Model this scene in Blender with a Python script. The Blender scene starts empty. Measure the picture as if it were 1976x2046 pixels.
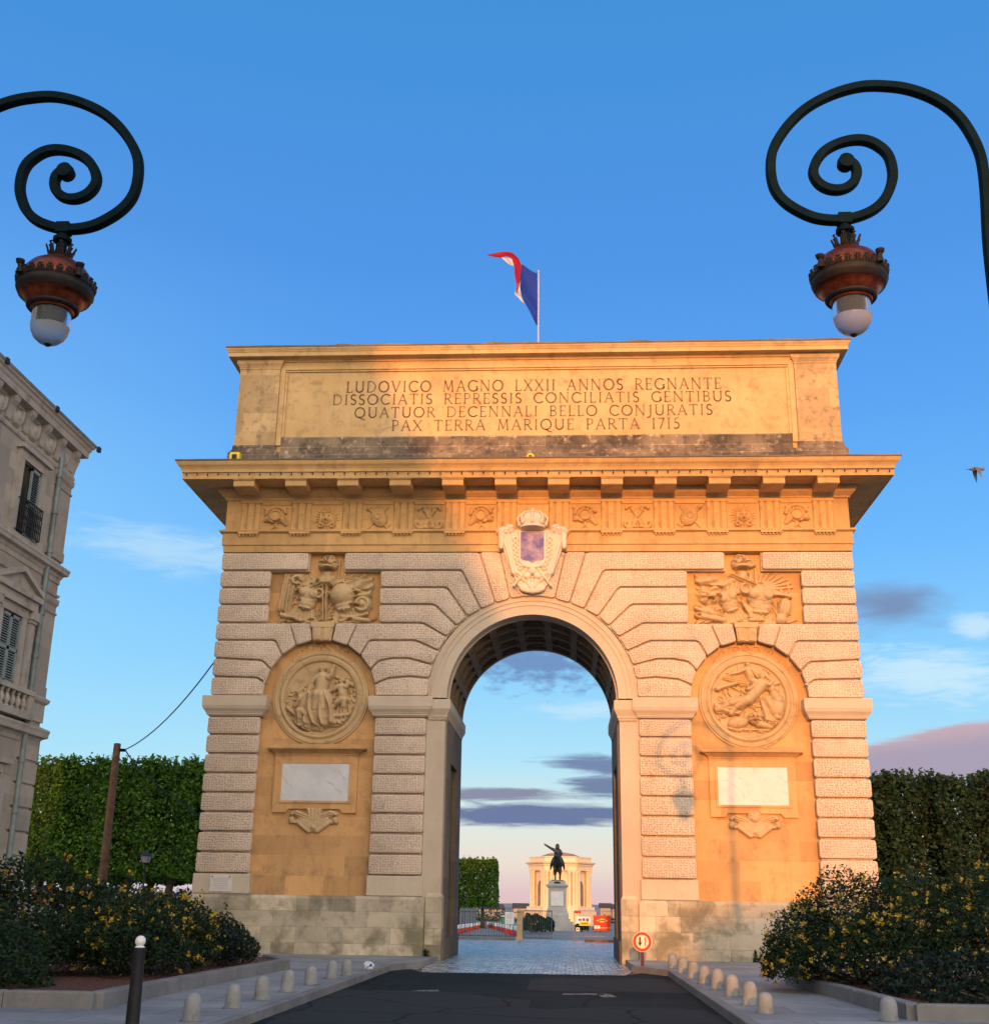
import bpy, math, random
import numpy as np
from mathutils import Vector, Matrix
from mathutils.geometry import tessellate_polygon
SC = bpy.context.scene
COL = SC.collection
R = math.radians

# ------------------------------------------------------------------ camera
cam_d = bpy.data.cameras.new("camera"); cam = bpy.data.objects.new("camera", cam_d); COL.objects.link(cam)
SC.camera = cam
CAM = Vector((0.96477, -32.99768, 1.46727))
cR = Vector((0.99820715, 0.05808977, 0.01442461)); cU = Vector((0.00427276, -0.30954038, 0.9508767)); cF = Vector((-0.05970121, 0.94911028, 0.30923363))
m = Matrix((cR, cU, -cF)).transposed().to_4x4(); m.translation = CAM
cam.matrix_world = m
cam_d.sensor_fit = 'HORIZONTAL'; cam_d.sensor_width = 36.0; cam_d.lens = 36 * 2401.7 / 1976
cam_d.clip_start = 0.1; cam_d.clip_end = 20000

# ------------------------------------------------------------------ light
SUN_EL, SUN_AZ = 7.0, 1.2          # degrees; light travels towards +Y and slightly to +X
EXPO = 0.35
SC.view_settings.view_transform = 'Standard'; SC.view_settings.look = 'None'
SC.view_settings.exposure = EXPO; SC.view_settings.gamma = 1
SC.view_settings.use_curve_mapping = False
sun_dir = Vector((math.sin(R(SUN_AZ)) * math.cos(R(SUN_EL)), math.cos(R(SUN_AZ)) * math.cos(R(SUN_EL)), -math.sin(R(SUN_EL))))
sl = bpy.data.lights.new("sun", 'SUN'); sl.energy = 3.15; sl.angle = R(0.53); sl.color = (1.0, 0.36, 0.075)
so = bpy.data.objects.new("sun", sl); COL.objects.link(so)
so.location = (-5, -200, 60); so.rotation_euler = sun_dir.to_track_quat('-Z', 'Y').to_euler()

def lin(*c):
    c = [v / 255.0 for v in c]
    return tuple(v / 12.92 if v <= 0.04045 else ((v + 0.055) / 1.055) ** 2.4 for v in c)

class NT:                                                     # tiny node-tree helper
    def __init__(s, tree): s.t = tree; tree.nodes.clear()
    def n(s, typ, **kw):
        x = s.t.nodes.new(typ)
        for k, v in kw.items(): setattr(x, k, v)
        return x
    def l(s, a, b): s.t.links.new(a, b)
    def put(s, sock, v):
        if isinstance(v, bpy.types.NodeSocket): s.l(v, sock)
        elif isinstance(v, (tuple, list)) and sock.type == 'RGBA' and len(v) == 3: sock.default_value = (*v, 1)
        else: sock.default_value = v
    def m(s, op, a, b=0.0, c=0.0, clamp=False):
        x = s.n('ShaderNodeMath', operation=op, use_clamp=clamp)
        for i, v in enumerate((a, b, c)): s.put(x.inputs[i], v)
        return x.outputs[0]
    def mix(s, f, a, b, typ='MIX'):
        x = s.n('ShaderNodeMix', data_type='RGBA', blend_type=typ, clamp_factor=True)
        s.put(x.inputs[0], f); s.put(x.inputs[6], a); s.put(x.inputs[7], b)
        return x.outputs[2]
    def ss(s, v, lo, hi, o0=0.0, o1=1.0):
        x = s.n('ShaderNodeMapRange', interpolation_type='SMOOTHSTEP')
        for i, q in enumerate((v, lo, hi, o0, o1)): s.put(x.inputs[i], q)
        return x.outputs[0]
    def noise(s, vec, scale, detail=4.0, rough=0.55, dist=0.0, dim='3D'):
        x = s.n('ShaderNodeTexNoise', noise_dimensions=dim)
        s.l(vec, x.inputs['Vector']); x.inputs['Scale'].default_value = scale
        x.inputs['Detail'].default_value = detail; x.inputs['Roughness'].default_value = rough; x.inputs['Distortion'].default_value = dist
        return x.outputs[0]
    def comb(s, x, y, z):
        c = s.n('ShaderNodeCombineXYZ')
        for i, v in enumerate((x, y, z)): s.put(c.inputs[i], v)
        return c.outputs[0]
    def sep(s, v):
        c = s.n('ShaderNodeSeparateXYZ'); s.l(v, c.inputs[0]); return c.outputs
    def ramp(s, f, stops, interp='LINEAR'):
        x = s.n('ShaderNodeValToRGB'); r = x.color_ramp; r.interpolation = interp
        while len(r.elements) < len(stops): r.elements.new(0.5)
        for e, (p, c) in zip(r.elements, stops): e.position = p; e.color = (*c, 1)
        s.l(f, x.inputs[0]); return x.outputs[0]

# ------------------------------------------------------------------ sky
W = bpy.data.worlds.new("World"); SC.world = W; W.use_nodes = True
q = NT(W.node_tree)
out = q.n('ShaderNodeOutputWorld'); bg = q.n('ShaderNodeBackground'); q.l(bg.outputs[0], out.inputs[0])
SKY_S = 0.1; bg.inputs[1].default_value = SKY_S
tc = q.n('ShaderNodeTexCoord'); V = tc.outputs['Generated']
X, Y, Z = q.sep(V)
sky = q.n('ShaderNodeTexSky', sky_type='NISHITA', sun_disc=False); sky.sun_elevation = R(SUN_EL); sky.sun_rotation = R(180 + SUN_AZ)
sky.air_density = 1.0; sky.dust_density = 2.0; sky.ozone_density = 1.5
K = 1.0 / SKY_S / 2 ** EXPO
def S(*c): return tuple(v * K for v in lin(*c))
el = q.m('MULTIPLY', q.m('ARCSINE', Z), 180 / math.pi)
az = q.m('MULTIPLY', q.m('ARCTAN2', X, Y), 180 / math.pi)
e01 = q.m('DIVIDE', q.m('ADD', el, 2.0), 62.0, clamp=True)
def st(e): return (e + 2.0) / 62.0
west = q.ramp(e01, [(st(-2), S(222, 188, 190)), (st(0.4), S(226, 196, 198)), (st(1.7), S(238, 224, 210)), (st(3.6), S(222, 236, 230)), (st(6.5), S(176, 228, 250)),
                    (st(10.5), S(142, 210, 255)), (st(16), S(112, 187, 254)), (st(22.5), S(92, 165, 244)), (st(30), S(80, 150, 231)), (st(41), S(68, 145, 217)), (st(60), S(50, 115, 190))])
# paler towards the left (south) horizon
leftf = q.m('MULTIPLY', q.ss(az, -8.0, -32.0), q.ss(el, 34.0, 12.0))
west = q.mix(q.m('MULTIPLY', leftf, 0.45), west, S(160, 222, 255))
# clouds --------------------------------------------------------
cv = q.comb(az, el, 0.0)
def cmap(sx, sy, ox=0.0, oy=0.0, rot=0.0):
    mp = q.n('ShaderNodeMapping'); mp.inputs['Scale'].default_value = (sx, sy, 1); mp.inputs['Location'].default_value = (ox, oy, 0); mp.inputs['Rotation'].default_value = (0, 0, R(rot))
    q.l(cv, mp.inputs[0]); return mp.outputs[0]
def ell(a0, e0, ra, re, soft=0.0, tilt=0.0):
    da = q.m('SUBTRACT', az, a0); de = q.m('SUBTRACT', q.m('SUBTRACT', el, e0), q.m('MULTIPLY', da, tilt))
    d = q.m('SQRT', q.m('ADD', q.m('POWER', q.m('ABSOLUTE', q.m('DIVIDE', da, ra)), 2.0), q.m('POWER', q.m('ABSOLUTE', q.m('DIVIDE', de, re)), 2.0)))
    return q.m('SUBTRACT', 1.0, d)                 # 1 in the middle, 0 on the rim
def cloud(col, base, mask, nz, amp, lo, hi, op):
    f = q.ss(q.m('ADD', mask, q.m('MULTIPLY', q.m('SUBTRACT', nz, 0.5), amp)), lo, hi)
    return q.mix(q.m('MULTIPLY', f, op), col, base)
n_soft = q.noise(cmap(0.30, 0.8), 1.0, 5, 0.55, 0.4)
n_puff = q.noise(cmap(0.8, 1.7, 3, 1), 1.0, 8, 0.62, 0.08)
n_strk = q.noise(cmap(0.30, 2.6, 7, 2), 1.0, 7, 0.6, 0.5)
n_fib = q.noise(cmap(0.5, 2.6, 2, 5, -12), 1.0, 5, 0.62, 0.5)
c = west
c = cloud(c, S(186, 224, 250), ell(-19.0, 15.4, 7.5, 1.7, tilt=-0.06), n_fib, 1.1, 0.15, 0.95, 0.75)
c = cloud(c, S(205, 236, 252), ell(16.5, 10.0, 5.2, 1.7, tilt=-0.10), n_fib, 1.5, 0.05, 0.85, 0.85)
c = cloud(c, S(205, 234, 252), ell(18.8, 12.0, 1.6, 0.9), n_fib, 1.2, 0.1, 0.8, 0.8)
c = cloud(c, S(122, 142, 180), ell(15.2, 13.2, 3.1, 1.6, tilt=-0.03), n_soft, 1.5, 0.0, 0.95, 0.90)
c = cloud(c, S(200, 232, 250), ell(0.8, 8.7, 4.0, 0.7, tilt=0.03), n_fib, 1.5, 0.15, 1.0, 0.7)
c = cloud(c, S(112, 145, 192), ell(-1.4, 11.1, 4.8, 1.9), n_puff, 2.6, 0.0, 0.8, 0.92)
bank = q.mix(q.ss(q.m('SUBTRACT', el, q.m('MULTIPLY', q.m('SUBTRACT', az, 16.7), 0.10)), 6.5, 7.7), S(164, 158, 182), S(202, 174, 184))
bank = q.mix(q.m('MULTIPLY', n_strk, 0.35), bank, S(196, 150, 152))
c = cloud(c, bank, ell(19.0, 6.75, 8.5, 1.45, tilt=0.10), n_strk, 0.55, 0.06, 0.32, 0.95)
c = cloud(c, S(112, 126, 168), ell(1.6, 6.2, 3.4, 0.55, tilt=-0.04), n_strk, 1.7, 0.0, 0.6, 0.92)
c = cloud(c, S(108, 122, 160), ell(1.9, 5.15, 2.8, 0.60, tilt=0.02), n_strk, 1.7, 0.0, 0.6, 0.92)
c = cloud(c, S(132, 130, 158), ell(-3.2, 4.8, 4.4, 0.40), n_strk, 1.5, 0.0, 0.6, 0.9)
c = cloud(c, S(98, 114, 158), ell(-1.4, 3.85, 7.0, 0.66), n_strk, 1.2, 0.0, 0.5, 0.94)
west = c
# eastern (sunrise) half of the sky, behind the camera: bright, warm, brightest near the sun
eastf = q.ss(q.m('MULTIPLY', Y, -1.0), -0.25, 0.55)
glow = q.ramp(e01, [(st(-2), (11.5, 8.6, 6.0)), (st(6), (15.0, 11.2, 7.9)), (st(25), (13.8, 11.2, 8.8)), (st(60), (7.0, 7.4, 8.2))])
east = q.mix(1.0, glow, sky.outputs[0], 'ADD')
colr = q.mix(eastf, west, east)
q.l(colr, bg.inputs[0])
# ------------------------------------------------------------------ mesh helpers
class MB:
    def __init__(s): s.v = []; s.f = []
    def add(s, vs, fs):
        o = len(s.v); s.v.extend([tuple(map(float, p)) for p in vs]); s.f.extend([tuple(i + o for i in f) for f in fs]); return s
    def box(s, x0, x1, y0, y1, z0, z1):
        x0, x1 = min(x0, x1), max(x0, x1)
        return s.add([(x0, y0, z0), (x1, y0, z0), (x1, y1, z0), (x0, y1, z0), (x0, y0, z1), (x1, y0, z1), (x1, y1, z1), (x0, y1, z1)],
                     [(0, 3, 2, 1), (4, 5, 6, 7), (0, 1, 5, 4), (1, 2, 6, 5), (2, 3, 7, 6), (3, 0, 4, 7)])
    def bbox(s, x0, x1, y0, y1, z0, z1, b=0.02):           # box with chamfered edges all round (stack of inset rings along z)
        x0, x1 = min(x0, x1), max(x0, x1)
        vs = []
        for (i, z) in ((b, z0), (0, z0 + b), (0, z1 - b), (b, z1)):
            a0, a1, c0, c1 = x0 + i, x1 - i, y0 + i, y1 - i
            vs += [(a0 + b, c0, z), (a1 - b, c0, z), (a1, c0 + b, z), (a1, c1 - b, z), (a1 - b, c1, z), (a0 + b, c1, z), (a0, c1 - b, z), (a0, c0 + b, z)]
        fs = [tuple(range(7, -1, -1)), tuple(range(24, 32))]
        for k in range(3):
            for j in range(8): fs.append((k * 8 + j, k * 8 + (j + 1) % 8, k * 8 + 8 + (j + 1) % 8, k * 8 + 8 + j))
        return s.add(vs, fs)
    def prism(s, poly, y0, y1, back=True):                  # polygon in (x,z), extruded along y; y0 is the front (towards -Y)
        a = sum(poly[i][0] * poly[(i + 1) % len(poly)][1] - poly[(i + 1) % len(poly)][0] * poly[i][1] for i in range(len(poly)))
        if a < 0: poly = poly[::-1]
        n = len(poly)
        vs = [(x, y0, z) for x, z in poly] + [(x, y1, z) for x, z in poly]
        fs = caps_of(poly, 0) + ([tuple(i for i in f[::-1]) for f in caps_of(poly, n)] if back else [])
        fs += [((i + 1) % n, i, n + i, n + (i + 1) % n) for i in range(n)]
        return s.add(vs, fs)
    def lathe(s, prof, c=(0, 0, 0), n=24, axis='z', caps=True, arc=None):
        vs = []; fs = []
        for r, h in prof:
            for i in range(n):
                t = 2 * math.pi * i / n
                p = (r * math.cos(t), r * math.sin(t), h)
                if axis == 'y': p = (p[0], -p[2], p[1])
                if axis == 'x': p = (p[2], p[0], p[1])
                vs.append((c[0] + p[0], c[1] + p[1], c[2] + p[2]))
        for k in range(len(prof) - 1):
            for i in range(n): fs.append((k * n + i, k * n + (i + 1) % n, k * n + n + (i + 1) % n, k * n + n + i))
        if caps:
            if prof[0][0] > 1e-4: fs.append(tuple(range(n - 1, -1, -1)))
            if prof[-1][0] > 1e-4: fs.append(tuple(range((len(prof) - 1) * n, len(prof) * n)))
        return s.add(vs, fs)
    def tube(s, pts, rad, n=10, prof=None, up=(0, 1, 0), caps=True):      # prof: (across, along-up) points scaled by rad
        pts = [Vector(p) for p in pts]; N = len(pts)
        rads = rad if isinstance(rad, (list, tuple)) else [rad] * N
        prof = prof or [(math.cos(2 * math.pi * i / n), math.sin(2 * math.pi * i / n)) for i in range(n)]
        n = len(prof); up = Vector(up); vs = []; fs = []
        for i, p in enumerate(pts):
            t = (pts[min(i + 1, N - 1)] - pts[max(i - 1, 0)]).normalized()
            u = up if abs(t.dot(up)) < 0.97 else Vector((1, 0, 0.01))
            a = t.cross(u).normalized(); b = a.cross(t).normalized()
            for (x, y) in prof: vs.append(p + (a * x + b * y) * rads[i])
        for k in range(N - 1):
            for i in range(n): fs.append((k * n + i, k * n + n + i, k * n + n + (i + 1) % n, k * n + (i + 1) % n))
        if caps: fs += [tuple(range(n)), tuple(range((N - 1) * n + n - 1, (N - 1) * n - 1, -1))]
        return s.add(vs, fs)
    def rect_mould(s, x0, x1, y0, y1, prof, cap=True):       # prof: (offset outward, z) from bottom to top round a rectangular plan
        vs = []; fs = []
        for o, z in prof: vs += [(x0 - o, y0 - o, z), (x1 + o, y0 - o, z), (x1 + o, y1 + o, z), (x0 - o, y1 + o, z)]
        for k in range(len(prof) - 1):
            for i in range(4): fs.append((k * 4 + i, k * 4 + (i + 1) % 4, k * 4 + 4 + (i + 1) % 4, k * 4 + 4 + i))
        if cap:
            n = len(prof) - 1; fs += [(3, 2, 1, 0), (n * 4, n * 4 + 1, n * 4 + 2, n * 4 + 3)]
        return s.add(vs, fs)
    def ball(s, c, rx, ry, rz, n=14, m=8):
        prof = [(math.sin(math.pi * k / m), -math.cos(math.pi * k / m)) for k in range(m + 1)]
        o = len(s.v); s.lathe(prof, (0, 0, 0), n, caps=False)
        for i in range(o, len(s.v)):
            p = s.v[i]; s.v[i] = (c[0] + p[0] * rx, c[1] + p[1] * ry, c[2] + p[2] * rz)
        return s
    def build(s, name, mat, parent=None, smooth=None, loc=(0, 0, 0)):
        me = bpy.data.meshes.new(name); me.from_pydata(s.v, [], s.f); me.update()
        if smooth is not None:
            me.polygons.foreach_set('use_smooth', [len(f) <= 4 for f in s.f])
            me.set_sharp_from_angle(angle=R(smooth))
        me.materials.append(mat)
        o = bpy.data.objects.new(name, me); COL.objects.link(o); o.location = loc
        if parent is not None: o.parent = parent
        return o

def tag(o, label=None, cat=None, group=None, kind=None):
    if label: o['label'] = label
    if cat: o['category'] = cat
    if group: o['group'] = group
    if kind: o['kind'] = kind
    return o
def thing(name, label, cat, loc=(0, 0, 0), rz=0.0, group=None):
    o = bpy.data.objects.new(name, None); COL.objects.link(o); o.location = loc; o.rotation_euler = (0, 0, rz)
    o.empty_display_size = 0.3
    return tag(o, label, cat, group)
def copy_tree(o, parent=None):
    c = o.copy(); COL.objects.link(c)
    if parent is not None: c.parent = parent
    for ch in list(o.children): copy_tree(ch, c)
    return c
def np_mesh(name, V, F, mat, parent=None, smooth=False):                 # V (n,3), F (m,4) arrays
    me = bpy.data.meshes.new(name); n, k = len(V), F.shape[1]
    me.vertices.add(n); me.vertices.foreach_set('co', np.asarray(V, dtype=np.float32).ravel())
    me.loops.add(F.size); me.loops.foreach_set('vertex_index', F.astype(np.int32).ravel())
    me.polygons.add(len(F)); me.polygons.foreach_set('loop_start', np.arange(0, F.size, k, dtype=np.int32))
    me.polygons.foreach_set('loop_total', np.full(len(F), k, dtype=np.int32))
    me.update(calc_edges=True); me.validate()
    if smooth: me.polygons.foreach_set('use_smooth', np.ones(len(F), dtype=bool))
    me.materials.append(mat)
    o = bpy.data.objects.new(name, me); COL.objects.link(o)
    if parent is not None: o.parent = parent
    return o

def round_poly(poly, r, n=3):                               # round the corners of a polygon
    a = sum(poly[i][0] * poly[(i + 1) % len(poly)][1] - poly[(i + 1) % len(poly)][0] * poly[i][1] for i in range(len(poly)))
    if a < 0: poly = poly[::-1]
    P = [Vector((x, z)) for x, z in poly]; out = []
    for i, p in enumerate(P):
        a, b = P[i - 1], P[(i + 1) % len(P)]
        da, db = (a - p), (b - p)
        cosang = da.normalized().dot(db.normalized())
        if cosang < -0.93: out.append(p); continue
        k = min(r, da.length * 0.4, db.length * 0.4)
        s0, s1 = p + da.normalized() * k, p + db.normalized() * k
        for j in range(n + 1):
            t = j / n; out.append(s0 * (1 - t) ** 2 + p * 2 * t * (1 - t) + s1 * t * t)
    return out
def inset(P, d):
    out = []; n = len(P)
    for i, p in enumerate(P):
        e0 = (p - P[i - 1]).normalized(); e1 = (P[(i + 1) % n] - p).normalized()
        n0 = Vector((-e0.y, e0.x)); n1 = Vector((-e1.y, e1.x)); b = n0 + n1
        if b.length < 1e-6: b = n0.copy()
        b.normalize(); c = max(0.5, b.dot(n0)); out.append(p + b * (d / c))
    return out
def caps_of(poly, o):                                        # triangles of a (possibly concave) polygon, wound like the polygon
    P = [Vector((p[0], p[1])) for p in poly]; n = len(P)
    if n <= 4 or all((P[(i + 1) % n] - P[i]).cross(P[(i + 2) % n] - P[(i + 1) % n]) > -1e-7 for i in range(n)): return [tuple(range(o, o + n))]
    out = []
    for a, b, c in tessellate_polygon([[Vector((p.x, p.y, 0)) for p in P]]):
        k = (P[b] - P[a]).cross(P[c] - P[a])
        if abs(k) > 1e-10: out.append((o + a, o + b, o + c) if k > 0 else (o + a, o + c, o + b))
    return out
def bedpt(x, z):                                             # the bed stands back from the free edges so that joints notch the outline
    u = abs(x); s = -1 if x < 0 else 1; d = math.hypot(u - 5.93, z - 6.88)
    if u > 8.9: return (s * 8.9, z)
    if z > 6.87 and abs(d - 1.56) < .05: return (s * (5.93 + (u - 5.93) / d * 1.65), 6.88 + (z - 6.88) / d * 1.65)
    if abs(u - 7.5) < .03: return (s * 7.59, z)
    if abs(u - 4.36) < .03: return (s * 4.27, z)
    return (x, z)
def block(mb, poly, gap=0.027, r=0.10, y_front=0.0, y_joint=0.13, y_back=0.30, edge=0.035, back=False):
    """one rusticated block: a flat bed filling the joint and a rounded cushion in front of it"""
    mb.prism([bedpt(*p) for p in poly], y_joint, y_back, back)
    P = inset(round_poly(poly, r), gap); n = len(P)
    rings = [(0.0, y_joint + .002), (0.0, y_front + edge), (edge * 0.30, y_front + edge * 0.30), (edge, y_front)]
    vs = []; fs = []
    for d, y in rings: vs += [(p.x, y, p.y) for p in (inset(P, d) if d else P)]
    for k in range(len(rings) - 1):
        for i in range(n): fs.append((k * n + i, k * n + (i + 1) % n, k * n + n + (i + 1) % n, k * n + n + i))
    fs += caps_of(inset(P, rings[-1][0]), (len(rings) - 1) * n)
    mb.add(vs, fs)

# ------------------------------------------------------------------ carved relief: a height field made of limbs, folds and shields
class Relief:
    def __init__(s, w, h, step):
        s.nx, s.nz = int(w / step) + 1, int(h / step) + 1
        s.x = np.linspace(-w / 2, w / 2, s.nx); s.z = np.linspace(-h / 2, h / 2, s.nz)
        s.X, s.Z = np.meshgrid(s.x, s.z); s.H = np.zeros_like(s.X)
    def put(s, h): s.H = np.maximum(s.H, h)
    def cap(s, x0, z0, x1, z1, r0, r1, hh=1.0, b=0.0, fold=0.0, k=3):
        dx, dz = x1 - x0, z1 - z0; L = dx * dx + dz * dz + 1e-9
        t = np.clip(((s.X - x0) * dx + (s.Z - z0) * dz) / L, 0, 1)
        r = r0 + (r1 - r0) * t
        sx = (s.X - x0 - t * dx); sz = (s.Z - z0 - t * dz); d = np.sqrt(sx ** 2 + sz ** 2) / r
        side = (sx * -dz + sz * dx) / (math.sqrt(L) * r)
        h = np.where(d < 1, np.sqrt(np.clip(1 - d * d, 0, 1)) * r * hh * 1.1 + b, 0)
        if fold: h = np.where(d < 1, h * (1 - fold * (0.5 + 0.5 * np.cos(side * k * math.pi))), 0)
        s.put(h); return s
    def ell(s, cx, cz, rx, rz, rot=0, hh=0.08, b=0.0, fold=0.0, k=4, flat=False, rad=False):
        c, n = math.cos(R(rot)), math.sin(R(rot))
        u = ((s.X - cx) * c + (s.Z - cz) * n) / rx; v = (-(s.X - cx) * n + (s.Z - cz) * c) / rz
        d = np.sqrt(u * u + v * v)
        p = np.clip(1 - d ** (6 if flat else 2), 0, 1) ** 0.5
        h = p * hh
        if fold:
            ph = np.arctan2(v, u) * k if rad else u * k * math.pi
            h = h * (1 - fold * (0.5 + 0.5 * np.cos(ph)))
        s.put(np.where(d < 1, h + b, 0)); return s
    def poly(s, pts, hh, b=0.0, soft=0.03, fold=None):
        ins = np.zeros_like(s.X, dtype=bool); dist = np.full_like(s.X, 9.0); n = len(pts)
        for i in range(n):
            (x0, z0), (x1, z1) = pts[i], pts[(i + 1) % n]
            cond = ((z0 > s.Z) != (z1 > s.Z)) & (s.X < (x1 - x0) * (s.Z - z0) / ((z1 - z0) + 1e-12) + x0); ins ^= cond
            dx, dz = x1 - x0, z1 - z0; t = np.clip(((s.X - x0) * dx + (s.Z - z0) * dz) / (dx * dx + dz * dz + 1e-9), 0, 1)
            dist = np.minimum(dist, np.hypot(s.X - x0 - t * dx, s.Z - z0 - t * dz))
        h = hh * np.clip(dist / soft, 0, 1) ** 0.5
        if fold: h = h * (1 - fold[0] * (0.5 + 0.5 * np.sin(s.X * fold[1] + s.Z * fold[2] + 0.8 * np.sin(s.Z * 9 + s.X * 5))))
        s.put(np.where(ins, h + b, 0)); return s
    def ring(s, cx, cz, r, w, hh, b=0.0):
        d = np.abs(np.hypot(s.X - cx, s.Z - cz) - r) / w
        s.put(np.where(d < 1, np.sqrt(np.clip(1 - d * d, 0, 1)) * hh + b, 0)); return s
    def line(s, pts, r, hh=1.0, b=0.0):
        for (a, c) in zip(pts, pts[1:]): s.cap(a[0], a[1], c[0], c[1], r, r, hh, b)
        return s
    def dig(s, cx, cz, rx, rz, depth, rot=0):
        c, n = math.cos(R(rot)), math.sin(R(rot))
        u = ((s.X - cx) * c + (s.Z - cz) * n) / rx; v = (-(s.X - cx) * n + (s.Z - cz) * c) / rz
        d = u * u + v * v; s.H = np.where((d < 1) & (s.H > 0), np.maximum(s.H - depth * np.sqrt(np.clip(1 - d, 0, 1)), 0.006), s.H); return s
    def head(s, x, z, r, b=0.03, look=1, hair=True):
        s.ell(x, z, r * 0.85, r * 1.1, -8 * look, r * 0.9, b); s.ell(x + look * r * .55, z - r * .05, r * .35, r * .22, 0, r * .5, b + r * .35)
        if hair: s.ell(x - look * r * .25, z + r * .35, r * .95, r * .8, 0, r * .85, b + r * .1, 0.35, 7, rad=True)
        s.dig(x + look * r * .35, z + r * .15, r * .2, r * .12, r * .35); s.dig(x + look * r * .45, z - r * .5, r * .25, r * .1, r * .3); return s
    def mesh(s, name, mat, parent, cx, cz, y, eps=0.004, jitter=0.004, seed=1, sc=1.0):
        rng = np.random.default_rng(seed)
        H = s.H.copy(); on = H > eps
        nz = rng.normal(0, 1, H.shape); nz = (nz + np.roll(nz, 1, 0) + np.roll(nz, 1, 1) + np.roll(nz, -1, 0) + np.roll(nz, -1, 1)) / 5
        H = np.where(on, H + nz * jitter, -0.01)
        V = np.stack([s.X * sc + cx, y - H, s.Z * sc + cz], -1).reshape(-1, 3)
        i = np.arange(s.nx * s.nz).reshape(s.nz, s.nx)
        Q = np.stack([i[:-1, :-1], i[:-1, 1:], i[1:, 1:], i[1:, :-1]], -1).reshape(-1, 4)
        keep = on.reshape(-1)[Q].any(1); Q = Q[keep]
        used = np.unique(Q); mp = np.zeros(s.nx * s.nz, dtype=int); mp[used] = np.arange(len(used))
        return np_mesh(name, V[used], mp[Q], mat, parent, smooth=True)

# ------------------------------------------------------------------ leaves
def leaf_cloud(name, pts, size, mat, parent, seed=0, aspect=0.55, droop=0.0, var=0.4):
    rng = np.random.default_rng(seed); n = len(pts)
    a = rng.normal(size=(n, 3)); a[:, 2] = a[:, 2] * 0.7 - droop; a /= np.linalg.norm(a, axis=1)[:, None]
    r = rng.normal(size=(n, 3)); b = np.cross(a, r); b /= np.linalg.norm(b, axis=1)[:, None]
    nn = np.cross(a, b)
    L = size * (1 + var * rng.uniform(-1, 1, n))[:, None]; w = L * aspect
    P = np.asarray(pts)
    V = np.stack([P - a * L * .5, P + b * w * .5 + nn * L * .08, P + a * L * .5, P - b * w * .5 + nn * L * .08], 1).reshape(-1, 3)
    F = np.arange(4 * n).reshape(n, 4)
    return np_mesh(name, V, F, mat, parent)
def vnoise(P, scale, seed):                                    # cheap smooth noise from summed sines
    rng = np.random.default_rng(seed); out = np.zeros(len(P))
    for k in range(7):
        d = rng.normal(size=3) * scale * (0.6 + 0.35 * k); out += np.sin(P @ d + rng.uniform(0, 6.28)) / (1 + 0.35 * k)
    return out / 2.6
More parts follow.
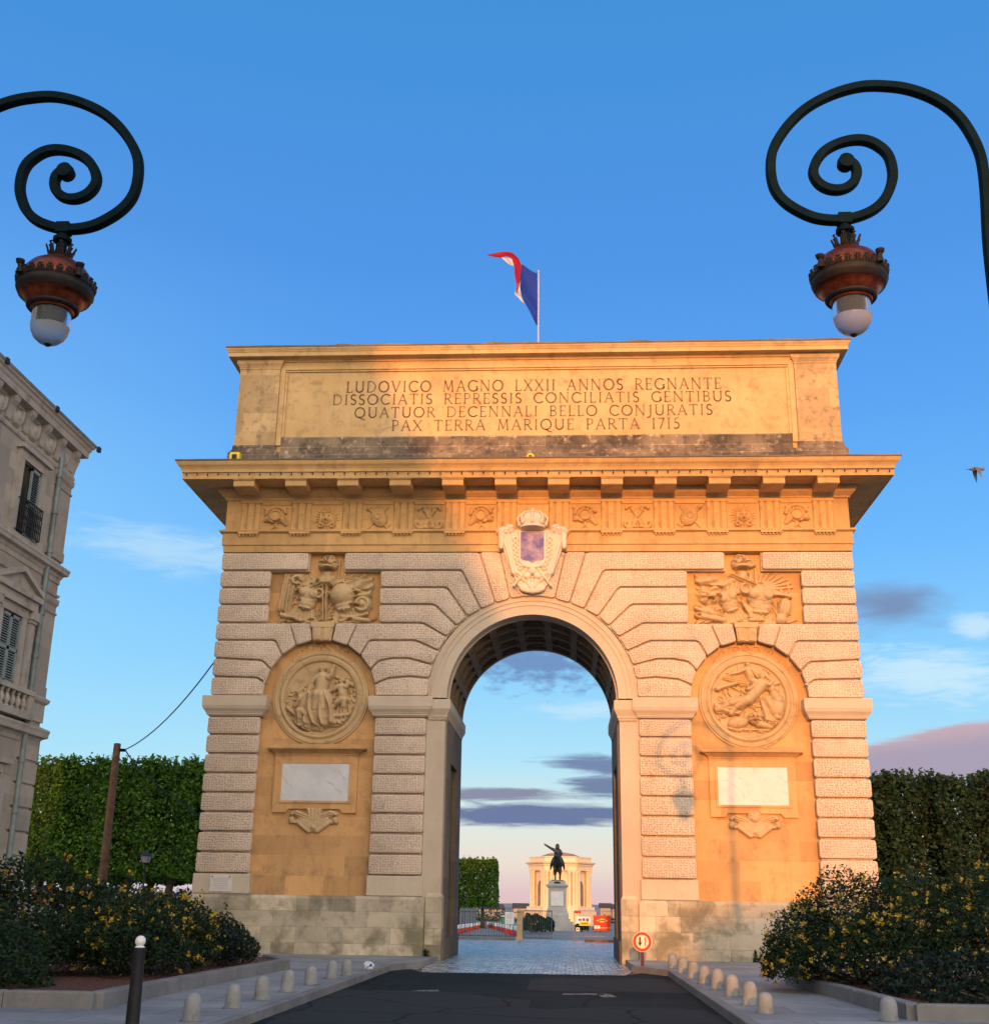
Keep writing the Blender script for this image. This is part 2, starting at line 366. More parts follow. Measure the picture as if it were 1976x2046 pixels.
# ------------------------------------------------------------------ materials
def new_mat(name):
    mt = bpy.data.materials.new(name); mt.use_nodes = True; t = NT(mt.node_tree)
    o = t.n('ShaderNodeOutputMaterial'); b = t.n('ShaderNodeBsdfPrincipled'); t.l(b.outputs[0], o.inputs[0])
    b.inputs['Roughness'].default_value = 0.85; b.inputs['Specular IOR Level'].default_value = 0.25
    return mt, t, b
def objco(t): return t.n('ShaderNodeTexCoord').outputs['Object']
def bump(t, b, h, strength=0.4, dist=0.02, prev=None):
    x = t.n('ShaderNodeBump'); x.inputs['Strength'].default_value = strength; x.inputs['Distance'].default_value = dist
    t.l(h, x.inputs['Height'])
    if prev is not None: t.l(prev, x.inputs['Normal'])
    t.l(x.outputs[0], b.inputs['Normal']); return x.outputs[0]
def stone(name, c1, c2, c3=None, brick=None, pits=False, grime=0.0, streak=0.0, bstr=0.35, sc=1.0, moss=None, blotch=0.5):
    """weathered limestone: large tone patches, fine grain, optional courses of blocks, pits, dirt and streaks"""
    mt, t, b = new_mat(name); co = objco(t); x, y, z = t.sep(co)
    big = t.noise(co, 0.55 * sc, 5, 0.6); mid = t.noise(co, 2.6 * sc, 5, 0.65); fine = t.noise(co, 38 * sc, 3, 0.7)
    col = t.mix(t.ss(big, 0.35, 0.66), c1, c2)
    if c3: col = t.mix(t.m('MULTIPLY', t.ss(mid, 0.52, 0.72), blotch), col, c3)
    col = t.mix(t.m('MULTIPLY', t.ss(fine, 0.35, 0.75), 0.30), col, tuple(v * 0.68 for v in c1))
    h = t.m('ADD', t.m('MULTIPLY', mid, 0.5), t.m('MULTIPLY', fine, 0.5)); nb = None
    if brick:
        bw, bh, ms, dark = brick
        br = t.n('ShaderNodeTexBrick', offset=0.5); t.l(t.comb(t.m('ADD', x, y), z, 0.0), br.inputs['Vector'])
        br.inputs['Scale'].default_value = 1; br.inputs['Brick Width'].default_value = bw; br.inputs['Row Height'].default_value = bh
        br.inputs['Mortar Size'].default_value = ms; br.inputs['Mortar Smooth'].default_value = 0.4; br.inputs['Bias'].default_value = 0
        br.inputs['Color1'].default_value = (0.72, 0.72, 0.72, 1); br.inputs['Color2'].default_value = (1.12, 1.10, 1.06, 1); br.inputs['Mortar'].default_value = (dark, dark, dark, 1)
        col = t.mix(0.85, col, br.outputs['Color'], 'MULTIPLY')
        h = t.m('SUBTRACT', h, t.m('MULTIPLY', br.outputs['Fac'], 1.2))
    if moss:
        b2 = t.n('ShaderNodeTexBrick', offset=0.5); t.l(t.comb(t.m('ADD', t.m('ADD', x, y), 0.31), z, 0.0), b2.inputs['Vector'])
        b2.inputs['Scale'].default_value = 1; b2.inputs['Brick Width'].default_value = brick[0] * .5; b2.inputs['Row Height'].default_value = brick[1]; b2.inputs['Mortar Size'].default_value = 0.0
        b2.inputs['Color1'].default_value = (0, 0, 0, 1); b2.inputs['Color2'].default_value = (1, 1, 1, 1); b2.inputs['Bias'].default_value = 0
        dk = t.m('MULTIPLY', t.ss(b2.outputs['Color'], 0.55, 0.8), t.ss(t.noise(co, 1.1 * sc, 6, 0.65, 0.4), 0.40, 0.62))
        col = t.mix(t.m('MULTIPLY', dk, 0.85), col, tuple(v * 0.85 for v in moss[0]))
        mk = t.m('MULTIPLY', t.ss(t.noise(co, 0.9 * sc, 6, 0.62, 0.3), 0.46, 0.66), t.ss(z, moss[1], moss[2]))
        col = t.mix(t.m('MULTIPLY', mk, moss[3]), col, moss[0])
    if streak:
        sv = t.comb(t.m('MULTIPLY', x, 5.0), t.m('MULTIPLY', y, 5.0), t.m('MULTIPLY', z, 0.5))
        col = t.mix(t.m('MULTIPLY', t.ss(t.noise(sv, 1.0, 5, 0.6), 0.52, 0.76), streak), col, tuple(v * 0.35 for v in c1))
    if grime:
        g = t.ss(t.noise(co, 1.7 * sc, 7, 0.68, 0.4), 0.50, 0.70); g = t.m('MULTIPLY', g, grime)
        col = t.mix(g, col, (0.055, 0.05, 0.045))
    if pits:
        v = t.n('ShaderNodeTexVoronoi', voronoi_dimensions='2D', feature='F1'); v.inputs['Randomness'].default_value = 0.52
        wob = t.m('MULTIPLY', t.m('SUBTRACT', mid, 0.5), 0.12)
        t.l(t.comb(t.m('ADD', x, wob), t.m('MULTIPLY', z, 1.12), 0.0), v.inputs['Vector']); v.inputs['Scale'].default_value = 13.6
        geo = t.n('ShaderNodeNewGeometry'); nx, ny, nz_ = t.sep(geo.outputs['True Normal'])
        patch = t.ss(t.noise(co, 0.8, 4, 0.6), 0.30, 0.55)
        pit = t.m('MULTIPLY', t.m('MULTIPLY', t.ss(v.outputs['Distance'], 0.36, 0.12), t.ss(t.m('ABSOLUTE', ny), 0.85, 0.98)), t.m('ADD', 0.45, t.m('MULTIPLY', patch, 0.55)))
        col = t.mix(t.m('MULTIPLY', pit, 0.50), col, tuple(q_ * 0.36 for q_ in c1))
        nb = bump(t, b, t.m('SUBTRACT', 1.0, pit), 0.8, 0.02)
    t.l(col, b.inputs['Base Color'])
    bump(t, b, h, bstr, 0.012, nb)
    return mt
PALE1, PALE2 = (0.58, 0.465, 0.375), (0.66, 0.54, 0.44)
M = {}
M['rustic'] = stone('vermiculated_limestone', PALE1, PALE2, (0.40, 0.335, 0.27), pits=True, grime=0.12, streak=0.08, blotch=0.6)
M['smooth'] = stone('smooth_limestone', (0.50, 0.42, 0.335), (0.57, 0.485, 0.39), (0.45, 0.375, 0.30), grime=0.08, streak=0.08)
M['base'] = stone('pier_base_limestone', (0.52, 0.45, 0.35), (0.58, 0.51, 0.41), (0.42, 0.37, 0.29), grime=0.18, streak=0.15)
M['plinth'] = stone('worn_plinth_limestone', (0.50, 0.45, 0.345), (0.64, 0.57, 0.46), (0.33, 0.295, 0.215), brick=(1.25, 0.395, 0.009, 0.7), moss=((0.20, 0.185, 0.13), 1.80, 0.9, 0.95), grime=0.20, streak=0.18, bstr=0.6, blotch=0.9)
M['ochre'] = stone('ochre_limestone', (0.58, 0.345, 0.160), (0.64, 0.39, 0.185), (0.44, 0.265, 0.13), brick=(1.05, 0.52, 0.006, 0.93), grime=0.20, streak=0.28, blotch=0.9)
M['frieze'] = stone('golden_limestone', (0.53, 0.335, 0.152), (0.60, 0.39, 0.185), (0.43, 0.265, 0.125), brick=(1.5, 2.0, 0.004, 0.85), grime=0.24, streak=0.26, blotch=0.7, sc=1.3)
M['attic'] = stone('attic_limestone', (0.53, 0.36, 0.175), (0.61, 0.43, 0.225), (0.40, 0.265, 0.14), grime=0.32, streak=0.18, blotch=0.7, sc=1.2)
M['atticblock'] = stone('attic_corner_limestone', (0.48, 0.335, 0.18), (0.57, 0.41, 0.23), (0.25, 0.17, 0.115), brick=(0.9, 0.62, 0.007, 0.7), grime=0.42, streak=0.25, blotch=1.0, sc=1.6)
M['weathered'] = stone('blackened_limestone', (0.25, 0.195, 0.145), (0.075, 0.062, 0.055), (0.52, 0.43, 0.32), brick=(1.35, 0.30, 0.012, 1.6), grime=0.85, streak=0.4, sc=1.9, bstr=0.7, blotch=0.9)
M['capstone'] = stone('dark_capstone', (0.13, 0.105, 0.085), (0.22, 0.18, 0.14), (0.07, 0.06, 0.05), grime=0.5)
M['carved'] = stone('carved_limestone', (0.50, 0.36, 0.20), (0.57, 0.42, 0.25), (0.38, 0.27, 0.16), grime=0.30, bstr=0.35, sc=2.0)
M['crest'] = stone('white_crest_stone', (0.66, 0.56, 0.48), (0.72, 0.62, 0.53), (0.60, 0.50, 0.44), grime=0.03, bstr=0.15)
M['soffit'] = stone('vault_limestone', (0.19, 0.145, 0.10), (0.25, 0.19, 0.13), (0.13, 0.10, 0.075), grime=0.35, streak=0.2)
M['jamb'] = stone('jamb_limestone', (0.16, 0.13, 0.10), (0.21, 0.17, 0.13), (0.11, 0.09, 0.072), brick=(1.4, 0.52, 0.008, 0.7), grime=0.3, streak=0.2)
M['house'] = stone('townhouse_limestone', (0.34, 0.33, 0.30), (0.40, 0.385, 0.35), (0.29, 0.28, 0.255), brick=(1.2, 0.42, 0.004, 0.9), grime=0.15, streak=0.16)
M['housetrim'] = stone('townhouse_trim_stone', (0.35, 0.34, 0.31), (0.41, 0.395, 0.36), (0.21, 0.205, 0.19), grime=0.45, streak=0.25)
M['concrete'] = stone('kerb_stone', (0.16, 0.17, 0.172), (0.22, 0.225, 0.225), (0.125, 0.13, 0.13), grime=0.25, sc=1.6)
M['bollard'] = stone('bollard_limestone', (0.225, 0.24, 0.245), (0.32, 0.335, 0.335), (0.15, 0.16, 0.165), grime=0.4, sc=3.0)
M['tower'] = stone('tower_limestone', (0.64, 0.52, 0.37), (0.70, 0.57, 0.41), grime=0.05)
M['pedestal'] = stone('pedestal_marble', (0.32, 0.33, 0.34), (0.38, 0.39, 0.395), grime=0.2)
M['parapet'] = stone('parapet_stone', (0.30, 0.28, 0.26), (0.36, 0.34, 0.31), grime=0.2)

def plain(name, c, rough=0.6, metal=0.0, var=0.25, sc=6.0, spec=0.3, b=0.0):
    mt, t, bs = new_mat(name); co = objco(t); nz = t.noise(co, sc, 4, 0.6)
    t.l(t.mix(t.ss(nz, 0.3, 0.7), tuple(v * (1 - var) for v in c), tuple(v * (1 + var) for v in c)), bs.inputs['Base Color'])
    bs.inputs['Roughness'].default_value = rough; bs.inputs['Metallic'].default_value = metal; bs.inputs['Specular IOR Level'].default_value = spec
    if b: bump(t, bs, t.noise(co, sc * 6, 3, 0.6), b, 0.01)
    return mt
M['letter'] = plain('incised_letter', (0.20, 0.125, 0.07), 0.9, var=0.3, sc=9)
M['iron'] = plain('dark_green_iron', (0.0015, 0.0105, 0.016), 0.65, spec=0.06)
M['ironblack'] = plain('black_iron', (0.012, 0.014, 0.018), 0.5)
M['copper'] = plain('copper', (0.21, 0.050, 0.022), 0.32, metal=0.8, var=0.35, sc=14)
M['bronze_dark'] = plain('blackened_bronze', (0.012, 0.010, 0.010), 0.6, metal=0.1, var=0.4, sc=20)
M['bronze'] = plain('green_black_bronze', (0.030, 0.036, 0.034), 0.45, metal=0.5)
M['wood'] = plain('weathered_pole_wood', (0.16, 0.085, 0.045), 0.85, var=0.3, sc=5, b=0.3)
M['cable'] = plain('black_cable', (0.03, 0.05, 0.06), 0.5)
M['white'] = plain('white_paint', (0.78, 0.78, 0.77), 0.45, var=0.04)
M['polegrey'] = plain('pale_grey_pole', (0.42, 0.43, 0.46), 0.5, var=0.05)
M['darkred'] = plain('dark_red_pole', (0.13, 0.015, 0.035), 0.5, var=0.1)
M['red'] = plain('red_paint', (0.56, 0.022, 0.022), 0.45, var=0.08)
M['redboard'] = plain('red_board', (0.56, 0.045, 0.025), 0.6, var=0.08)
M['cream'] = plain('cream_retroreflective', (0.80, 0.70, 0.55), 0.5, var=0.03)
M['black'] = plain('black_paint', (0.012, 0.012, 0.014), 0.5)
M['yellow'] = plain('yellow_paint', (0.74, 0.55, 0.04), 0.5, var=0.12)
M['purple'] = plain('violet_paint', (0.12, 0.07, 0.33), 0.5)
M['green'] = plain('green_paint', (0.05, 0.26, 0.17), 0.6)
M['fence'] = plain('blue_grey_iron', (0.06, 0.10, 0.115), 0.5, spec=0.4)
M['galv'] = plain('galvanised_steel', (0.30, 0.32, 0.33), 0.45, metal=0.6)
M['zinc'] = plain('zinc_downpipe', (0.17, 0.215, 0.225), 0.55, metal=0.25, sc=2.5)
M['slate'] = plain('dark_roof_slate', (0.055, 0.052, 0.055), 0.7)
M['tile'] = plain('pale_clay_tile', (0.32, 0.20, 0.13), 0.85)
M['shutter'] = plain('blue_grey_shutter', (0.20, 0.265, 0.285), 0.6, var=0.12)
M['darkroom'] = plain('dark_room_glass', (0.012, 0.016, 0.020), 0.15, spec=0.6)
M['bark'] = plain('plane_bark', (0.085, 0.068, 0.048), 0.9, var=0.4, sc=9, b=0.5)
M['bird'] = plain('grey_feathers', (0.10, 0.105, 0.13), 0.8, sc=12)
M['bag'] = plain('white_plastic_bag', (0.66, 0.70, 0.76), 0.4)
M['bluebag'] = plain('blue_plastic', (0.04, 0.12, 0.50), 0.4)
M['soil'] = plain('bark_mulch', (0.10, 0.043, 0.026), 0.95, var=0.55, sc=14, b=0.7)
M['mortarwhite'] = plain('plaque_stone', (0.60, 0.57, 0.55), 0.6, var=0.05)

def marble():
    mt, t, b = new_mat('veined_marble'); co = objco(t)
    d = t.noise(co, 1.6, 5, 0.6); x, y, z = t.sep(co)
    w = t.m('ADD', t.m('ADD', x, t.m('MULTIPLY', z, 1.35)), t.m('MULTIPLY', d, 1.1))
    v = t.m('ABSOLUTE', t.m('SINE', t.m('MULTIPLY', w, 5.5)))
    vein = t.m('MULTIPLY', t.ss(v, 0.20, 0.02), t.ss(t.noise(co, 2.4, 4), 0.42, 0.62))
    col = t.mix(t.ss(t.noise(co, 2.2, 5, 0.6), 0.35, 0.7), (0.61, 0.63, 0.67), (0.53, 0.55, 0.59))
    t.l(t.mix(t.m('MULTIPLY', vein, 0.8), col, (0.40, 0.36, 0.34)), b.inputs['Base Color']); b.inputs['Roughness'].default_value = 0.35
    return mt
M['marble'] = marble()
def shield_blue():
    mt, t, b = new_mat('faded_blue_enamel'); co = objco(t)
    c = t.mix(t.ss(t.noise(co, 2.6, 6, 0.68), 0.36, 0.62), (0.115, 0.10, 0.30), (0.36, 0.26, 0.36))
    t.l(c, b.inputs['Base Color']); b.inputs['Roughness'].default_value = 0.6; return mt
M['shield'] = shield_blue()
def asphalt():
    mt, t, b = new_mat('asphalt'); co = objco(t); x, y, z = t.sep(co)
    big = t.noise(co, 0.30, 5, 0.6); fine = t.noise(co, 60, 3, 0.7)
    trk = t.noise(t.comb(t.m('MULTIPLY', x, 1.6), t.m('MULTIPLY', y, 0.12), 0.0), 1.0, 4, 0.6)
    c = t.mix(t.ss(big, 0.3, 0.7), (0.009, 0.018, 0.022), (0.019, 0.030, 0.035))
    c = t.mix(t.m('MULTIPLY', t.ss(trk, 0.5, 0.75), 0.6), c, (0.032, 0.042, 0.046))
    pt = t.n('ShaderNodeTexVoronoi', voronoi_dimensions='2D', feature='F1', distance='CHEBYCHEV'); t.l(co, pt.inputs['Vector']); pt.inputs['Scale'].default_value = 0.28
    c = t.mix(t.ss(t.sep(pt.outputs['Color'])[0], 0.60, 0.63), c, (0.030, 0.038, 0.042))
    ck = t.n('ShaderNodeTexVoronoi', voronoi_dimensions='2D', feature='DISTANCE_TO_EDGE'); t.l(t.comb(t.m('ADD', x, t.m('MULTIPLY', big, 1.5)), y, 0.0), ck.inputs['Vector']); ck.inputs['Scale'].default_value = 0.45
    c = t.mix(t.m('MULTIPLY', t.ss(ck.outputs['Distance'], 0.02, 0.004), 0.7), c, (0.003, 0.005, 0.006))
    c = t.mix(t.m('MULTIPLY', t.ss(fine, 0.55, 0.8), 0.5), c, (0.05, 0.056, 0.06))
    t.l(c, b.inputs['Base Color']); b.inputs['Specular IOR Level'].default_value = 0.08; b.inputs['Roughness'].default_value = 0.95; bump(t, b, fine, 0.5, 0.006); return mt
M['asphalt'] = asphalt()
def setts():
    mt, t, b = new_mat('granite_setts'); co = objco(t); x, y, z = t.sep(co)
    wv = t.m('MULTIPLY', t.m('SUBTRACT', t.noise(co, 2.6, 4), 0.5), 0.42)
    br = t.n('ShaderNodeTexBrick', offset=0.5); t.l(t.comb(x, t.m('ADD', y, wv), 0.0), br.inputs['Vector'])
    br.inputs['Scale'].default_value = 1; br.inputs['Brick Width'].default_value = 0.20; br.inputs['Row Height'].default_value = 0.26
    br.inputs['Mortar Size'].default_value = 0.03; br.inputs['Mortar Smooth'].default_value = 0.5
    br.inputs['Color1'].default_value = (0.12, 0.135, 0.15, 1); br.inputs['Color2'].default_value = (0.62, 0.66, 0.70, 1); br.inputs['Mortar'].default_value = (0.012, 0.014, 0.016, 1)
    c = t.mix(t.ss(t.noise(co, 0.6, 4), 0.3, 0.7), br.outputs['Color'], (0.24, 0.25, 0.26))
    t.l(t.mix(0.25, br.outputs['Color'], c), b.inputs['Base Color']); b.inputs['Roughness'].default_value = 0.27; b.inputs['Specular IOR Level'].default_value = 0.5
    bump(t, b, t.m('ADD', t.m('MULTIPLY', br.outputs['Fac'], -1.0), t.m('MULTIPLY', t.noise(co, 11, 4, 0.65), 1.1)), 1.0, 0.035); return mt
M['setts'] = setts()
def paving():
    mt, t, b = new_mat('pavement_concrete'); co = objco(t)
    c = t.mix(t.ss(t.noise(co, 0.5, 6, 0.65), 0.32, 0.68), (0.18, 0.205, 0.22), (0.28, 0.305, 0.32))
    c = t.mix(t.m('MULTIPLY', t.ss(t.noise(co, 3.5, 5, 0.7), 0.55, 0.75), 0.7), c, (0.10, 0.115, 0.12))
    jt = t.n('ShaderNodeTexBrick', offset=0.5); t.l(co, jt.inputs['Vector']); jt.inputs['Scale'].default_value = 1; jt.inputs['Brick Width'].default_value = 1.6; jt.inputs['Row Height'].default_value = 1.1; jt.inputs['Mortar Size'].default_value = 0.012
    jt.inputs['Color1'].default_value = (0.82, 0.82, 0.82, 1); jt.inputs['Color2'].default_value = (1.1, 1.1, 1.1, 1); jt.inputs['Mortar'].default_value = (0.45, 0.45, 0.45, 1); c = t.mix(0.8, c, jt.outputs['Color'], 'MULTIPLY')
    fine = t.noise(co, 50, 3, 0.7); c = t.mix(t.m('MULTIPLY', t.ss(fine, 0.5, 0.8), 0.35), c, (0.30, 0.29, 0.27))
    t.l(c, b.inputs['Base Color']); b.inputs['Roughness'].default_value = 0.8; bump(t, b, fine, 0.4, 0.006); return mt
M['paving'] = paving()
def earth():
    mt, t, b = new_mat('sandy_ground'); co = objco(t)
    c = t.mix(t.ss(t.noise(co, 0.15, 6, 0.65), 0.32, 0.68), (0.20, 0.19, 0.175), (0.29, 0.275, 0.25))
    t.l(t.mix(t.m('MULTIPLY', t.noise(co, 20, 3), 0.3), c, (0.14, 0.13, 0.12)), b.inputs['Base Color']); return mt
M['earth'] = earth()
def worn_paint():
    mt, t, b = new_mat('worn_road_paint'); co = objco(t)
    t.l(t.mix(t.ss(t.noise(co, 9, 5, 0.7), 0.42, 0.62), (0.05, 0.055, 0.058), (0.30, 0.31, 0.30)), b.inputs['Base Color']); return mt
M['paint'] = worn_paint()
def leafmat(name, c1, c2, c3, tr=0.35, patch=1.1):
    mt, t, b = new_mat(name); co = objco(t)
    g = t.n('ShaderNodeNewGeometry').outputs['Random Per Island']
    c = t.mix(g, c1, c2); c = t.mix(t.m('MULTIPLY', t.ss(t.noise(co, patch, 4, 0.6), 0.42, 0.66), 0.75), c, c3)
    t.l(c, b.inputs['Base Color']); b.inputs['Roughness'].default_value = 0.55; b.inputs['Specular IOR Level'].default_value = 0.2
    o = [n for n in t.t.nodes if n.type == 'OUTPUT_MATERIAL'][0]
    tl = t.n('ShaderNodeBsdfTranslucent'); t.l(t.mix(1.0, c, (1.0, 0.95, 0.5), 'MULTIPLY'), tl.inputs['Color'])
    mx = t.n('ShaderNodeMixShader'); mx.inputs[0].default_value = tr; t.l(b.outputs[0], mx.inputs[1]); t.l(tl.outputs[0], mx.inputs[2]); t.l(mx.outputs[0], o.inputs[0])
    return mt
M['leaf_plane'] = leafmat('plane_leaf', (0.030, 0.105, 0.016), (0.115, 0.235, 0.030), (0.034, 0.080, 0.018))
M['leaf_dark'] = leafmat('evergreen_leaf', (0.018, 0.050, 0.024), (0.046, 0.085, 0.038), (0.028, 0.046, 0.030))
M['leaf_shrub'] = leafmat('shrub_leaf', (0.008, 0.030, 0.015), (0.032, 0.064, 0.022), (0.010, 0.023, 0.018), 0.25, 2.5)
M['leaf_low'] = leafmat('low_shrub_leaf', (0.006, 0.020, 0.016), (0.022, 0.042, 0.026), (0.009, 0.018, 0.020), 0.2, 2.5)
M['leaf_bush'] = leafmat('round_bush_leaf', (0.012, 0.040, 0.018), (0.030, 0.070, 0.028), (0.015, 0.035, 0.02), 0.25, 2.5)
M['flower'] = leafmat('yellow_flower', (0.45, 0.33, 0.04), (0.66, 0.52, 0.10), (0.50, 0.28, 0.03), 0.3, 6.0)
M['flower_white'] = leafmat('white_flower', (0.45, 0.45, 0.45), (0.65, 0.65, 0.62), (0.4, 0.4, 0.4), 0.3, 6.0)
def frosted():
    mt, t, b = new_mat('frosted_glass'); b.inputs['Base Color'].default_value = (0.38, 0.40, 0.42, 1); b.inputs['Roughness'].default_value = 0.22
    b.inputs['Transmission Weight'].default_value = 0.5; b.inputs['IOR'].default_value = 1.2; b.inputs['Specular IOR Level'].default_value = 0.5; return mt
M['frost'] = frosted()
def clearglass():
    mt, t, b = new_mat('grey_glass'); b.inputs['Base Color'].default_value = (0.26, 0.31, 0.36, 1); b.inputs['Roughness'].default_value = 0.12
    b.inputs['Transmission Weight'].default_value = 0.8; b.inputs['IOR'].default_value = 1.2; return mt
M['glass'] = clearglass()
M['flagblue'] = plain('flag_blue', (0.002, 0.030, 0.30), 0.75, var=0.1, sc=3)
M['flagwhite'] = plain('flag_white', (0.42, 0.47, 0.62), 0.75, var=0.05)
M['flagred'] = plain('flag_red', (0.26, 0.002, 0.018), 0.75, var=0.1, sc=3)
M['housebody'] = plain('shade_house_render', (0.40, 0.34, 0.27), 0.9, var=0.1, sc=1.0)
M['distant'] = plain('distant_render', (0.34, 0.30, 0.27), 0.9, var=0.1, sc=0.5)
# ------------------------------------------------------------------ ground, road, pavements
def gz(y): return -0.0122 * (y - 5) if y > 5 else 0.0
g = MB(); ys = [-300, -60, 5, 40, 80, 120, 160, 200, 600, 8000]
def gg(y): return (gz(y) if y < 200 else gz(200)) - 0.03
for a, b_ in zip(ys, ys[1:]):
    g.add([(-6000, a, gg(a)), (6000, a, gg(a)), (6000, b_, gg(b_)), (-6000, b_, gg(b_))], [(0, 1, 2, 3)])
tag(g.build('ground', M['earth']), kind='structure')
rd = MB(); rd.add([(-2.96, -290, 0), (3.12, -290, 0), (3.12, -5.3, 0), (-2.96, -5.3, 0)], [(0, 1, 2, 3)])
rd.add([(-2.96, -5.3, 0), (3.12, -5.3, 0), (3.3, -4.3, 0), (2.6, -3.9, 0), (2.2, -5.0, 0), (-2.2, -5.15, 0), (-2.6, -3.9, 0), (-3.3, -4.3, 0)], [(0, 1, 2, 3, 4, 5, 6, 7)])
tag(rd.build('road', M['asphalt']), kind='structure')
cb = MB()
cb.add([(-2.2, -5.15, .004), (2.2, -5.0, .004), (2.42, -3.6, .004), (2.42, 5, .004), (-2.42, 5, .004), (-2.42, -3.6, .004)], [(0, 1, 2, 3, 4, 5)])
for a, b_ in ((5, 22), (22, 34)):
    w = 5.2; cb.add([(-w, a, gz(a)), (w, a, gz(a)), (w, b_, gz(b_)), (-w, b_, gz(b_))], [(0, 1, 2, 3)])
tag(cb.build('cobbled_road', M['setts']), kind='structure')
for sg, nm in ((-1, 'pavement'), (1, 'pavement')):
    e_ = 0.0 if sg > 0 else -.17
    pv = MB(); P = [(3.27 + e_, -290), (3.27 + e_, -4.9), (2.80, -4.0), (2.50, -3.6), (2.43, -0.6), (2.43, 4.6), (9.3, 4.6), (9.3, 10), (40, 10), (40, -290)]
    P = [(sg * x, y) for x, y in P]
    vs = [(x, y, .12) for x, y in P] + [(x, y, -.02) for x, y in P]; n = len(P)
    top = tuple(range(n)) if sg < 0 else tuple(range(n - 1, -1, -1))
    pv.add(vs, [top] + [(i, (i + 1) % n, n + (i + 1) % n, n + i) for i in range(n)])
    tag(pv.build(nm, M['paving']), kind='structure')
    kb = MB(); yy = -62.0
    while yy < -5.2:                                           # kerb stones
        kb.bbox(sg * (3.12 + e_), sg * (3.275 + e_), yy, min(yy + 0.99, -4.95), -0.02, 0.128, 0.012); yy += 1.0
    for (ax, ay), (bx, by) in (((3.20 + e_, -4.9), (2.78, -4.05)), ((2.78, -4.05), (2.46, -3.55))):
        d = Vector((bx - ax, by - ay)).normalized(); nn = Vector((-d.y, d.x)) * 0.075
        pts = [(ax - nn.x, ay - nn.y), (ax + nn.x, ay + nn.y), (bx + nn.x, by + nn.y), (bx - nn.x, by - nn.y)]; pts = [(sg * x, y) for x, y in pts]
        kb.add([(x, y, -.02) for x, y in pts] + [(x, y, .126) for x, y in pts], [(4, 5, 6, 7), (0, 1, 5, 4), (1, 2, 6, 5), (2, 3, 7, 6), (3, 0, 4, 7)])
    tag(kb.build('kerb', M['concrete']), kind='structure')
mk = MB(); mk.add([(0.86, -11.15, .004), (1.58, -10.98, .004), (1.60, -10.66, .004), (0.88, -10.86, .004)], [(0, 1, 2, 3)])
mk.add([(1.52, -11.55, .004), (1.78, -11.45, .004), (1.66, -10.75, .004), (1.44, -10.80, .004)], [(0, 1, 2, 3)])
tag(mk.build('road_marking', M['paint']), kind='structure')
mk = MB(); mk.add([(-1.75, -11.0, .004), (-1.25, -10.95, .004), (-1.30, -10.55, .004), (-1.62, -10.75, .004)], [(0, 1, 2, 3)])
tag(mk.build('road_marking', M['paint']), kind='structure')
# planting beds: kerb walls and mulch
def bed(sg, pts, name_lbl):
    k = MB(); top = 0.32
    for (a, b_) in zip(pts, pts[1:]):
        A, B = Vector(a), Vector(b_); L = (B - A).length; d = (B - A) / L; nn = Vector((-d.y, d.x)) * 0.10; nseg = max(1, int(L / 1.15))
        for i in range(nseg):
            p0 = A + d * (L * i / nseg + .006); p1 = A + d * (L * (i + 1) / nseg - .006)
            q_ = [p0 - nn, p0 + nn, p1 + nn, p1 - nn]
            vs = [(p.x, p.y, .10) for p in q_] + [(p.x, p.y, top - .02) for p in q_] + [((p.x - (q_[0].x + q_[2].x) / 2) * .93 + (q_[0].x + q_[2].x) / 2, (p.y - (q_[0].y + q_[2].y) / 2) * .93 + (q_[0].y + q_[2].y) / 2, top) for p in q_]
            k.add(vs, [(8, 9, 10, 11)] + [(i0 + r_ * 4, (i0 + 1) % 4 + r_ * 4, (i0 + 1) % 4 + r_ * 4 + 4, i0 + r_ * 4 + 4) for r_ in (0, 1) for i0 in range(4)])
    tag(k.build('planter_kerb', M['concrete']), name_lbl, 'planter kerb')
bed(-1, [(-40, -16.95), (-5.0, -16.95), (-4.95, -12.0), (-4.78, -7.2), (-5.6, -5.4)], 'low grey stone kerb edging the left flower bed')
bed(1, [(40, -16.2), (5.36, -16.2), (5.20, -12.5), (5.02, -9.2), (5.5, -6.6)], 'low grey stone kerb edging the right flower bed')
s_ = MB(); s_.add([(-40, -16.9, .27), (-5.05, -16.9, .27), (-4.98, -12, .27), (-4.85, -7.2, .27), (-5.6, -5.5, .27), (-40, -5.5, .27)], [(0, 1, 2, 3, 4, 5)])
s_.add([(40, -16.1, .27), (5.42, -16.1, .27), (5.26, -12.5, .27), (5.08, -9.2, .27), (5.55, -6.7, .27), (40, -6.7, .27)], [(5, 4, 3, 2, 1, 0)])
tag(s_.build('flower_bed_soil', M['soil']), kind='structure')
# raised promenade terraces behind the arch
for sg in (-1, 1):
    t_ = MB(); t_.box(sg * 13, sg * 70, 14.6, 160, -3, 1.0); tag(t_.build('terrace', M['earth']), kind='structure')

# ------------------------------------------------------------------ the arch
arch = thing('triumphal_arch', 'monumental limestone triumphal arch with rusticated piers, carved reliefs and Latin inscription on its attic', 'triumphal arch')
DEP = 5.0
def arcpts(cx, cz, r, a0, a1, n): return [(cx + r * math.sin(R(a0 + (a1 - a0) * i / n)), cz + r * math.cos(R(a0 + (a1 - a0) * i / n))) for i in range(n + 1)]
SPR = 6.84
# wall core with the passage cut through
core = [(-8.88, 0.0), (-2.56, 0.0), (-2.56, SPR)] + arcpts(0, SPR, 2.56, -90, 90, 40)[1:-1] + [(2.56, SPR), (2.56, 0.0), (8.88, 0.0), (8.88, 11.05), (-8.88, 11.05)]
MB().prism(core, 0.30, DEP - 0.02).build('wall', M['ochre'], arch)
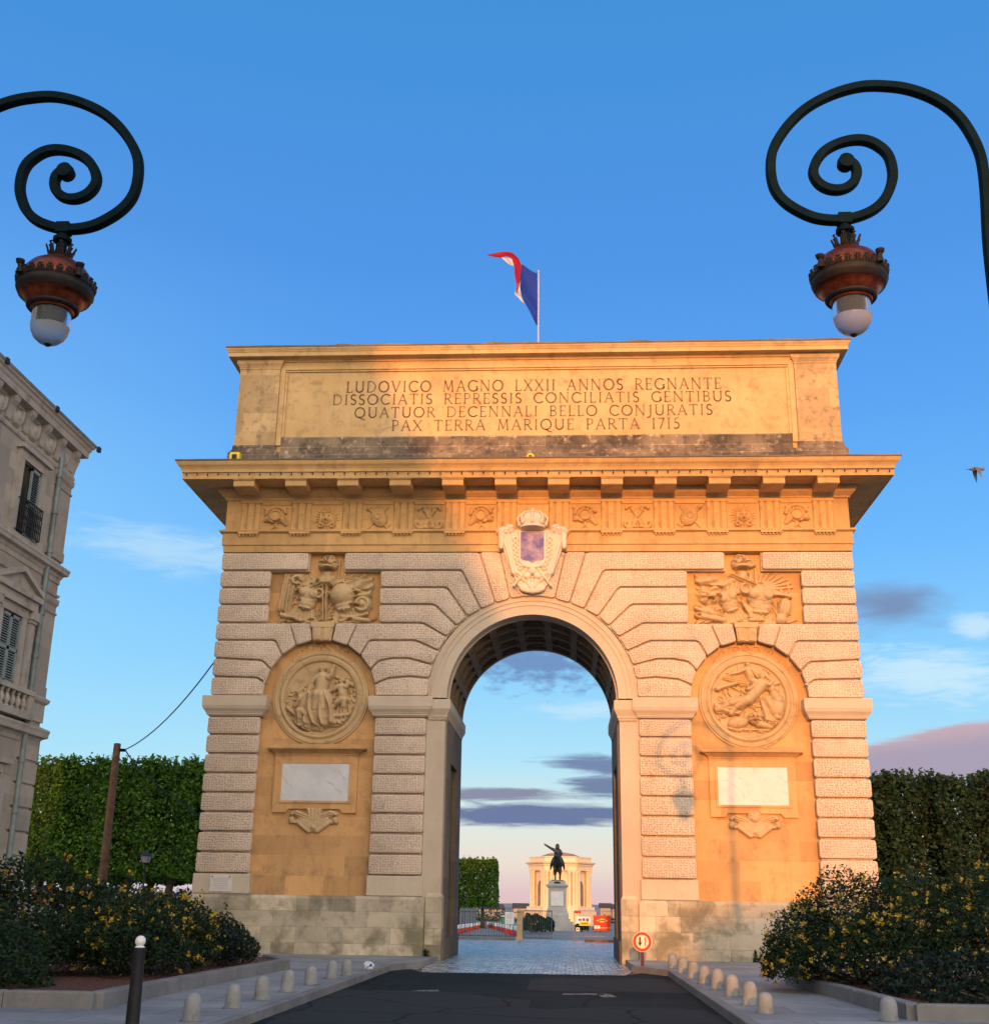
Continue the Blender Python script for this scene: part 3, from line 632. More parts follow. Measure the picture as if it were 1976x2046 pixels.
# rusticated piers
LOW = [6.30, 5.79, 5.27, 4.745, 4.225, 3.71, 3.19, 2.66, 2.11]
NA = (5.93, 6.88, 1.56)
ZR = [11.03, 10.48, 9.98, 9.48, 8.945, 8.44, 7.93, 7.40, 6.86]
def narc(p0, p1, n=3):                                          # follow the niche arch between two points
    a0 = math.atan2(p0[0] - NA[0], p0[1] - NA[1]); a1 = math.atan2(p1[0] - NA[0], p1[1] - NA[1])
    return [(NA[0] + NA[2] * math.sin(a0 + (a1 - a0) * i / n), NA[1] + NA[2] * math.cos(a0 + (a1 - a0) * i / n)) for i in range(1, n)]
J = [(0.63, 9.645), (1.04, 9.515), (1.45, 9.335), (1.83, 9.12), (2.13, 8.85), (2.40, 8.54), (2.61, 8.14), (2.76, 7.75), (2.845, 7.37), (2.875, 6.86)]
BN = {1: (1.52, 11.03), 2: (2.02, 10.48), 3: (2.44, 9.98), 4: (2.78, 9.48), 5: (3.09, 8.945), 6: (3.27, 8.44), 7: (3.45, 7.93)}
NI = {'k': (5.66, 8.43), 4: (5.21, 8.29), 5: (4.83, 8.00), 6: (4.53, 7.60), 7: (4.40, 7.20), 's': (4.36, 6.86)}
NO = {'k': (6.20, 8.43), 4: (6.65, 8.29), 5: (7.03, 8.00), 6: (7.33, 7.60), 7: (7.46, 7.20), 's': (7.50, 6.86)}
for sg in (-1, 1):
    F = lambda pts: [(sg * u, z) for u, z in pts]
    inner = MB(); outer = MB(); upper = MB()
    for a, b_ in zip(LOW, LOW[1:]):
        block(inner, F([(2.88, b_), (4.35, b_), (4.35, a), (2.88, a)])); block(outer, F([(7.50, b_), (9.02, b_), (9.02, a), (7.50, a)]))
        outer.box(sg * 8.86, sg * (9.0), .30, DEP, b_ + .025, a - .025)
    inner.build('rusticated_pier', M['rustic'], arch, 40); outer.build('rusticated_pier', M['rustic'], arch, 40)
    # upper wall: rows, voussoirs of the main arch and of the niche
    U = upper
    block(U, F([J[0], (0.94, 11.03), (1.52, 11.03), J[1]]), gap=.014)
    block(U, F([J[1], BN[1], (5.43, 11.03), (5.43, 10.48), BN[2], J[2]]))
    for k in (1, 2, 3): block(U, F([J[k + 1], BN[k + 1], (4.38, ZR[k]), (4.36, ZR[k + 1]), BN[k + 2], J[k + 2]]))
    block(U, F([J[5], BN[5], (4.95, 8.945), NI[4]] + narc(NI[4], NI[5]) + [NI[5], (4.59, 8.44), BN[6], J[6]]))
    block(U, F([NI[4], (4.95, 8.945), (5.57, 8.945), NI['k']] + narc(NI['k'], NI[4])), gap=.016)
    block(U, F([J[6], BN[6], (4.59, 8.44), NI[5]] + narc(NI[5], NI[6]) + [NI[6], (4.30, 7.86), (3.9, 7.93), BN[7], J[7]]))
    block(U, F([J[7], BN[7], (3.9, 7.93), (4.30, 7.86), NI[6]] + narc(NI[6], NI[7]) + [NI[7], (4.0, 7.37), (3.4, 7.42), J[8]]))
    block(U, F([J[8], (3.4, 7.42), (4.0, 7.37), NI[7]] + narc(NI[7], NI['s']) + [NI['s'], J[9]]))
    block(U, F([NO['k'], (6.29, 8.945), (6.88, 8.945), NO[4]] + narc(NO[4], NO['k'])), gap=.016)
    block(U, F([NO[4], (6.88, 8.945), (9.02, 8.945), (9.02, 8.44), (7.27, 8.44), NO[5]] + narc(NO[5], NO[4])))
    block(U, F([NO[5], (7.27, 8.44), (9.02, 8.44), (9.02, 7.93), (7.60, 7.86), NO[6]] + narc(NO[6], NO[5])))
    block(U, F([NO[6], (7.60, 7.86), (9.02, 7.93), (9.02, 7.40), (7.7, 7.37), NO[7]] + narc(NO[7], NO[6])))
    block(U, F([NO[7], (7.7, 7.37), (9.02, 7.40), (9.02, 6.86), NO['s']] + narc(NO['s'], NO[7])))
    block(U, F([(6.44, 10.48), (9.02, 10.48), (9.02, 11.03), (6.44, 11.03)]))
    for k in (1, 2, 3): block(U, F([(7.50, ZR[k + 1]), (9.02, ZR[k + 1]), (9.02, ZR[k]), (7.50, ZR[k])]))
    for k in range(8): U.box(sg * 8.86, sg * 9.0, .30, DEP, ZR[k + 1] + .025, ZR[k] - .025)
    if sg < 0: block(U, [(-.94, 11.03), (-.63, 9.645), (-.3, 9.70), (0, 9.715), (.3, 9.70), (.63, 9.645), (.94, 11.03)], gap=.014)
    U.build('rusticated_upper_wall', M['rustic'], arch, 40)
    # plain bases, plinth, jamb pedestals
    pb = MB(); pb.bbox(sg * 2.86, sg * 4.36, -.012, .30, 1.585, 2.10, .02); pb.build('pier_base', M['base'], arch); pb = MB(); pb.bbox(sg * 7.49, sg * 9.03, -.012, DEP, 1.585, 2.10, .02)
    pb.build('pier_base', M['base'], arch)
    pl = MB(); pl.rect_mould(min(sg * 2.80, sg * 9.07), max(sg * 2.80, sg * 9.07), -.09, DEP, [(0, 0), (0, 1.50), (-.02, 1.535), (-.05, 1.58)]); pl.build('plinth', M['plinth'], arch)
    # imposts
    for (u0, u1, dy) in ((2.88, 4.36, .3), (7.49, 9.01, DEP)):
        im = MB(); im.rect_mould(min(sg * u0, sg * u1), max(sg * u0, sg * u1), -.01, dy,
            [(0, 6.30), (.015, 6.33), (.035, 6.335), (.035, 6.375), (.05, 6.38), (.06, 6.41), (.09, 6.45), (.12, 6.49), (.135, 6.54), (.135, 6.56), (.145, 6.565), (.145, 6.83), (.135, 6.845), (.0, 6.862)])
        im.build('impost', M['smooth'], arch)
    im = MB(); im.rect_mould(min(sg * 2.38, sg * 2.83), max(sg * 2.38, sg * 2.83), .07, DEP - .1,
        [(0, 6.22), (.02, 6.24), (.03, 6.29), (.05, 6.30), (.06, 6.36), (.10, 6.44), (.13, 6.50), (.14, 6.52), (.14, 6.76), (.12, 6.78), (0, 6.80)])
    im.build('impost', M['smooth'], arch)
    # pilaster strip beside the opening, with its chamfered foot, and the jamb behind
    ps = MB(); ps.box(sg * 2.385, sg * 2.90, .09, .56, 0, 6.3); ps.build('arch_pilaster', M['smooth'], arch)
    ft = MB(); ft.rect_mould(min(sg * 2.34, sg * 2.775), max(sg * 2.34, sg * 2.775), .03, .62, [(0, 0), (0, 1.58), (-.045, 1.68)]); ft.build('pilaster_foot', M['plinth'], arch)
    jb = MB(); jb.box(sg * 2.335, sg * 2.60, .56, 1.5, 0, SPR); jb.box(sg * 2.335, sg * 2.60, 3.5, DEP - .1, 0, SPR); jb.box(sg * 2.335, sg * 2.60, 1.5, 3.5, 5.2, SPR); jb.box(sg * 2.47, sg * 2.60, 1.5, 3.5, 0, 5.2)
    jb.box(sg * 2.30, sg * 2.60, .57, DEP - .12, 0, .55)
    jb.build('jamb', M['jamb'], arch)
# archivolt: three stepped rings
def ring_bar(mb, r0, r1, y0, y1, n=64, cz=SPR):
    a = arcpts(0, cz, r0, -90, 90, n); b_ = arcpts(0, cz, r1, -90, 90, n)
    vs = [(x, y0, z) for x, z in a] + [(x, y0, z) for x, z in b_] + [(x, y1, z) for x, z in a] + [(x, y1, z) for x, z in b_]; N = n + 1; fs = []
    for i in range(n): fs += [(i, N + i, N + i + 1, i + 1), (2 * N + i + 1, 3 * N + i + 1, 3 * N + i, 2 * N + i), (i, i + 1, 2 * N + i + 1, 2 * N + i), (N + i + 1, N + i, 3 * N + i, 3 * N + i + 1)]
    mb.add(vs, fs)
av = MB(); ring_bar(av, 2.365, 2.62, .085, .58); ring_bar(av, 2.62, 2.655, .06, .5); ring_bar(av, 2.655, 2.75, .075, .5); ring_bar(av, 2.75, 2.79, .045, .5); ring_bar(av, 2.79, 2.90, .10, .5)
av.build('archivolt', M['smooth'], arch, 30)
# vault with sunk coffers
vt = MB(); NA_, ND = 9, 4
def vp(a, y, r): return (r * math.sin(R(a)), y, SPR + r * math.cos(R(a)))
def vquad(a0, a1, y0, y1, r, sub=3):
    for i in range(sub):
        b0, b1 = a0 + (a1 - a0) * i / sub, a0 + (a1 - a0) * (i + 1) / sub
        vt.add([vp(b0, y0, r), vp(b1, y0, r), vp(b1, y1, r), vp(b0, y1, r)], [(0, 1, 2, 3)])
def vwall(a0, a1, y0, y1, r0, r1):
    for (p, q_) in (((a0, y0), (a1, y0)), ((a1, y0), (a1, y1)), ((a1, y1), (a0, y1)), ((a0, y1), (a0, y0))):
        n = 3
        for i in range(n):
            s0 = (p[0] + (q_[0] - p[0]) * i / n, p[1] + (q_[1] - p[1]) * i / n); s1 = (p[0] + (q_[0] - p[0]) * (i + 1) / n, p[1] + (q_[1] - p[1]) * (i + 1) / n)
            vt.add([vp(*s0, r0), vp(*s1, r0), vp(*s1, r1), vp(*s0, r1)], [(0, 1, 2, 3)])
y0v, y1v = .60, DEP - .06; da = 180 / NA_; dy = (y1v - y0v) / ND
for i in range(NA_):
    for j in range(ND):
        a0, a1 = -90 + i * da, -90 + (i + 1) * da; yy0, yy1 = y0v + j * dy, y0v + (j + 1) * dy
        ma, my = da * .13, dy * .12; r = 2.335
        vquad(a0, a1, yy0, yy0 + my, r); vquad(a0, a1, yy1 - my, yy1, r); vquad(a0, a0 + ma, yy0 + my, yy1 - my, r, 1); vquad(a1 - ma, a1, yy0 + my, yy1 - my, r, 1)
        A0, A1, B0, B1 = a0 + ma, a1 - ma, yy0 + my, yy1 - my; vwall(A0, A1, B0, B1, r, r + .09)
        m2, n2 = da * .10, dy * .09
        vquad(A0, A1, B0, B0 + n2, r + .09); vquad(A0, A1, B1 - n2, B1, r + .09); vquad(A0, A0 + m2, B0 + n2, B1 - n2, r + .09, 1); vquad(A1 - m2, A1, B0 + n2, B1 - n2, r + .09, 1)
        vwall(A0 + m2, A1 - m2, B0 + n2, B1 - n2, r + .09, r + .17); vquad(A0 + m2, A1 - m2, B0 + n2, B1 - n2, r + .17)
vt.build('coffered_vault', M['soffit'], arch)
er = MB(); ring_bar(er, 2.325, 2.40, .575, .625); er.build('vault_edge_moulding', M['smooth'], arch, 30)
rr = MB(); ring_bar(rr, 2.335, 2.9, DEP - .06, DEP + .1); rr.build('archivolt', M['smooth'], arch, 30)
# ------------------------------------------------------------------ entablature
X0 = 8.98
ar = MB()
ar.rect_mould(-X0, X0, .0, DEP, [(-.06, 11.02), (.0, 11.03), (.01, 11.22), (.045, 11.235), (.05, 11.57), (.075, 11.59), (.12, 11.61), (.13, 11.615), (.13, 11.67), (.02, 11.685)])
ar.build('architrave', M['frieze'], arch)
fz = MB(); fz.box(-X0, X0, .02, DEP, 11.685, 12.60); fz.build('frieze', M['frieze'], arch)
TR = [-8.25 + 1.5 * i for i in range(12)]
def triglyph(w=0.60):
    t = MB(); z0, z1 = 11.687, 12.50; h = w / 2
    # fluted slab: three flat bars between V-shaped cuts
    prof = [(-h, 0.0), (-h + .035, -.055), (-h + .15, -.055), (-h + .19, -.012), (-h + .23, -.055), (-h + .37, -.055), (-h + .41, -.012), (-h + .45, -.055), (h - .035, -.055), (h, 0)]
    vs = [(x, y, z0) for x, y in prof] + [(x, y, z1) for x, y in prof]; n = len(prof)
    t.add(vs, [(i, i + 1, n + i + 1, n + i) for i in range(n - 1)] + [tuple(range(n, 2 * n)), tuple(range(n - 1, -1, -1))])
    t.box(-h - .015, h + .015, -.072, .0, 12.50, 12.595)
    t.box(-h, h, -.165, -.10, 11.545, 11.605)
    for k in range(6): t.lathe([(.024, 11.49), (.018, 11.545)], (-h + .05 + .1 * k, -.135, 0), 8)
    return t
tri = triglyph().build('triglyph', M['frieze'], arch, loc=(TR[0], .02, 0))
for x in TR[1:]:
    c_ = tri.copy(); COL.objects.link(c_); c_.parent = arch; c_.location = (x, .02, 0)
mt_ = MB(); mt_.box(-.44, .44, -.02, .019, 12.46, 12.595); mt0 = mt_.build('metope_band', M['frieze'], arch, None, (-7.5, 0, 0))
for i in range(1, 11):
    c_ = mt0.copy(); COL.objects.link(c_); c_.parent = arch; c_.location = (-7.5 + 1.5 * i, 0, 0)
cn = MB()
cn.rect_mould(-X0, X0, .0, DEP, [(.02, 12.597), (.04, 12.60), (.05, 12.66), (.07, 12.665), (.11, 12.70), (.17, 12.75), (.215, 12.82), (.225, 12.86), (.235, 12.862), (.235, 12.93), (1.02, 12.945), (1.05, 12.91),
    (1.06, 12.91), (1.06, 13.10), (1.085, 13.105), (1.09, 13.14), (1.105, 13.19), (1.145, 13.25), (1.195, 13.30), (1.215, 13.345), (1.22, 13.35), (1.235, 13.40), (1.22, 13.42), (.2, 13.52)])
cn.build('cornice', M['frieze'], arch)
cl = MB(); cl.rect_mould(-X0, X0, .0, DEP, [(1.20, 13.405), (1.26, 13.41), (1.26, 13.45), (.3, 13.54)]); cl.build('lead_flashing', M['capstone'], arch)
md = MB()
md.prism([(0, 0), (1, 0), (1, 1), (0, 1)], 0, 1); md = MB()
pf = [(-.24, 12.93), (-.24, 12.70), (-.98, 12.70), (-1.0, 12.72), (-1.0, 12.86), (-1.035, 12.90), (-1.035, 12.945)]        # (y, z) side profile
vs = [(-.30, y, z) for y, z in pf] + [(.30, y, z) for y, z in pf]; n = len(pf)
md.add(vs, [tuple(range(n)), tuple(range(2 * n - 1, n - 1, -1))] + [(i, n + i, n + (i + 1) % n, (i + 1) % n) for i in range(n)])
md.box(-.325, .325, -1.04, -.24, 12.885, 12.94)
mod = md.build('modillion', M['frieze'], arch, loc=(TR[0], 0, 0))
for x in TR[1:]:
    c_ = mod.copy(); COL.objects.link(c_); c_.parent = arch; c_.location = (x, 0, 0)

# ------------------------------------------------------------------ attic
at = MB(); at.box(-9.0, 9.0, .36, DEP - .3, 13.45, 17.25); at.build('attic_body', M['attic'], arch)
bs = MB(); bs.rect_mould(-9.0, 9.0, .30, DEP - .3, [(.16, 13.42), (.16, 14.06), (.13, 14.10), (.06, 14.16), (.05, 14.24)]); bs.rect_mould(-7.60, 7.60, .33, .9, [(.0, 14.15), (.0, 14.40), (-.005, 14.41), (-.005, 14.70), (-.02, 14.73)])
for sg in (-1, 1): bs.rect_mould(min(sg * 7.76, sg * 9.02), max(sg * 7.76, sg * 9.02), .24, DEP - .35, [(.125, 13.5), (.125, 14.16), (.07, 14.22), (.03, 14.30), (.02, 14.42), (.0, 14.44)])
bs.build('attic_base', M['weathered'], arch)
for sg in (-1, 1):
    pa = MB(); x0_, x1_ = min(sg * 7.77, sg * 9.01), max(sg * 7.77, sg * 9.01)
    pa.rect_mould(x0_, x1_, .255, DEP - .36, [(.0, 14.42), (.0, 16.93), (.02, 16.95), (.02, 17.0), (.03, 17.005), (.05, 17.05), (.09, 17.10), (.10, 17.16), (.10, 17.20)])
    pa.build('attic_pilaster', M['atticblock'], arch)
pn = MB()                                                       # moulded frame round the inscription
def frame(mb, x0, x1, z0, z1, w, y0, y1):
    mb.box(x0, x1, y0, y1, z1 - w, z1); mb.box(x0, x1, y0, y1, z0, z0 + w); mb.box(x0, x0 + w, y0, y1, z0 + w, z1 - w); mb.box(x1 - w, x1, y0, y1, z0 + w, z1 - w)
pn.box(-7.76, 7.76, .29, .37, 17.03, 17.19); pn.box(-7.76, -7.605, .29, .37, 14.45, 17.03); pn.box(7.605, 7.76, .29, .37, 14.45, 17.03); pn.box(-7.6, -7.53, .31, .37, 14.72, 16.84); pn.box(7.53, 7.6, .31, .37, 14.72, 16.84); pn.box(-7.6, 7.6, .31, .37, 16.865, 16.915)
pn.box(-7.6, 7.6, .27, .37, 16.92, 17.028)
pn.build('inscription_frame', M['attic'], arch)
cc = MB(); cc.rect_mould(-9.0, 9.0, .30, DEP - .3, [(.02, 17.17), (.05, 17.175), (.06, 17.21), (.10, 17.23), (.13, 17.25), (.31, 17.26), (.31, 17.255), (.33, 17.255), (.335, 17.38), (.35, 17.385), (.37, 17.43), (.40, 17.47), (.41, 17.50), (.39, 17.52)])
cc.build('attic_cornice', M['attic'], arch)
rf = MB(); rng = random.Random(4)
rf.rect_mould(-9.0, 9.0, .30, DEP - .3, [(.36, 17.515), (.42, 17.517), (.415, 17.57), (.2, 17.64), (-.6, 17.66)])
for i in range(60):
    x = rng.uniform(-9.2, 9.2); rf.bbox(x, x + rng.uniform(.1, .6), -.09 + rng.uniform(0, .12), .25, 17.55, 17.595 + rng.uniform(0, .035), .01)
rf.build('attic_roof', M['capstone'], arch)

# inscription: Roman capitals drawn as strokes with serifs (unit height 1)
def arc(cx, cy, rx, ry, a0, a1, n=9): return [(cx + rx * math.cos(R(a0 + (a1 - a0) * i / n)), cy + ry * math.sin(R(a0 + (a1 - a0) * i / n))) for i in range(n + 1)]
TK, TN = 0.125, 0.075
GL = {  # width, [(points, stroke)], serif points
 'A': (.80, [([(.06, 0), (.40, 1)], TN), ([(.40, 1), (.74, 0)], TK), ([(.20, .36), (.60, .36)], TN)], [(.06, 0), (.74, 0)]),
 'B': (.64, [([(.12, 0), (.12, 1)], TK), ([(.12, 1)] + arc(.30, .76, .24, .24, 90, -90) + [(.12, .52)], TN), ([(.12, .52)] + arc(.30, .26, .28, .26, 90, -90) + [(.12, 0)], TN)], [(.12, 0), (.12, 1)]),
 'C': (.84, [(arc(.50, .5, .44, .5, 48, 312, 16), TK)], [(.79, .87), (.79, .13)]),
 'D': (.84, [([(.12, 0), (.12, 1)], TK), ([(.12, 1)] + arc(.32, .5, .46, .5, 90, -90, 14) + [(.12, 0)], TN)], [(.12, 0), (.12, 1)]),
 'E': (.58, [([(.12, 0), (.12, 1)], TK), ([(.12, 1), (.52, 1)], TN), ([(.12, .52), (.44, .52)], TN), ([(.12, 0), (.54, 0)], TN), ([(.52, 1), (.52, .88)], TN), ([(.54, 0), (.54, .13)], TN)], [(.12, 0), (.12, 1)]),
 'G': (.88, [(arc(.50, .5, .44, .5, 48, 330, 16), TK), ([(.80, .06), (.80, .44)], TK)], [(.79, .87), (.80, .44)]),
 'I': (.30, [([(.15, 0), (.15, 1)], TK)], [(.15, 0), (.15, 1)]),
 'J': (.40, [([(.26, 1), (.26, .0), (.20, -.16), (.08, -.24), (-.04, -.22)], TK)], [(.26, 1)]),
 'L': (.56, [([(.12, 0), (.12, 1)], TK), ([(.12, 0), (.53, 0)], TN), ([(.53, 0), (.53, .14)], TN)], [(.12, 0), (.12, 1)]),
 'M': (1.0, [([(.12, 0), (.20, 1)], TN), ([(.20, 1), (.50, .12)], TK), ([(.50, .12), (.80, 1)], TN), ([(.80, 1), (.88, 0)], TK)], [(.12, 0), (.88, 0), (.20, 1), (.80, 1)]),
 'N': (.88, [([(.12, 0), (.12, 1)], TN), ([(.12, 1), (.76, 0)], TK), ([(.76, 0), (.76, 1)], TN)], [(.12, 0), (.12, 1), (.76, 1)]),
 'O': (.96, [(arc(.48, .5, .43, .5, 0, 360, 22), TK)], []),
 'P': (.60, [([(.12, 0), (.12, 1)], TK), ([(.12, 1)] + arc(.30, .74, .25, .26, 90, -90) + [(.12, .48)], TN)], [(.12, 0), (.12, 1)]),
 'Q': (.98, [(arc(.48, .5, .43, .5, 0, 360, 22), TK), ([(.46, .06), (.66, -.14), (.98, -.26)], TK)], []),
 'R': (.70, [([(.12, 0), (.12, 1)], TK), ([(.12, 1)] + arc(.30, .75, .25, .25, 90, -90) + [(.12, .50)], TN), ([(.32, .50), (.68, 0)], TK)], [(.12, 0), (.12, 1), (.68, 0)]),
 'S': (.54, [(arc(.28, .75, .21, .25, 35, 250, 9) + arc(.26, .25, .23, .25, 75, -150, 10), TK)], []),
 'T': (.72, [([(.36, 0), (.36, 1)], TK), ([(.03, 1), (.69, 1)], TN), ([(.04, 1), (.03, .86)], TN), ([(.68, 1), (.69, .86)], TN)], [(.36, 0)]),
 'U': (.84, [([(.12, 1), (.12, .34)] + arc(.42, .32, .30, .32, 180, 360, 10) + [(.72, 1)], TK)], [(.12, 1), (.72, 1)]),
 'V': (.80, [([(.06, 1), (.40, 0)], TK), ([(.40, 0), (.74, 1)], TN)], [(.06, 1), (.74, 1)]),
 'X': (.76, [([(.07, 1), (.69, 0)], TK), ([(.69, 1), (.07, 0)], TN)], [(.07, 1), (.69, 1), (.07, 0), (.69, 0)]),
 '1': (.30, [([(.15, 0), (.15, 1)], TK)], [(.15, 0), (.15, 1)]),
 '7': (.54, [([(.04, 1), (.50, 1), (.18, 0)], TK)], []),
 '5': (.54, [([(.46, 1.06), (.16, .94), (.13, .60)], TN), ([(.13, .60)] + arc(.24, .30, .24, .30, 95, -140, 10), TK)], []),
}
def text_mesh(mb, s, x0, x1, z0, z1, y, gap=.22, space=.62, depth=.006, wt=1.0):
    h = z1 - z0; ws = [space if c == ' ' else GL[c][0] for c in s]; tot = sum(ws) + gap * (len(s) - 1); kx = (x1 - x0) / (tot * h); x = x0
    def stroke(pts, w):
        for (a, b_) in zip(pts, pts[1:]):
            A, B = Vector((x + a[0] * h * kx, z0 + a[1] * h)), Vector((x + b_[0] * h * kx, z0 + b_[1] * h)); d = B - A
            if d.length < 1e-6: continue
            d.normalize(); nn = Vector((-d.y, d.x)) * w * h * .5 * wt; e = d * w * h * .15
            mb.add([(p.x, y, p.y) for p in (A - nn - e, B - nn + e, B + nn + e, A + nn - e)], [(0, 1, 2, 3)])
    for c, w in zip(s, ws):
        if c != ' ':
            _, st_, sf = GL[c]
            for pts, tw in st_: stroke(pts, tw)
            for (sx, sz) in sf: stroke([(sx - .11, sz), (sx + .11, sz)], .05)
        x += (w + gap) * h * kx
ins = MB()
for i_, (s, x0, x1, z0, z1) in enumerate((('LUDOVICO MAGNO LXXII ANNOS REGNANTE', -5.71, 5.60, 16.19, 16.54), ('DISSOCIATIS REPRESSIS CONCILIATIS GENTIBUS', -6.11, 5.88, 15.785, 16.11),
                         ('QUATUOR DECENNALI BELLO CONJURATIS', -5.42, 5.31, 15.355, 15.68), ('PAX TERRA MARIQUE PARTA 1715', -4.27, 4.33, 14.92, 15.25))):
    text_mesh(ins, s, x0, x1, z0, z1, .354)
ins.build('inscription', M['letter'], arch)

# ------------------------------------------------------------------ carved reliefs
rg = np.random.default_rng(11)
def helmet(f):
    r = Relief(.86, .78, .012)
    r.ell(0, .05, .26, .22, 10 * f, .09); r.cap(-.2 * f, -.05, -.3 * f, -.18, .12, .07, .7); r.ell(.20 * f, -.02, .18, .10, -25 * f, .11)
    r.cap(.1 * f, -.12, .32 * f, .02, .05, .03, 1, .04); r.line(arc(0, .08, .30, .26, 20, 175, 12), .055, .9, .03)
    for k in range(7): r.cap(.28 * f - .09 * k * f, .22 + .05 * math.sin(k), .36 * f - .11 * k * f, .30, .03, .02, 1, .03)
    r.cap(0, -.2, -.06 * f, -.33, .05, .03, 1); r.cap(.02, -.22, .12 * f, -.33, .04, .02, 1); r.dig(.17 * f, .01, .05, .025, .06); r.ring(0, .06, .15, .025, .03, .09); return r
def sunface(f):
    r = Relief(.9, .8, .012); r.ell(0, 0, .17, .20, 0, .12)
    for k in range(24):
        a = 2 * math.pi * k / 24; q_ = .38 if k % 2 else .33; r.cap(.2 * math.cos(a), .2 * math.sin(a), q_ * math.cos(a + .12), q_ * math.sin(a + .12), .032, .012, 1, .01)
    r.ell(0, .12, .20, .12, 0, .13, 0, .35, 6, rad=True); r.ell(0, -.02, .03, .07, 0, .05, .11); r.dig(-.065, .03, .04, .022, .05); r.dig(.065, .03, .04, .022, .05); r.dig(0, -.10, .06, .018, .05)
    for s_ in (-1, 1): r.cap(s_ * .16, .08, s_ * .19, -.16, .05, .04, 1, .03); r.ring(s_ * .17, -.22, .06, .025, .05, .02)
    return r
def trophyshield(f):
    r = Relief(.9, .8, .012); r.cap(-.3 * f, -.33, .3 * f, .33, .035, .03, 1); r.cap(.3 * f, -.33, -.28 * f, .3, .035, .05, 1)
    r.ell(.04 * f, .0, .23, .29, 28 * f, .07, .02, flat=True); r.ell(.04 * f, 0, .17, .22, 28 * f, .04, .08); r.ring(.02 * f, .02, .08, .03, .04, .10)
    r.ell(-.27 * f, .28, .09, .06, 40, .09); r.cap(.26 * f, -.27, .36 * f, -.2, .05, .03, 1); return r
def monogram(f):
    r = Relief(.96, .84, .012)
    for s_ in (-1, 1):
        r.line([(s_ * .05, -.12), (-s_ * .16, .26)], .05, 1, .0); r.line([(s_ * .13, -.16), (-s_ * .05, .22)], .038, 1, .0)
        r.line(arc(s_ * .20, .25, .11, .07, 180, -60, 10) if s_ < 0 else arc(.20, .25, .11, .07, 0, 240, 10), .045, 1, .02)
        r.line(arc(s_ * .24, -.20, .13, .13, (180 if s_ > 0 else 0), (360 if s_ > 0 else -180), 12), .05, 1, .02); r.ell(s_ * .35, -.17, .07, .06, 0, .09); r.ell(s_ * .10, -.30, .09, .06, 0, .09)
        r.cap(s_ * .1, -.28, s_ * .04, -.08, .05, .05, 1)
    r.ell(0, -.02, .05, .06, 0, .08); return r
seq = [(-7.5, helmet, -1), (-6, sunface, 1), (-4.5, trophyshield, 1), (-3, monogram, 1), (-1.5, helmet, 1), (1.5, helmet, -1), (3, monogram, 1), (4.5, trophyshield, -1), (6, sunface, 1), (7.5, helmet, 1)]
for i, (x, fn, f) in enumerate(seq):
    r_ = fn(f); r_.H *= 1.4; r_.mesh('metope_relief', M['frieze'], arch, x, 12.05, .024, seed=i, jitter=.003)

def clutter(r, x0, x1, z0, z1, n, seed, rr=.035, hh=1.0, b=.015):
    g_ = np.random.default_rng(seed)
    for _ in range(n):
        x, z = g_.uniform(x0, x1), g_.uniform(z0, z1); a = math.sin(x * 3.1 + seed) * 1.6 + z * 2.3 + g_.uniform(-.5, .5); l = g_.uniform(.06, .20)
        r.cap(x, z, x + l * math.cos(a), z + l * math.sin(a), rr * g_.uniform(.7, 1.5), rr * .6, hh, b)
def figure(r, x, z, s, lean=0, arms=((.5, .5), (-.4, -.1)), legs=((.15, -1.0), (-.15, -1.0)), cloth=True, look=1, b=.03):
    """a draped figure: hips at (x,z), s = torso length"""
    tx, tz = x + lean * s, z + s
    r.cap(x, z, tx, tz - .12 * s, .30 * s, .37 * s, .85, b); r.ell(tx - .09 * s, tz - .22 * s, .13 * s, .12 * s, 0, .12 * s, b + .16 * s); r.ell(tx + .11 * s, tz - .22 * s, .13 * s, .12 * s, 0, .12 * s, b + .16 * s)
    r.cap(tx, tz - .1 * s, tx + .03 * look * s, tz + .14 * s, .11 * s, .10 * s, 1, b + .05 * s); r.head(tx + .06 * look * s, tz + .30 * s, .19 * s, b + .05, look)
    for (ax, az_) in arms:
        sx = tx + (.26 if ax > 0 else -.26) * s; mx, mz = sx + ax * s * .5, tz - .1 * s + az_ * s * .35 - .1 * s; ex, ez = sx + ax * s, tz - .1 * s + az_ * s
        r.cap(sx, tz - .1 * s, mx, mz, .17 * s, .13 * s, 1.1, b + .06); r.cap(mx, mz, ex, ez, .13 * s, .085 * s, 1.1, b + .06); r.ell(ex, ez, .08 * s, .07 * s, 0, .09 * s, b + .04)
    for (lx, lz) in legs:
        kx, kz = x + lx * s * .75, z + lz * s * .52 + .05 * s; fx, fz_ = x + lx * s * 1.1, z + lz * s
        r.cap(x + (.1 if lx > 0 else -.1) * s, z, kx, kz, .29 * s, .21 * s, 1, b + .04); r.cap(kx, kz, fx, fz_, .20 * s, .12 * s, 1, b + .03); r.cap(fx, fz_, fx + .16 * s * look, fz_ - .04 * s, .08 * s, .06 * s, 1, b)
    if cloth:
        r.cap(x, z + .1 * s, x + .06 * s, z - .95 * s, .36 * s, .62 * s, .40, b, .6, 4); r.cap(tx - .25 * s, tz - .15 * s, x + .3 * s, z - .1 * s, .12 * s, .16 * s, .8, b + .08, .5, 3)
def rocks(r, pts, rr, seed):
    g_ = np.random.default_rng(seed)
    for (x, z) in pts: r.ell(x + g_.uniform(-.03, .03), z + g_.uniform(-.02, .02), rr * g_.uniform(.7, 1.5), rr * g_.uniform(.4, .8), g_.uniform(-40, 40), rr * g_.uniform(.5, .9), .01)
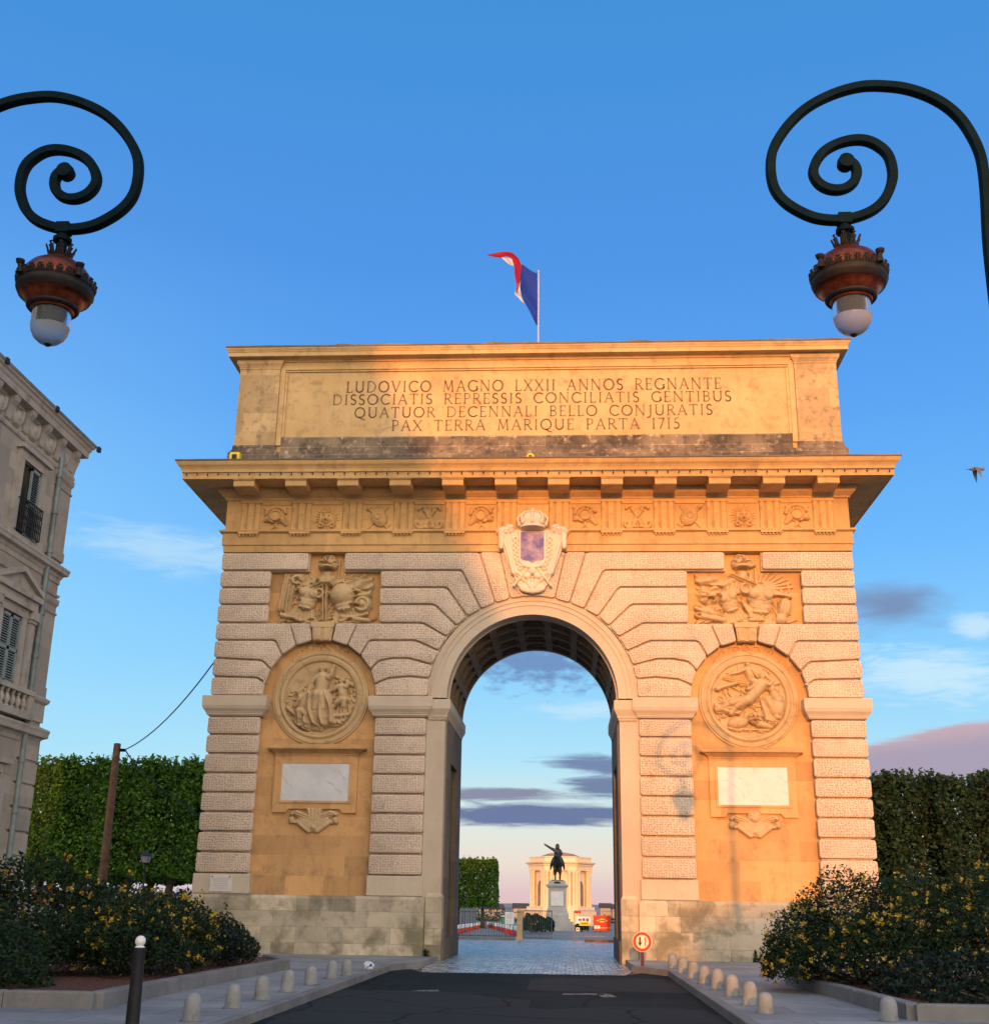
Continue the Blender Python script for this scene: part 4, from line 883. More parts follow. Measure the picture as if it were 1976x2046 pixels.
def medal_left():
    r = Relief(1.96, 2.0, .0095)
    for k in range(7): a = R(150 + 12 * k); r.cap(-.55 + .1 * math.cos(a), .1, -.55 + .42 * math.cos(a), .1 + .42 * math.sin(a) * .8, .03, .02, .7)
    clutter(r, -.85, .85, -.55, .15, 110, 21, .026); clutter(r, .30, .85, -.1, .5, 40, 22, .026)
    figure(r, -.02, .0, .50, .12, ((.30, .62), (-.55, -.45)), ((.30, -1.25), (-.25, -1.3)), True, -1)
    r.poly([(-.30, .16), (.26, .16), (.44, -.70), (.10, -.78), (-.42, -.72)], .15, .05, .06, fold=(.65, 26, 7)); r.poly([(-.62, .10), (-.2, .42), (-.12, .2), (-.50, -.25)], .10, .06, .05, fold=(.6, 20, -16))
    figure(r, -.46, -.38, .38, .20, ((.5, -.1), (-.3, -.6)), ((.5, -.6), (-.1, -.9)), True, 1, .02)
    figure(r, .58, -.10, .36, -.15, ((.2, .35), (-.5, -.3)), ((-.6, -.5), (.1, -1.0)), True, -1, .02)
    r.ell(.74, .42, .14, .10, -20, .08, .03, .4, 5, rad=True); r.cap(.66, .36, .80, .28, .07, .05, 1, .03)
    r.cap(-.80, -.30, -.40, -.62, .06, .05, 1, .04); r.cap(.10, -.52, .78, -.46, .07, .05, 1, .05); r.cap(.10, -.66, .66, -.56, .06, .03, 1, .03)
    rocks(r, [(-.70 + .12 * k, -.66 - .10 * math.sin(k * .33)) for k in range(12)], .11, 5); rocks(r, [(-.45 + .1 * k, -.82) for k in range(6)], .07, 6); r.cap(-.3, -.76, .56, -.72, .04, .03, 1, .02)
    r.ell(-.36, -.74, .13, .11, 0, .10, .06, .4, 5, rad=True); return r
def medal_right():
    r = Relief(1.96, 2.0, .0095)
    clutter(r, -.75, .85, -.75, .30, 150, 31, .026); clutter(r, -.6, .6, .3, .7, 40, 32, .026)
    figure(r, .10, .40, .33, -.25, ((-.95, -.35), (.4, -.6)), ((.6, -.35), (.9, -.5)), True, -1)
    for k in range(6): r.cap(-.55 + .09 * k, .50 - .03 * k, -.15 + .06 * k, .62 - .05 * k, .06, .05, .8, .03, .5, 3)
    r.poly([(-.85, -.12), (-.3, .06), (.05, -.1), (-.25, -.42), (-.85, -.38)], .09, .04, .05, fold=(.6, 9, 30)); r.poly([(.25, .1), (.75, .05), (.85, -.5), (.35, -.6)], .09, .03, .05, fold=(.6, 24, 9))
    figure(r, -.02, -.06, .44, .75, ((.35, .15), (-.5, -.3)), ((-1.3, -.42), (-.9, -.75)), False, 1, .05)
    r.cap(-.9, -.30, -.2, -.20, .07, .10, 1, .04); r.cap(-.72, .24, -.30, .36, .05, .05, 1, .06); r.ell(-.74, .22, .08, .07, 0, .09, .04)
    r.ell(.66, -.22, .20, .26, -15, .14, .02); r.cap(.62, .08, .70, -.05, .12, .14, .9, .02); r.cap(.6, .34, .78, .40, .06, .05, .9, .02); r.ell(.55, .26, .10, .14, 20, .09, .03)
    r.ell(.12, -.50, .17, .16, 0, .15, .06, .35, 8, rad=True); r.dig(.07, -.46, .03, .02, .08); r.dig(.17, -.46, .03, .02, .08); r.dig(.12, -.57, .07, .03, .08)
    r.ell(-.28, -.60, .26, .15, 10, .12, .02); r.cap(.2, -.62, .52, -.70, .10, .06, .9, .03); r.ell(.56, -.60, .14, .12, -10, .11, .03, .4, 6, rad=True); r.dig(.60, -.58, .03, .02, .05)
    rocks(r, [(-.55 + .11 * k, -.78) for k in range(11)], .07, 9); r.cap(-.5, -.74, .5, -.78, .035, .03, 1, .03)
    for k in range(5): r.cap(-.60 + .06 * k, .0 + .1 * (k % 2), -.5 + .06 * k, -.12, .04, .03, .8, .0)
    return r
def scrolls():
    r = Relief(2.0, .70, .0125)
    for s_ in (-1, 1):
        r.line(arc(s_ * .28, .08, .16, .11, 0, 330, 14), .04, 1); r.line([(s_ * .10, .16), (s_ * .3, -.04), (s_ * .55, -.06), (s_ * .80, -.24)], .05, 1)
        r.line(arc(s_ * .60, -.03, .10, .08, 20, 300, 12), .035, 1, .01)
        for k in range(6): r.cap(s_ * (.38 + .09 * k), .10 - .05 * k, s_ * (.44 + .09 * k), -.02 - .055 * k, .04, .025, 1, .01)
        r.ell(s_ * .84, -.26, .07, .05, -30 * s_, .07)
    r.ring(0, .17, .07, .035, .07); r.ell(0, .06, .08, .06, 0, .07); return r
def flags(r, x, z, s, f, n=5):
    for k in range(n):
        a = R(20 + 17 * k); r.cap(x, z, x + f * s * math.cos(a), z + s * math.sin(a), .045, .03, 1, .02)
    for k in range(7): r.cap(x + f * .25, z + .10 + .06 * k, x + f * (s * .95 - .03 * k), z + .02 + .10 * k + .02 * (k % 2), .07, .05, .75, .03, .5, 3)
def cuirass(r, x, z, s, rot=0, b=.04, f=1):
    """a breastplate with chest, belly ridge, arm holes and a pleated skirt"""
    c, n = math.cos(R(rot)), math.sin(R(rot)); T = lambda u, v: (x + s * (u * c - v * n), z + s * (u * n + v * c))
    r.ell(*T(0, .12), .40 * s, .36 * s, rot, .26 * s, b); r.ell(*T(0, -.18), .33 * s, .34 * s, rot, .24 * s, b)
    for u in (-.17, .17): r.ell(*T(u, .16), .19 * s, .17 * s, rot, .12 * s, b + .19 * s)
    for v in (-.10, -.24, -.38): r.ell(*T(0, v), .24 * s, .055 * s, rot, .06 * s, b + .17 * s)
    r.line([T(0, .1), T(0, -.45)], .02 * s, 1, b + .2 * s)
    for u in (-.42, .42): r.ell(*T(u, .22), .13 * s, .15 * s, rot, .16 * s, b, .5, 4, rad=True); r.dig(*T(u * 1.02, .10), .09 * s, .075 * s, .2 * s, rot)
    r.ell(*T(0, .47), .14 * s, .10 * s, rot, .16 * s, b + .02); r.dig(*T(0, .50), .09 * s, .05 * s, .15 * s, rot)
    for k in range(7): u = -.33 + .11 * k; r.cap(*T(u * .9, -.42), *T(u * 1.35, -.80), .06 * s, .085 * s, .9, b + .03, .3, 1)
def flagcloth(r, x, z, w, h, f=1, slope=.1, b=.04, fr=24):
    n = 9; top = [(x + f * w * k / n, z + slope * w * k / n + .06 * math.sin(k * 1.5)) for k in range(n + 1)]; bot = [(px + .03 * math.sin(k), pz - h * (1 - .25 * k / n) + .05 * math.sin(k * 1.9 + 1)) for k, (px, pz) in enumerate(top)]
    r.poly(top + bot[::-1], .11, b, .04, fold=(.6, fr * .35, -fr))
def helm(r, z, f=1):
    r.cap(0, .60 + z, 0, .82 + z, .14, .16, 1, .06); r.ell(0, 1.0 + z, .30, .23, 0, .25, .04, .5, 8, rad=True); r.ell(0, .88 + z, .28, .085, 0, .30, .03); r.ell(.03 * f, 1.17 + z, .17, .10, 8 * f, .22, .03, .4, 4, rad=True)
    r.dig(0, .79 + z, .15, .07, .28); r.ell(.10 * f, 1.02 + z, .09, .07, 0, .06, .22)
def trophy_left():
    r = Relief(3.06, 2.10, .0115); z = -.24                         # origin = recess centre, notch at the top
    clutter(r, -1.3, 1.3, -.72 + z, .5 + z, 170, 41, .034); flags(r, .3, .1 + z, 1.0, 1, 6); flags(r, -.35, .15 + z, .95, -1, 4)
    flagcloth(r, .18, .48 + z, 1.15, .42, 1, .10, .06); flagcloth(r, .30, .22 + z, 1.0, .26, 1, -.02, .08, 30); flagcloth(r, -.30, .58 + z, .55, .34, -1, .02, .05)
    r.cap(-1.18, .62 + z, -1.30, -.30 + z, .11, .13, 1, .02, .4, 2); r.ell(-.88, .52 + z, .24, .19, 20, .18, .04, .5, 6, rad=True); r.line(arc(-.86, .50 + z, .13, .11, 0, 300, 10), .045, 1, .16)
    r.cap(-1.02, .30 + z, -1.12, -.55 + z, .13, .10, 1, .04, .5, 2); cuirass(r, -.52, -.02 + z, .80, -14, .05); cuirass(r, .50, -.04 + z, .86, 10, .05); r.ell(.46, .06 + z, .36, .36, 10, .34, .03)
    r.ell(1.06, -.22 + z, .27, .30, -10, .16, .04); r.ring(1.06, -.22 + z, .18, .045, .06, .17); r.ell(1.06, -.22 + z, .08, .09, 0, .10, .18); r.dig(.84, -.26 + z, .15, .065, .30, -8); r.dig(-.80, -.12 + z, .10, .06, .2)
    r.cap(-.06, .55 + z, .0, -.66 + z, .13, .08, .9, .12, .6, 2); r.cap(.16, .52 + z, -.38, .24 + z, .11, .14, 1, .12, .5, 3); r.ring(-.20, .10 + z, .12, .05, .10, .12)
    r.poly([(-.28, .60 + z), (.28, .60 + z), (.22, .30 + z), (-.22, .30 + z)], .24, .06, .10); helm(r, z)
    for k in range(11): x = -1.3 + .25 * k; r.cap(x, -.70 + z + .03 * (k % 3), x + .22, -.60 + z - .05 * (k % 2), .075, .05, 1, .04, .4, 2)
    r.cap(-1.25, -.52 + z, -.7, -.68 + z, .07, .05, 1, .10); r.cap(.5, -.58 + z, 1.25, -.68 + z, .09, .06, 1, .08); r.cap(.45, -.7 + z, 1.2, -.48 + z, .06, .05, 1, .10)
    for k in range(4): r.dig(-.95 + .55 * k, -.66 + z, .10, .04, .2, 12 * (k - 1))
    return r
def trophy_right():
    r = Relief(3.06, 2.10, .0115); z = -.24
    clutter(r, -1.3, 1.3, -.72 + z, .5 + z, 170, 51, .034)
    flagcloth(r, -.15, .50 + z, 1.2, .30, -1, .12, .06); flagcloth(r, -.2, .26 + z, 1.0, .24, -1, .05, .05, 28)
    for k in range(9): a = R(8 + 12 * k); r.cap(.4, .22 + z, .4 + 1.0 * math.cos(a), .22 + z + .6 * math.sin(a), .05, .03, 1, .03)
    cuirass(r, .45, -.10 + z, .95, -4, .06); cuirass(r, -.42, -.12 + z, .72, 18, .05); r.ell(-.98, .0 + z, .28, .22, -15, .20, .03, .5, 5, rad=True); r.dig(-.92, -.06 + z, .10, .06, .18)
    r.dig(-.70, -.02 + z, .08, .09, .25); r.dig(-.08, -.20 + z, .06, .10, .22); r.ring(.06, .24 + z, .13, .055, .14, .08); r.dig(.06, .24 + z, .07, .07, .2)
    r.cap(.86, .08 + z, 1.30, .02 + z, .09, .06, 1, .10); r.dig(1.05, -.02 + z, .22, .05, .2, -6); r.ell(1.12, -.30 + z, .20, .30, -14, .18, .04, .35, 2); r.ell(.98, -.62 + z, .20, .16, 0, .16, .05); r.dig(.80, -.54 + z, .08, .11, .22)
    r.cap(-1.28, -.30 + z, -.60, -.58 + z, .12, .08, 1, .05, .4, 2); r.ell(-1.0, -.42 + z, .26, .14, -20, .16, .04)
    r.cap(-.28, .60 + z, .26, .34 + z, .10, .13, 1, .12, .5, 3)
    for k in range(6): r.cap(-.32 + .11 * k, .60 + z, -.48 + .11 * k, .14 + z, .05, .06, 1, .08)
    for k in range(5): r.cap(-.06 + .075 * k, -.14 - .07 * k + z, .22 + .06 * k, -.66 + z, .04, .04, 1, .16)
    for k in range(10): r.ell(.14 + .085 * (k % 5), -.58 - .09 * (k // 5) + z, .06, .06, 0, .09, .12)
    for k in range(11): x = -1.3 + .25 * k; r.cap(x, -.71 + z + .03 * (k % 3), x + .22, -.62 + z, .075, .05, 1, .03, .4, 2)
    r.cap(-1.3, -.52 + z, -.55, -.66 + z, .09, .07, 1, .09); r.dig(-1.26, -.52 + z, .06, .05, .14)
    helm(r, z, -1); r.ell(.24, .90 + z, .17, .055, 15, .14, .04); r.ell(-.02, 1.10 + z, .19, .12, 8, .28, .04, .5, 3); return r
def cartouche(f):
    r = Relief(1.5, .82, .0125)
    r.poly([(-.42, .18), (.42, .18), (.36, -.12), (.14, -.30), (-.14, -.30), (-.36, -.12)], .10, .0, .10)
    for s_ in (-1, 1):
        r.line(arc(s_ * .50, .10, .13, .13, 40 if s_ > 0 else 140, 300 if s_ > 0 else -120, 12), .055, 1, .02); r.ell(s_ * .60, .02, .08, .10, 20 * s_, .09, .03)
        r.cap(s_ * .46, .20, s_ * .16, .10, .09, .07, .9, .05, .4, 3); r.cap(s_ * .38, -.06, s_ * .12, -.26, .07, .06, .9, .04)
        for k in range(4): r.cap(s_ * (.08 + .09 * k), .08, s_ * (.05 + .09 * k), -.12, .045, .04, 1, .05)
    if f > 0: r.ell(0, .24, .19, .16, 0, .14, .02, .3, 6, rad=True); r.ell(0, .20, .12, .12, 0, .1, .08)
    else:
        for k in range(4): r.cap(-.14 + .10 * k, .30, -.10 + .07 * k, .06, .055, .05, 1, .06)
    r.ell(0, -.16, .07, .06, 0, .08, .06); return r
for sg, med, tro, cf in ((-1, medal_left, trophy_left, -1), (1, medal_right, trophy_right, 1)):
    cx, cz = sg * 5.92, 6.86
    fr = MB(); prof = [(1.36, .0), (1.345, .05), (1.30, .055), (1.285, .09), (1.225, .095), (1.20, .065), (1.17, .06), (1.11, .12), (1.04, .10), (1.0, .035), (0.985, .03), (.5, .012), (0.0, .01)]
    fr.lathe(prof, (cx, .30, cz), 72, axis='y', caps=False)
    med_f = fr.build('medallion', M['carved'], arch, 30)
    r_ = med(); r_.H *= 1.7; inside = np.hypot(r_.X, r_.Z + .03) < .985 / 1.12; r_.H = np.where(inside, r_.H, 0); r_.mesh('relief_figures', M['carved'], med_f, cx, cz + .03, .288, seed=3 + sg, jitter=.005, sc=1.12)
    scrolls().mesh('scroll_relief', M['ochre'], arch, cx, cz + 1.30, .30, seed=8)
    r_ = tro(); r_.H *= 1.25; keep = (r_.Z + 9.965 < 10.44) | (np.abs(r_.X) < .49); r_.H = np.where(keep & (r_.Z + 9.965 > 8.95), r_.H, 0)
    r_.mesh('trophy_relief', M['carved'], arch, cx, 9.965, .30, seed=6 + sg, jitter=.006)
    ks = MB(); ks.prism([(cx - .315, 8.96), (cx + .315, 8.96), (cx + .25, 8.42), (cx - .25, 8.42)], -.05, .30); ks.prism([(cx - .34, 8.955), (cx + .34, 8.955), (cx + .31, 8.80), (cx - .31, 8.80)], -.085, .30)
    for q_ in (-.15, .15): ks.prism([(cx + q_ - .10, 8.79), (cx + q_ + .10, 8.79), (cx + q_ * .85 + .08, 8.44), (cx + q_ * .85 - .08, 8.44)], -.085, .27)
    ks.build('niche_keystone', M['carved'], arch)
    sh = MB(); x0_, x1_ = cx - 1.13, cx + 1.13
    sh.rect_mould(x0_, x1_, .24, .31, [(.0, 5.24), (.03, 5.26), (.04, 5.30), (.07, 5.32), (.12, 5.36), (.16, 5.39), (.24, 5.41), (.25, 5.45), (.23, 5.46), (-.02, 5.58)]); sh.build('tablet_shelf', M['ochre'], arch)
    tf = MB(); z0_ = 3.72
    tf.prism([(cx - 1.15, 5.25), (cx - 1.15, z0_), (cx - .78, z0_), (cx - .70, z0_ + .10), (cx + .70, z0_ + .10), (cx + .78, z0_), (cx + 1.15, z0_), (cx + 1.15, 5.25)], .215, .31)
    frame(tf, cx - .99, cx + .99, 3.975, 5.10, .06, .185, .22)
    tfo = tf.build('tablet_frame', M['ochre'], arch)
    ms = MB(); ms.box(cx - .935, cx + .935, .205, .30, 4.03, 5.045); ms.build('marble_slab', M['marble'], tfo)
    cartouche(cf).mesh('cartouche_relief', M['carved'], arch, cx, 3.50, .285, seed=12 + sg, jitter=.004)

# coat of arms over the keystone
cr = MB(); out_ = [(-.90, 11.62), (-.86, 11.25), (-.80, 10.95), (-.66, 10.55), (-.50, 10.22), (-.40, 9.98), (-.25, 9.84), (0, 9.76), (.25, 9.84), (.40, 9.98), (.50, 10.22), (.66, 10.55), (.80, 10.95), (.86, 11.25), (.90, 11.62), (.74, 11.50), (.55, 11.62), (-.55, 11.62), (-.74, 11.50)]
cr.prism(out_, -.16, .12)
co_ = cr.build('coat_of_arms', M['crest'], arch)
r = Relief(2.3, 2.6, .0125)                                        # centre (0, 10.9)
for s_ in (-1, 1):
    for k in range(6): r.cap(s_ * (.84 - .10 * k), .64 - .02 * k, s_ * (.52 - .08 * k), -.52 - .06 * k, .075, .085, .75, .03, .4, 2)
    r.ell(s_ * .84, .68, .17, .14, 0, .17, .02, .3, 5, rad=True); r.ell(s_ * .66, .74, .15, .16, 20 * s_, .16, .02, .35, 4, rad=True); r.cap(s_ * .88, .60, s_ * .90, .2, .10, .06, .9, .05)
    for k in range(7): r.ring(s_ * (.49 - .004 * k * k), .42 - .14 * k, .055, .022, .04, .10); r.ell(s_ * (.47 - .004 * k * k), .35 - .14 * k, .03, .02, 0, .03, .10)
    r.cap(s_ * .14, -.42, s_ * .52, -.94, .035, .03, 1, .09); r.cap(s_ * .36, -.62, s_ * .44, -.56, .035, .03, 1, .1); r.ell(s_ * .14, -.66, .11, .10, 0, .10, .07)
    for k in range(3): r.cap(s_ * .06, -.98 + .05 * k, s_ * (.16 - .03 * k), -.84 + .07 * k, .028, .02, 1, .09)
r.poly([(-.42, .66), (.42, .66), (.42, -.24), (.30, -.42), (0, -.50), (-.30, -.42), (-.42, -.24)], .14, .03, .05); r.ell(0, -.52, .12, .11, 0, .12, .07); r.ell(0, -.98, .36, .16, 0, .06, .03)
r.mesh('carved_mantle', M['crest'], co_, 0, 10.9, -.15, seed=2, jitter=.003)
kw = MB(); kw.lathe([(.33, 11.62), (.36, 11.63), (.36, 11.72), (.33, 11.735), (.36, 11.80), (.37, 11.92), (.31, 12.02), (.18, 12.08), (.07, 12.11), (.05, 12.14)], (0, -.26, 0), 20)
for k in range(8):
    a = 2 * math.pi * k / 8; kw.ball((.385 * math.cos(a), -.26 + .385 * math.sin(a), 11.77), .05, .05, .075, 8, 6)
    kw.tube([(.40 * math.cos(a), -.26 + .40 * math.sin(a), 11.80), (.43 * math.cos(a), -.26 + .43 * math.sin(a), 11.92), (.33 * math.cos(a), -.26 + .33 * math.sin(a), 12.06), (.04 * math.cos(a), -.26 + .04 * math.sin(a), 12.14)], .035, 6)
kw.ball((0, -.26, 12.19), .06, .06, .07, 10, 8); kw.build('crown', M['crest'], co_, 40)
sd = MB(); sd.prism(round_poly([(-.33, 11.52), (.33, 11.52), (.33, 10.72), (.10, 10.66), (0, 10.60), (-.10, 10.66), (-.33, 10.72)], .05), -.335, -.10) if False else sd.prism([(-.33, 11.52), (.33, 11.52), (.33, 10.74), (.28, 10.68), (.10, 10.66), (0, 10.60), (-.10, 10.66), (-.28, 10.68), (-.33, 10.74)], -.335, -.10)
sd.build('blue_shield', M['shield'], co_)
# ------------------------------------------------------------------ things fixed to the arch
fp = thing('flagpole', 'tricolour flag whipping left from a slim white pole on the arch roof', 'flag', (.10, 1.5, 17.6))
pm = MB(); pm.lathe([(.026, 0.02), (.026, 2.9), (.018, 3.24), (.036, 3.25), (.032, 3.30), (.0, 3.31)], (0, 0, 0), 12); pm.lathe([(.16, .0), (.16, .06), (.07, .10)], (0, 0, 0), 12); pm.build('pole', M['polegrey'], fp, 40)
def strip(name, L, Rr, mat, n=16, wave=0.05, thick=.012):
    """a band of cloth between two edge polylines (local x, y, z), resampled and rippled"""
    def rs(P, n):
        P = [Vector(p) for p in P]; d = [0]
        for a, b_ in zip(P, P[1:]): d.append(d[-1] + (b_ - a).length)
        o = []
        for i in range(n):
            t = d[-1] * i / (n - 1); k = max(j for j in range(len(d)) if d[j] <= t + 1e-9); k = min(k, len(P) - 2); f = (t - d[k]) / max(1e-9, d[k + 1] - d[k]); o.append(P[k] * (1 - f) + P[k + 1] * f)
        return o
    A, B = rs(L, n), rs(Rr, n); mb = MB(); K = 8; vs = []
    for i in range(n):
        for j in range(K):
            t = j / (K - 1); p = A[i] * (1 - t) + B[i] * t; vs.append((p.x, p.y + wave * math.sin(5 * t + i * .55) * (0.3 + t), p.z))
    nn = len(vs); vs2 = vs + [(x, y + thick, z) for x, y, z in vs]
    fs = [(i * K + j, i * K + j + 1, (i + 1) * K + j + 1, (i + 1) * K + j) for i in range(n - 1) for j in range(K - 1)]
    fs += [tuple(nn + v for v in f[::-1]) for f in fs]
    mb.add(vs2, fs); return mb.build(name, mat, fp, 60)
o_ = lambda x, z, y=0: (x - .10, y, z - 17.6)
strip('blue_band', [o_(.06, 20.80), o_(.07, 20.2), o_(.075, 19.5), o_(.08, 18.97)], [o_(-.44, 21.12), o_(-.52, 20.55, .1), o_(-.46, 20.05, .1), o_(.05, 18.95)], M['flagblue'])
strip('white_band', [o_(-.47, 20.72, .08), o_(-.50, 20.4, .1), o_(-.46, 20.1, .1), o_(-.36, 19.78, .1)], [o_(-.56, 20.62, .2), o_(-.60, 20.45, .2), o_(-.69, 20.24, .25), o_(-.38, 19.76, .12)], M['flagwhite'], wave=.03)
strip('white_band', [o_(-.70, 21.33, .2), o_(-.80, 21.48, .2), o_(-.98, 21.52, .2), o_(-1.1, 21.54, .2)], [o_(-.73, 21.20, .24), o_(-.82, 21.26, .24), o_(-.95, 21.36, .24), o_(-1.12, 21.50, .24)], M['flagwhite'], wave=.03)
strip('red_band', [o_(-.44, 21.10, .03), o_(-.55, 21.42, .1), o_(-.75, 21.66, .15), o_(-.98, 21.75, .2), o_(-1.25, 21.72, .2), o_(-1.57, 21.64, .2)][::-1] + [o_(-.46, 20.85, .06), o_(-.49, 20.66, .08), o_(-.54, 20.38, .1), o_(-.60, 20.24, .12)],
      [o_(-.68, 20.9, .22), o_(-.69, 21.2, .22), o_(-.77, 21.46, .22), o_(-.95, 21.60, .22), o_(-1.12, 21.54, .22), o_(-1.57, 21.60, .22)][::-1] + [o_(-.67, 20.8, .2), o_(-.64, 20.6, .2), o_(-.60, 20.42, .15), o_(-.64, 20.2, .14)], M['flagred'], n=26, wave=.02)

fl = thing('floodlight', 'square yellow floodlight box on the left end of the arch cornice', 'floodlight', (-8.72, -.48, 13.50))
b = MB(); b.bbox(-.15, .15, -.10, .12, .12, .42, .02); b.build('housing', M['yellow'], fl); b = MB(); b.box(-.07, .07, -.115, -.10, .20, .34); b.build('lens', M['ironblack'], fl); b = MB(); b.box(-.03, .03, -.03, .03, 0, .12); b.build('bracket', M['ironblack'], fl)
fl = thing('floodlight', 'small round yellow lamp at the middle of the arch cornice', 'floodlight', (-.07, -.30, 13.55))
b = MB(); b.lathe([(.10, -.10), (.12, -.08), (.12, .06), (.05, .10)], (0, 0, .22), 18, axis='y'); b.build('housing', M['yellow'], fl, 40); b = MB(); b.lathe([(.055, .06), (.055, .13), (0, .14)], (0, 0, .22), 14, axis='y'); b.build('lens', M['copper'], fl, 40); b = MB(); b.box(-.02, .02, -.02, .02, 0, .14); b.build('bracket', M['ironblack'], fl)
fs_ = thing('light_string', 'string of small hanging bulbs along the lower edge of the arch cornice', 'light string', (0, 0, 0))
b = MB(); P = [(-10.04 + 20.08 * i / 160, -1.115, 13.085 - .02 * abs(math.sin(i * math.pi / 2.6))) for i in range(161)]; b.tube(P, .010, 5); b.build('cable', M['cable'], fs_)
bl = MB(); bl.tube([(0, 0, 0), (0, 0, -.035)], .010, 6); bl.lathe([(.0, -.085), (.017, -.075), (.021, -.055), (.012, -.035)], (0, 0, 0), 8); b0 = bl.build('bulb', M['iron'], fs_, 50, (-9.9, -1.13, 13.07))
for i in range(1, 66):
    c_ = b0.copy(); COL.objects.link(c_); c_.parent = fs_; c_.location = (-9.9 + .3046 * i, -1.13, 13.065 + .012 * math.sin(i * 2.3))
pq = thing('memorial_plaque', 'small white engraved plaque screwed to the base of the left outer pier', 'plaque', (-8.25, -.015, 1.85))
b = MB(); b.bbox(-.30, .30, -.025, .003, -.21, .21, .006); b.build('plate', M['mortarwhite'], pq)
b = MB(); rng = random.Random(2)
for i in range(7):
    w = rng.uniform(.14, .24); x = -w
    while x < w: l = rng.uniform(.02, .06); b.add([(x, -.0265, .12 - .045 * i), (min(w, x + l), -.0265, .12 - .045 * i), (min(w, x + l), -.0265, .135 - .045 * i), (x, -.0265, .135 - .045 * i)], [(0, 1, 2, 3)]); x += l + .014
b.build('engraved_text', M['pedestal'], pq)
for s_ in (-1, 1): b = MB(); b.lathe([(.018, .0), (.016, .012), (0, .015)], (s_ * .24, -.025, .17), 10, axis='y'); b.build('screw', M['iron'], pq)

# ------------------------------------------------------------------ big scroll street lamps
SP = [(4.84, 6.4), (4.842, 6.9), (4.85, 7.34), (4.88, 7.76), (4.89, 8.05), (4.88, 8.27), (4.82, 8.48), (4.74, 8.66), (4.61, 8.82), (4.44, 8.94), (4.25, 9.02), (4.07, 9.05), (3.88, 9.06), (3.69, 9.02), (3.51, 8.95), (3.32, 8.84), (3.16, 8.69), (3.04, 8.53), (2.95, 8.36), (2.92, 8.2), (2.92, 8.04), (2.95, 7.9), (3.03, 7.78), (3.14, 7.69), (3.28, 7.61), (3.43, 7.58), (3.56, 7.58), (3.69, 7.61), (3.83, 7.67), (3.94, 7.77), (4.01, 7.9), (4.05, 8.03), (4.05, 8.17), (4.02, 8.29), (3.94, 8.38), (3.84, 8.44), (3.71, 8.45), (3.56, 8.41), (3.43, 8.33), (3.35, 8.22), (3.31, 8.1), (3.34, 8.0), (3.41, 7.93), (3.51, 7.9), (3.61, 7.92), (3.69, 7.99), (3.72, 8.08), (3.71, 8.16), (3.66, 8.21)]
def smooth_curve(P, sub=4):
    P = [Vector(p) for p in P]; out = []
    for i in range(len(P) - 1):
        p0, p1, p2, p3 = P[max(i - 1, 0)], P[i], P[i + 1], P[min(i + 2, len(P) - 1)]
        for j in range(sub):
            t = j / sub; out.append(0.5 * ((2 * p1) + (p2 - p0) * t + (2 * p0 - 5 * p1 + 4 * p2 - p3) * t * t + (3 * p1 - p0 - 3 * p2 + p3) * t ** 3))
    out.append(P[-1]); return out
PX = 4.84                                                        # lamp post axis; parts are local to it
lamp = thing('street_lamp', 'dark green scroll street lamp at the right edge with its copper lantern', 'street lamp', (PX, -23.0, .12), 0, 'scroll street lamps beside the road')
b = MB(); b.lathe([(.24, 0), (.24, .10), (.20, .16), (.19, .80), (.22, .86), (.15, .95), (.12, 1.2), (.085, 1.5), (.075, 4.5), (.10, 4.55), (.10, 4.65), (.07, 4.7), (.052, 5.9), (.066, 6.0), (.066, 6.3), (.04, 6.36)], (0, 0, 0), 20); b.build('post', M['iron'], lamp, 35)
crv = smooth_curve([(x - PX, 0, z - .12) for x, z in SP])
for _ in range(3): crv = [crv[0]] + [(crv[i - 1] + crv[i] * 2 + crv[i + 1]) / 4 for i in range(1, len(crv) - 1)] + [crv[-1]]
octo = [(.95, .55), (.95, -.55), (.72, -1), (-.72, -1), (-.95, -.55), (-.95, .55), (-.72, 1), (.72, 1)]
b = MB(); b.tube(crv, .048, prof=octo); b.lathe([(.0, -.065), (.072, -.06), (.08, .0), (.072, .06), (0, .065)], (3.625 - PX, 0, 8.20 - .12), 20, axis='y'); b.build('scroll_arm', M['iron'], lamp, 35)
lx = 3.565 - PX; b = MB()
b.box(lx - .06, lx + .06, -.055, .055, 7.53 - .12, 7.635 - .12)
b.lathe([(.045, 7.53), (.05, 7.50), (.085, 7.48), (.085, 7.445), (.05, 7.43), (.05, 7.38), (.055, 7.30), (.07, 7.16)][::-1], (lx, 0, -.12), 20); b.build('hanger', M['iron'], lamp, 35)
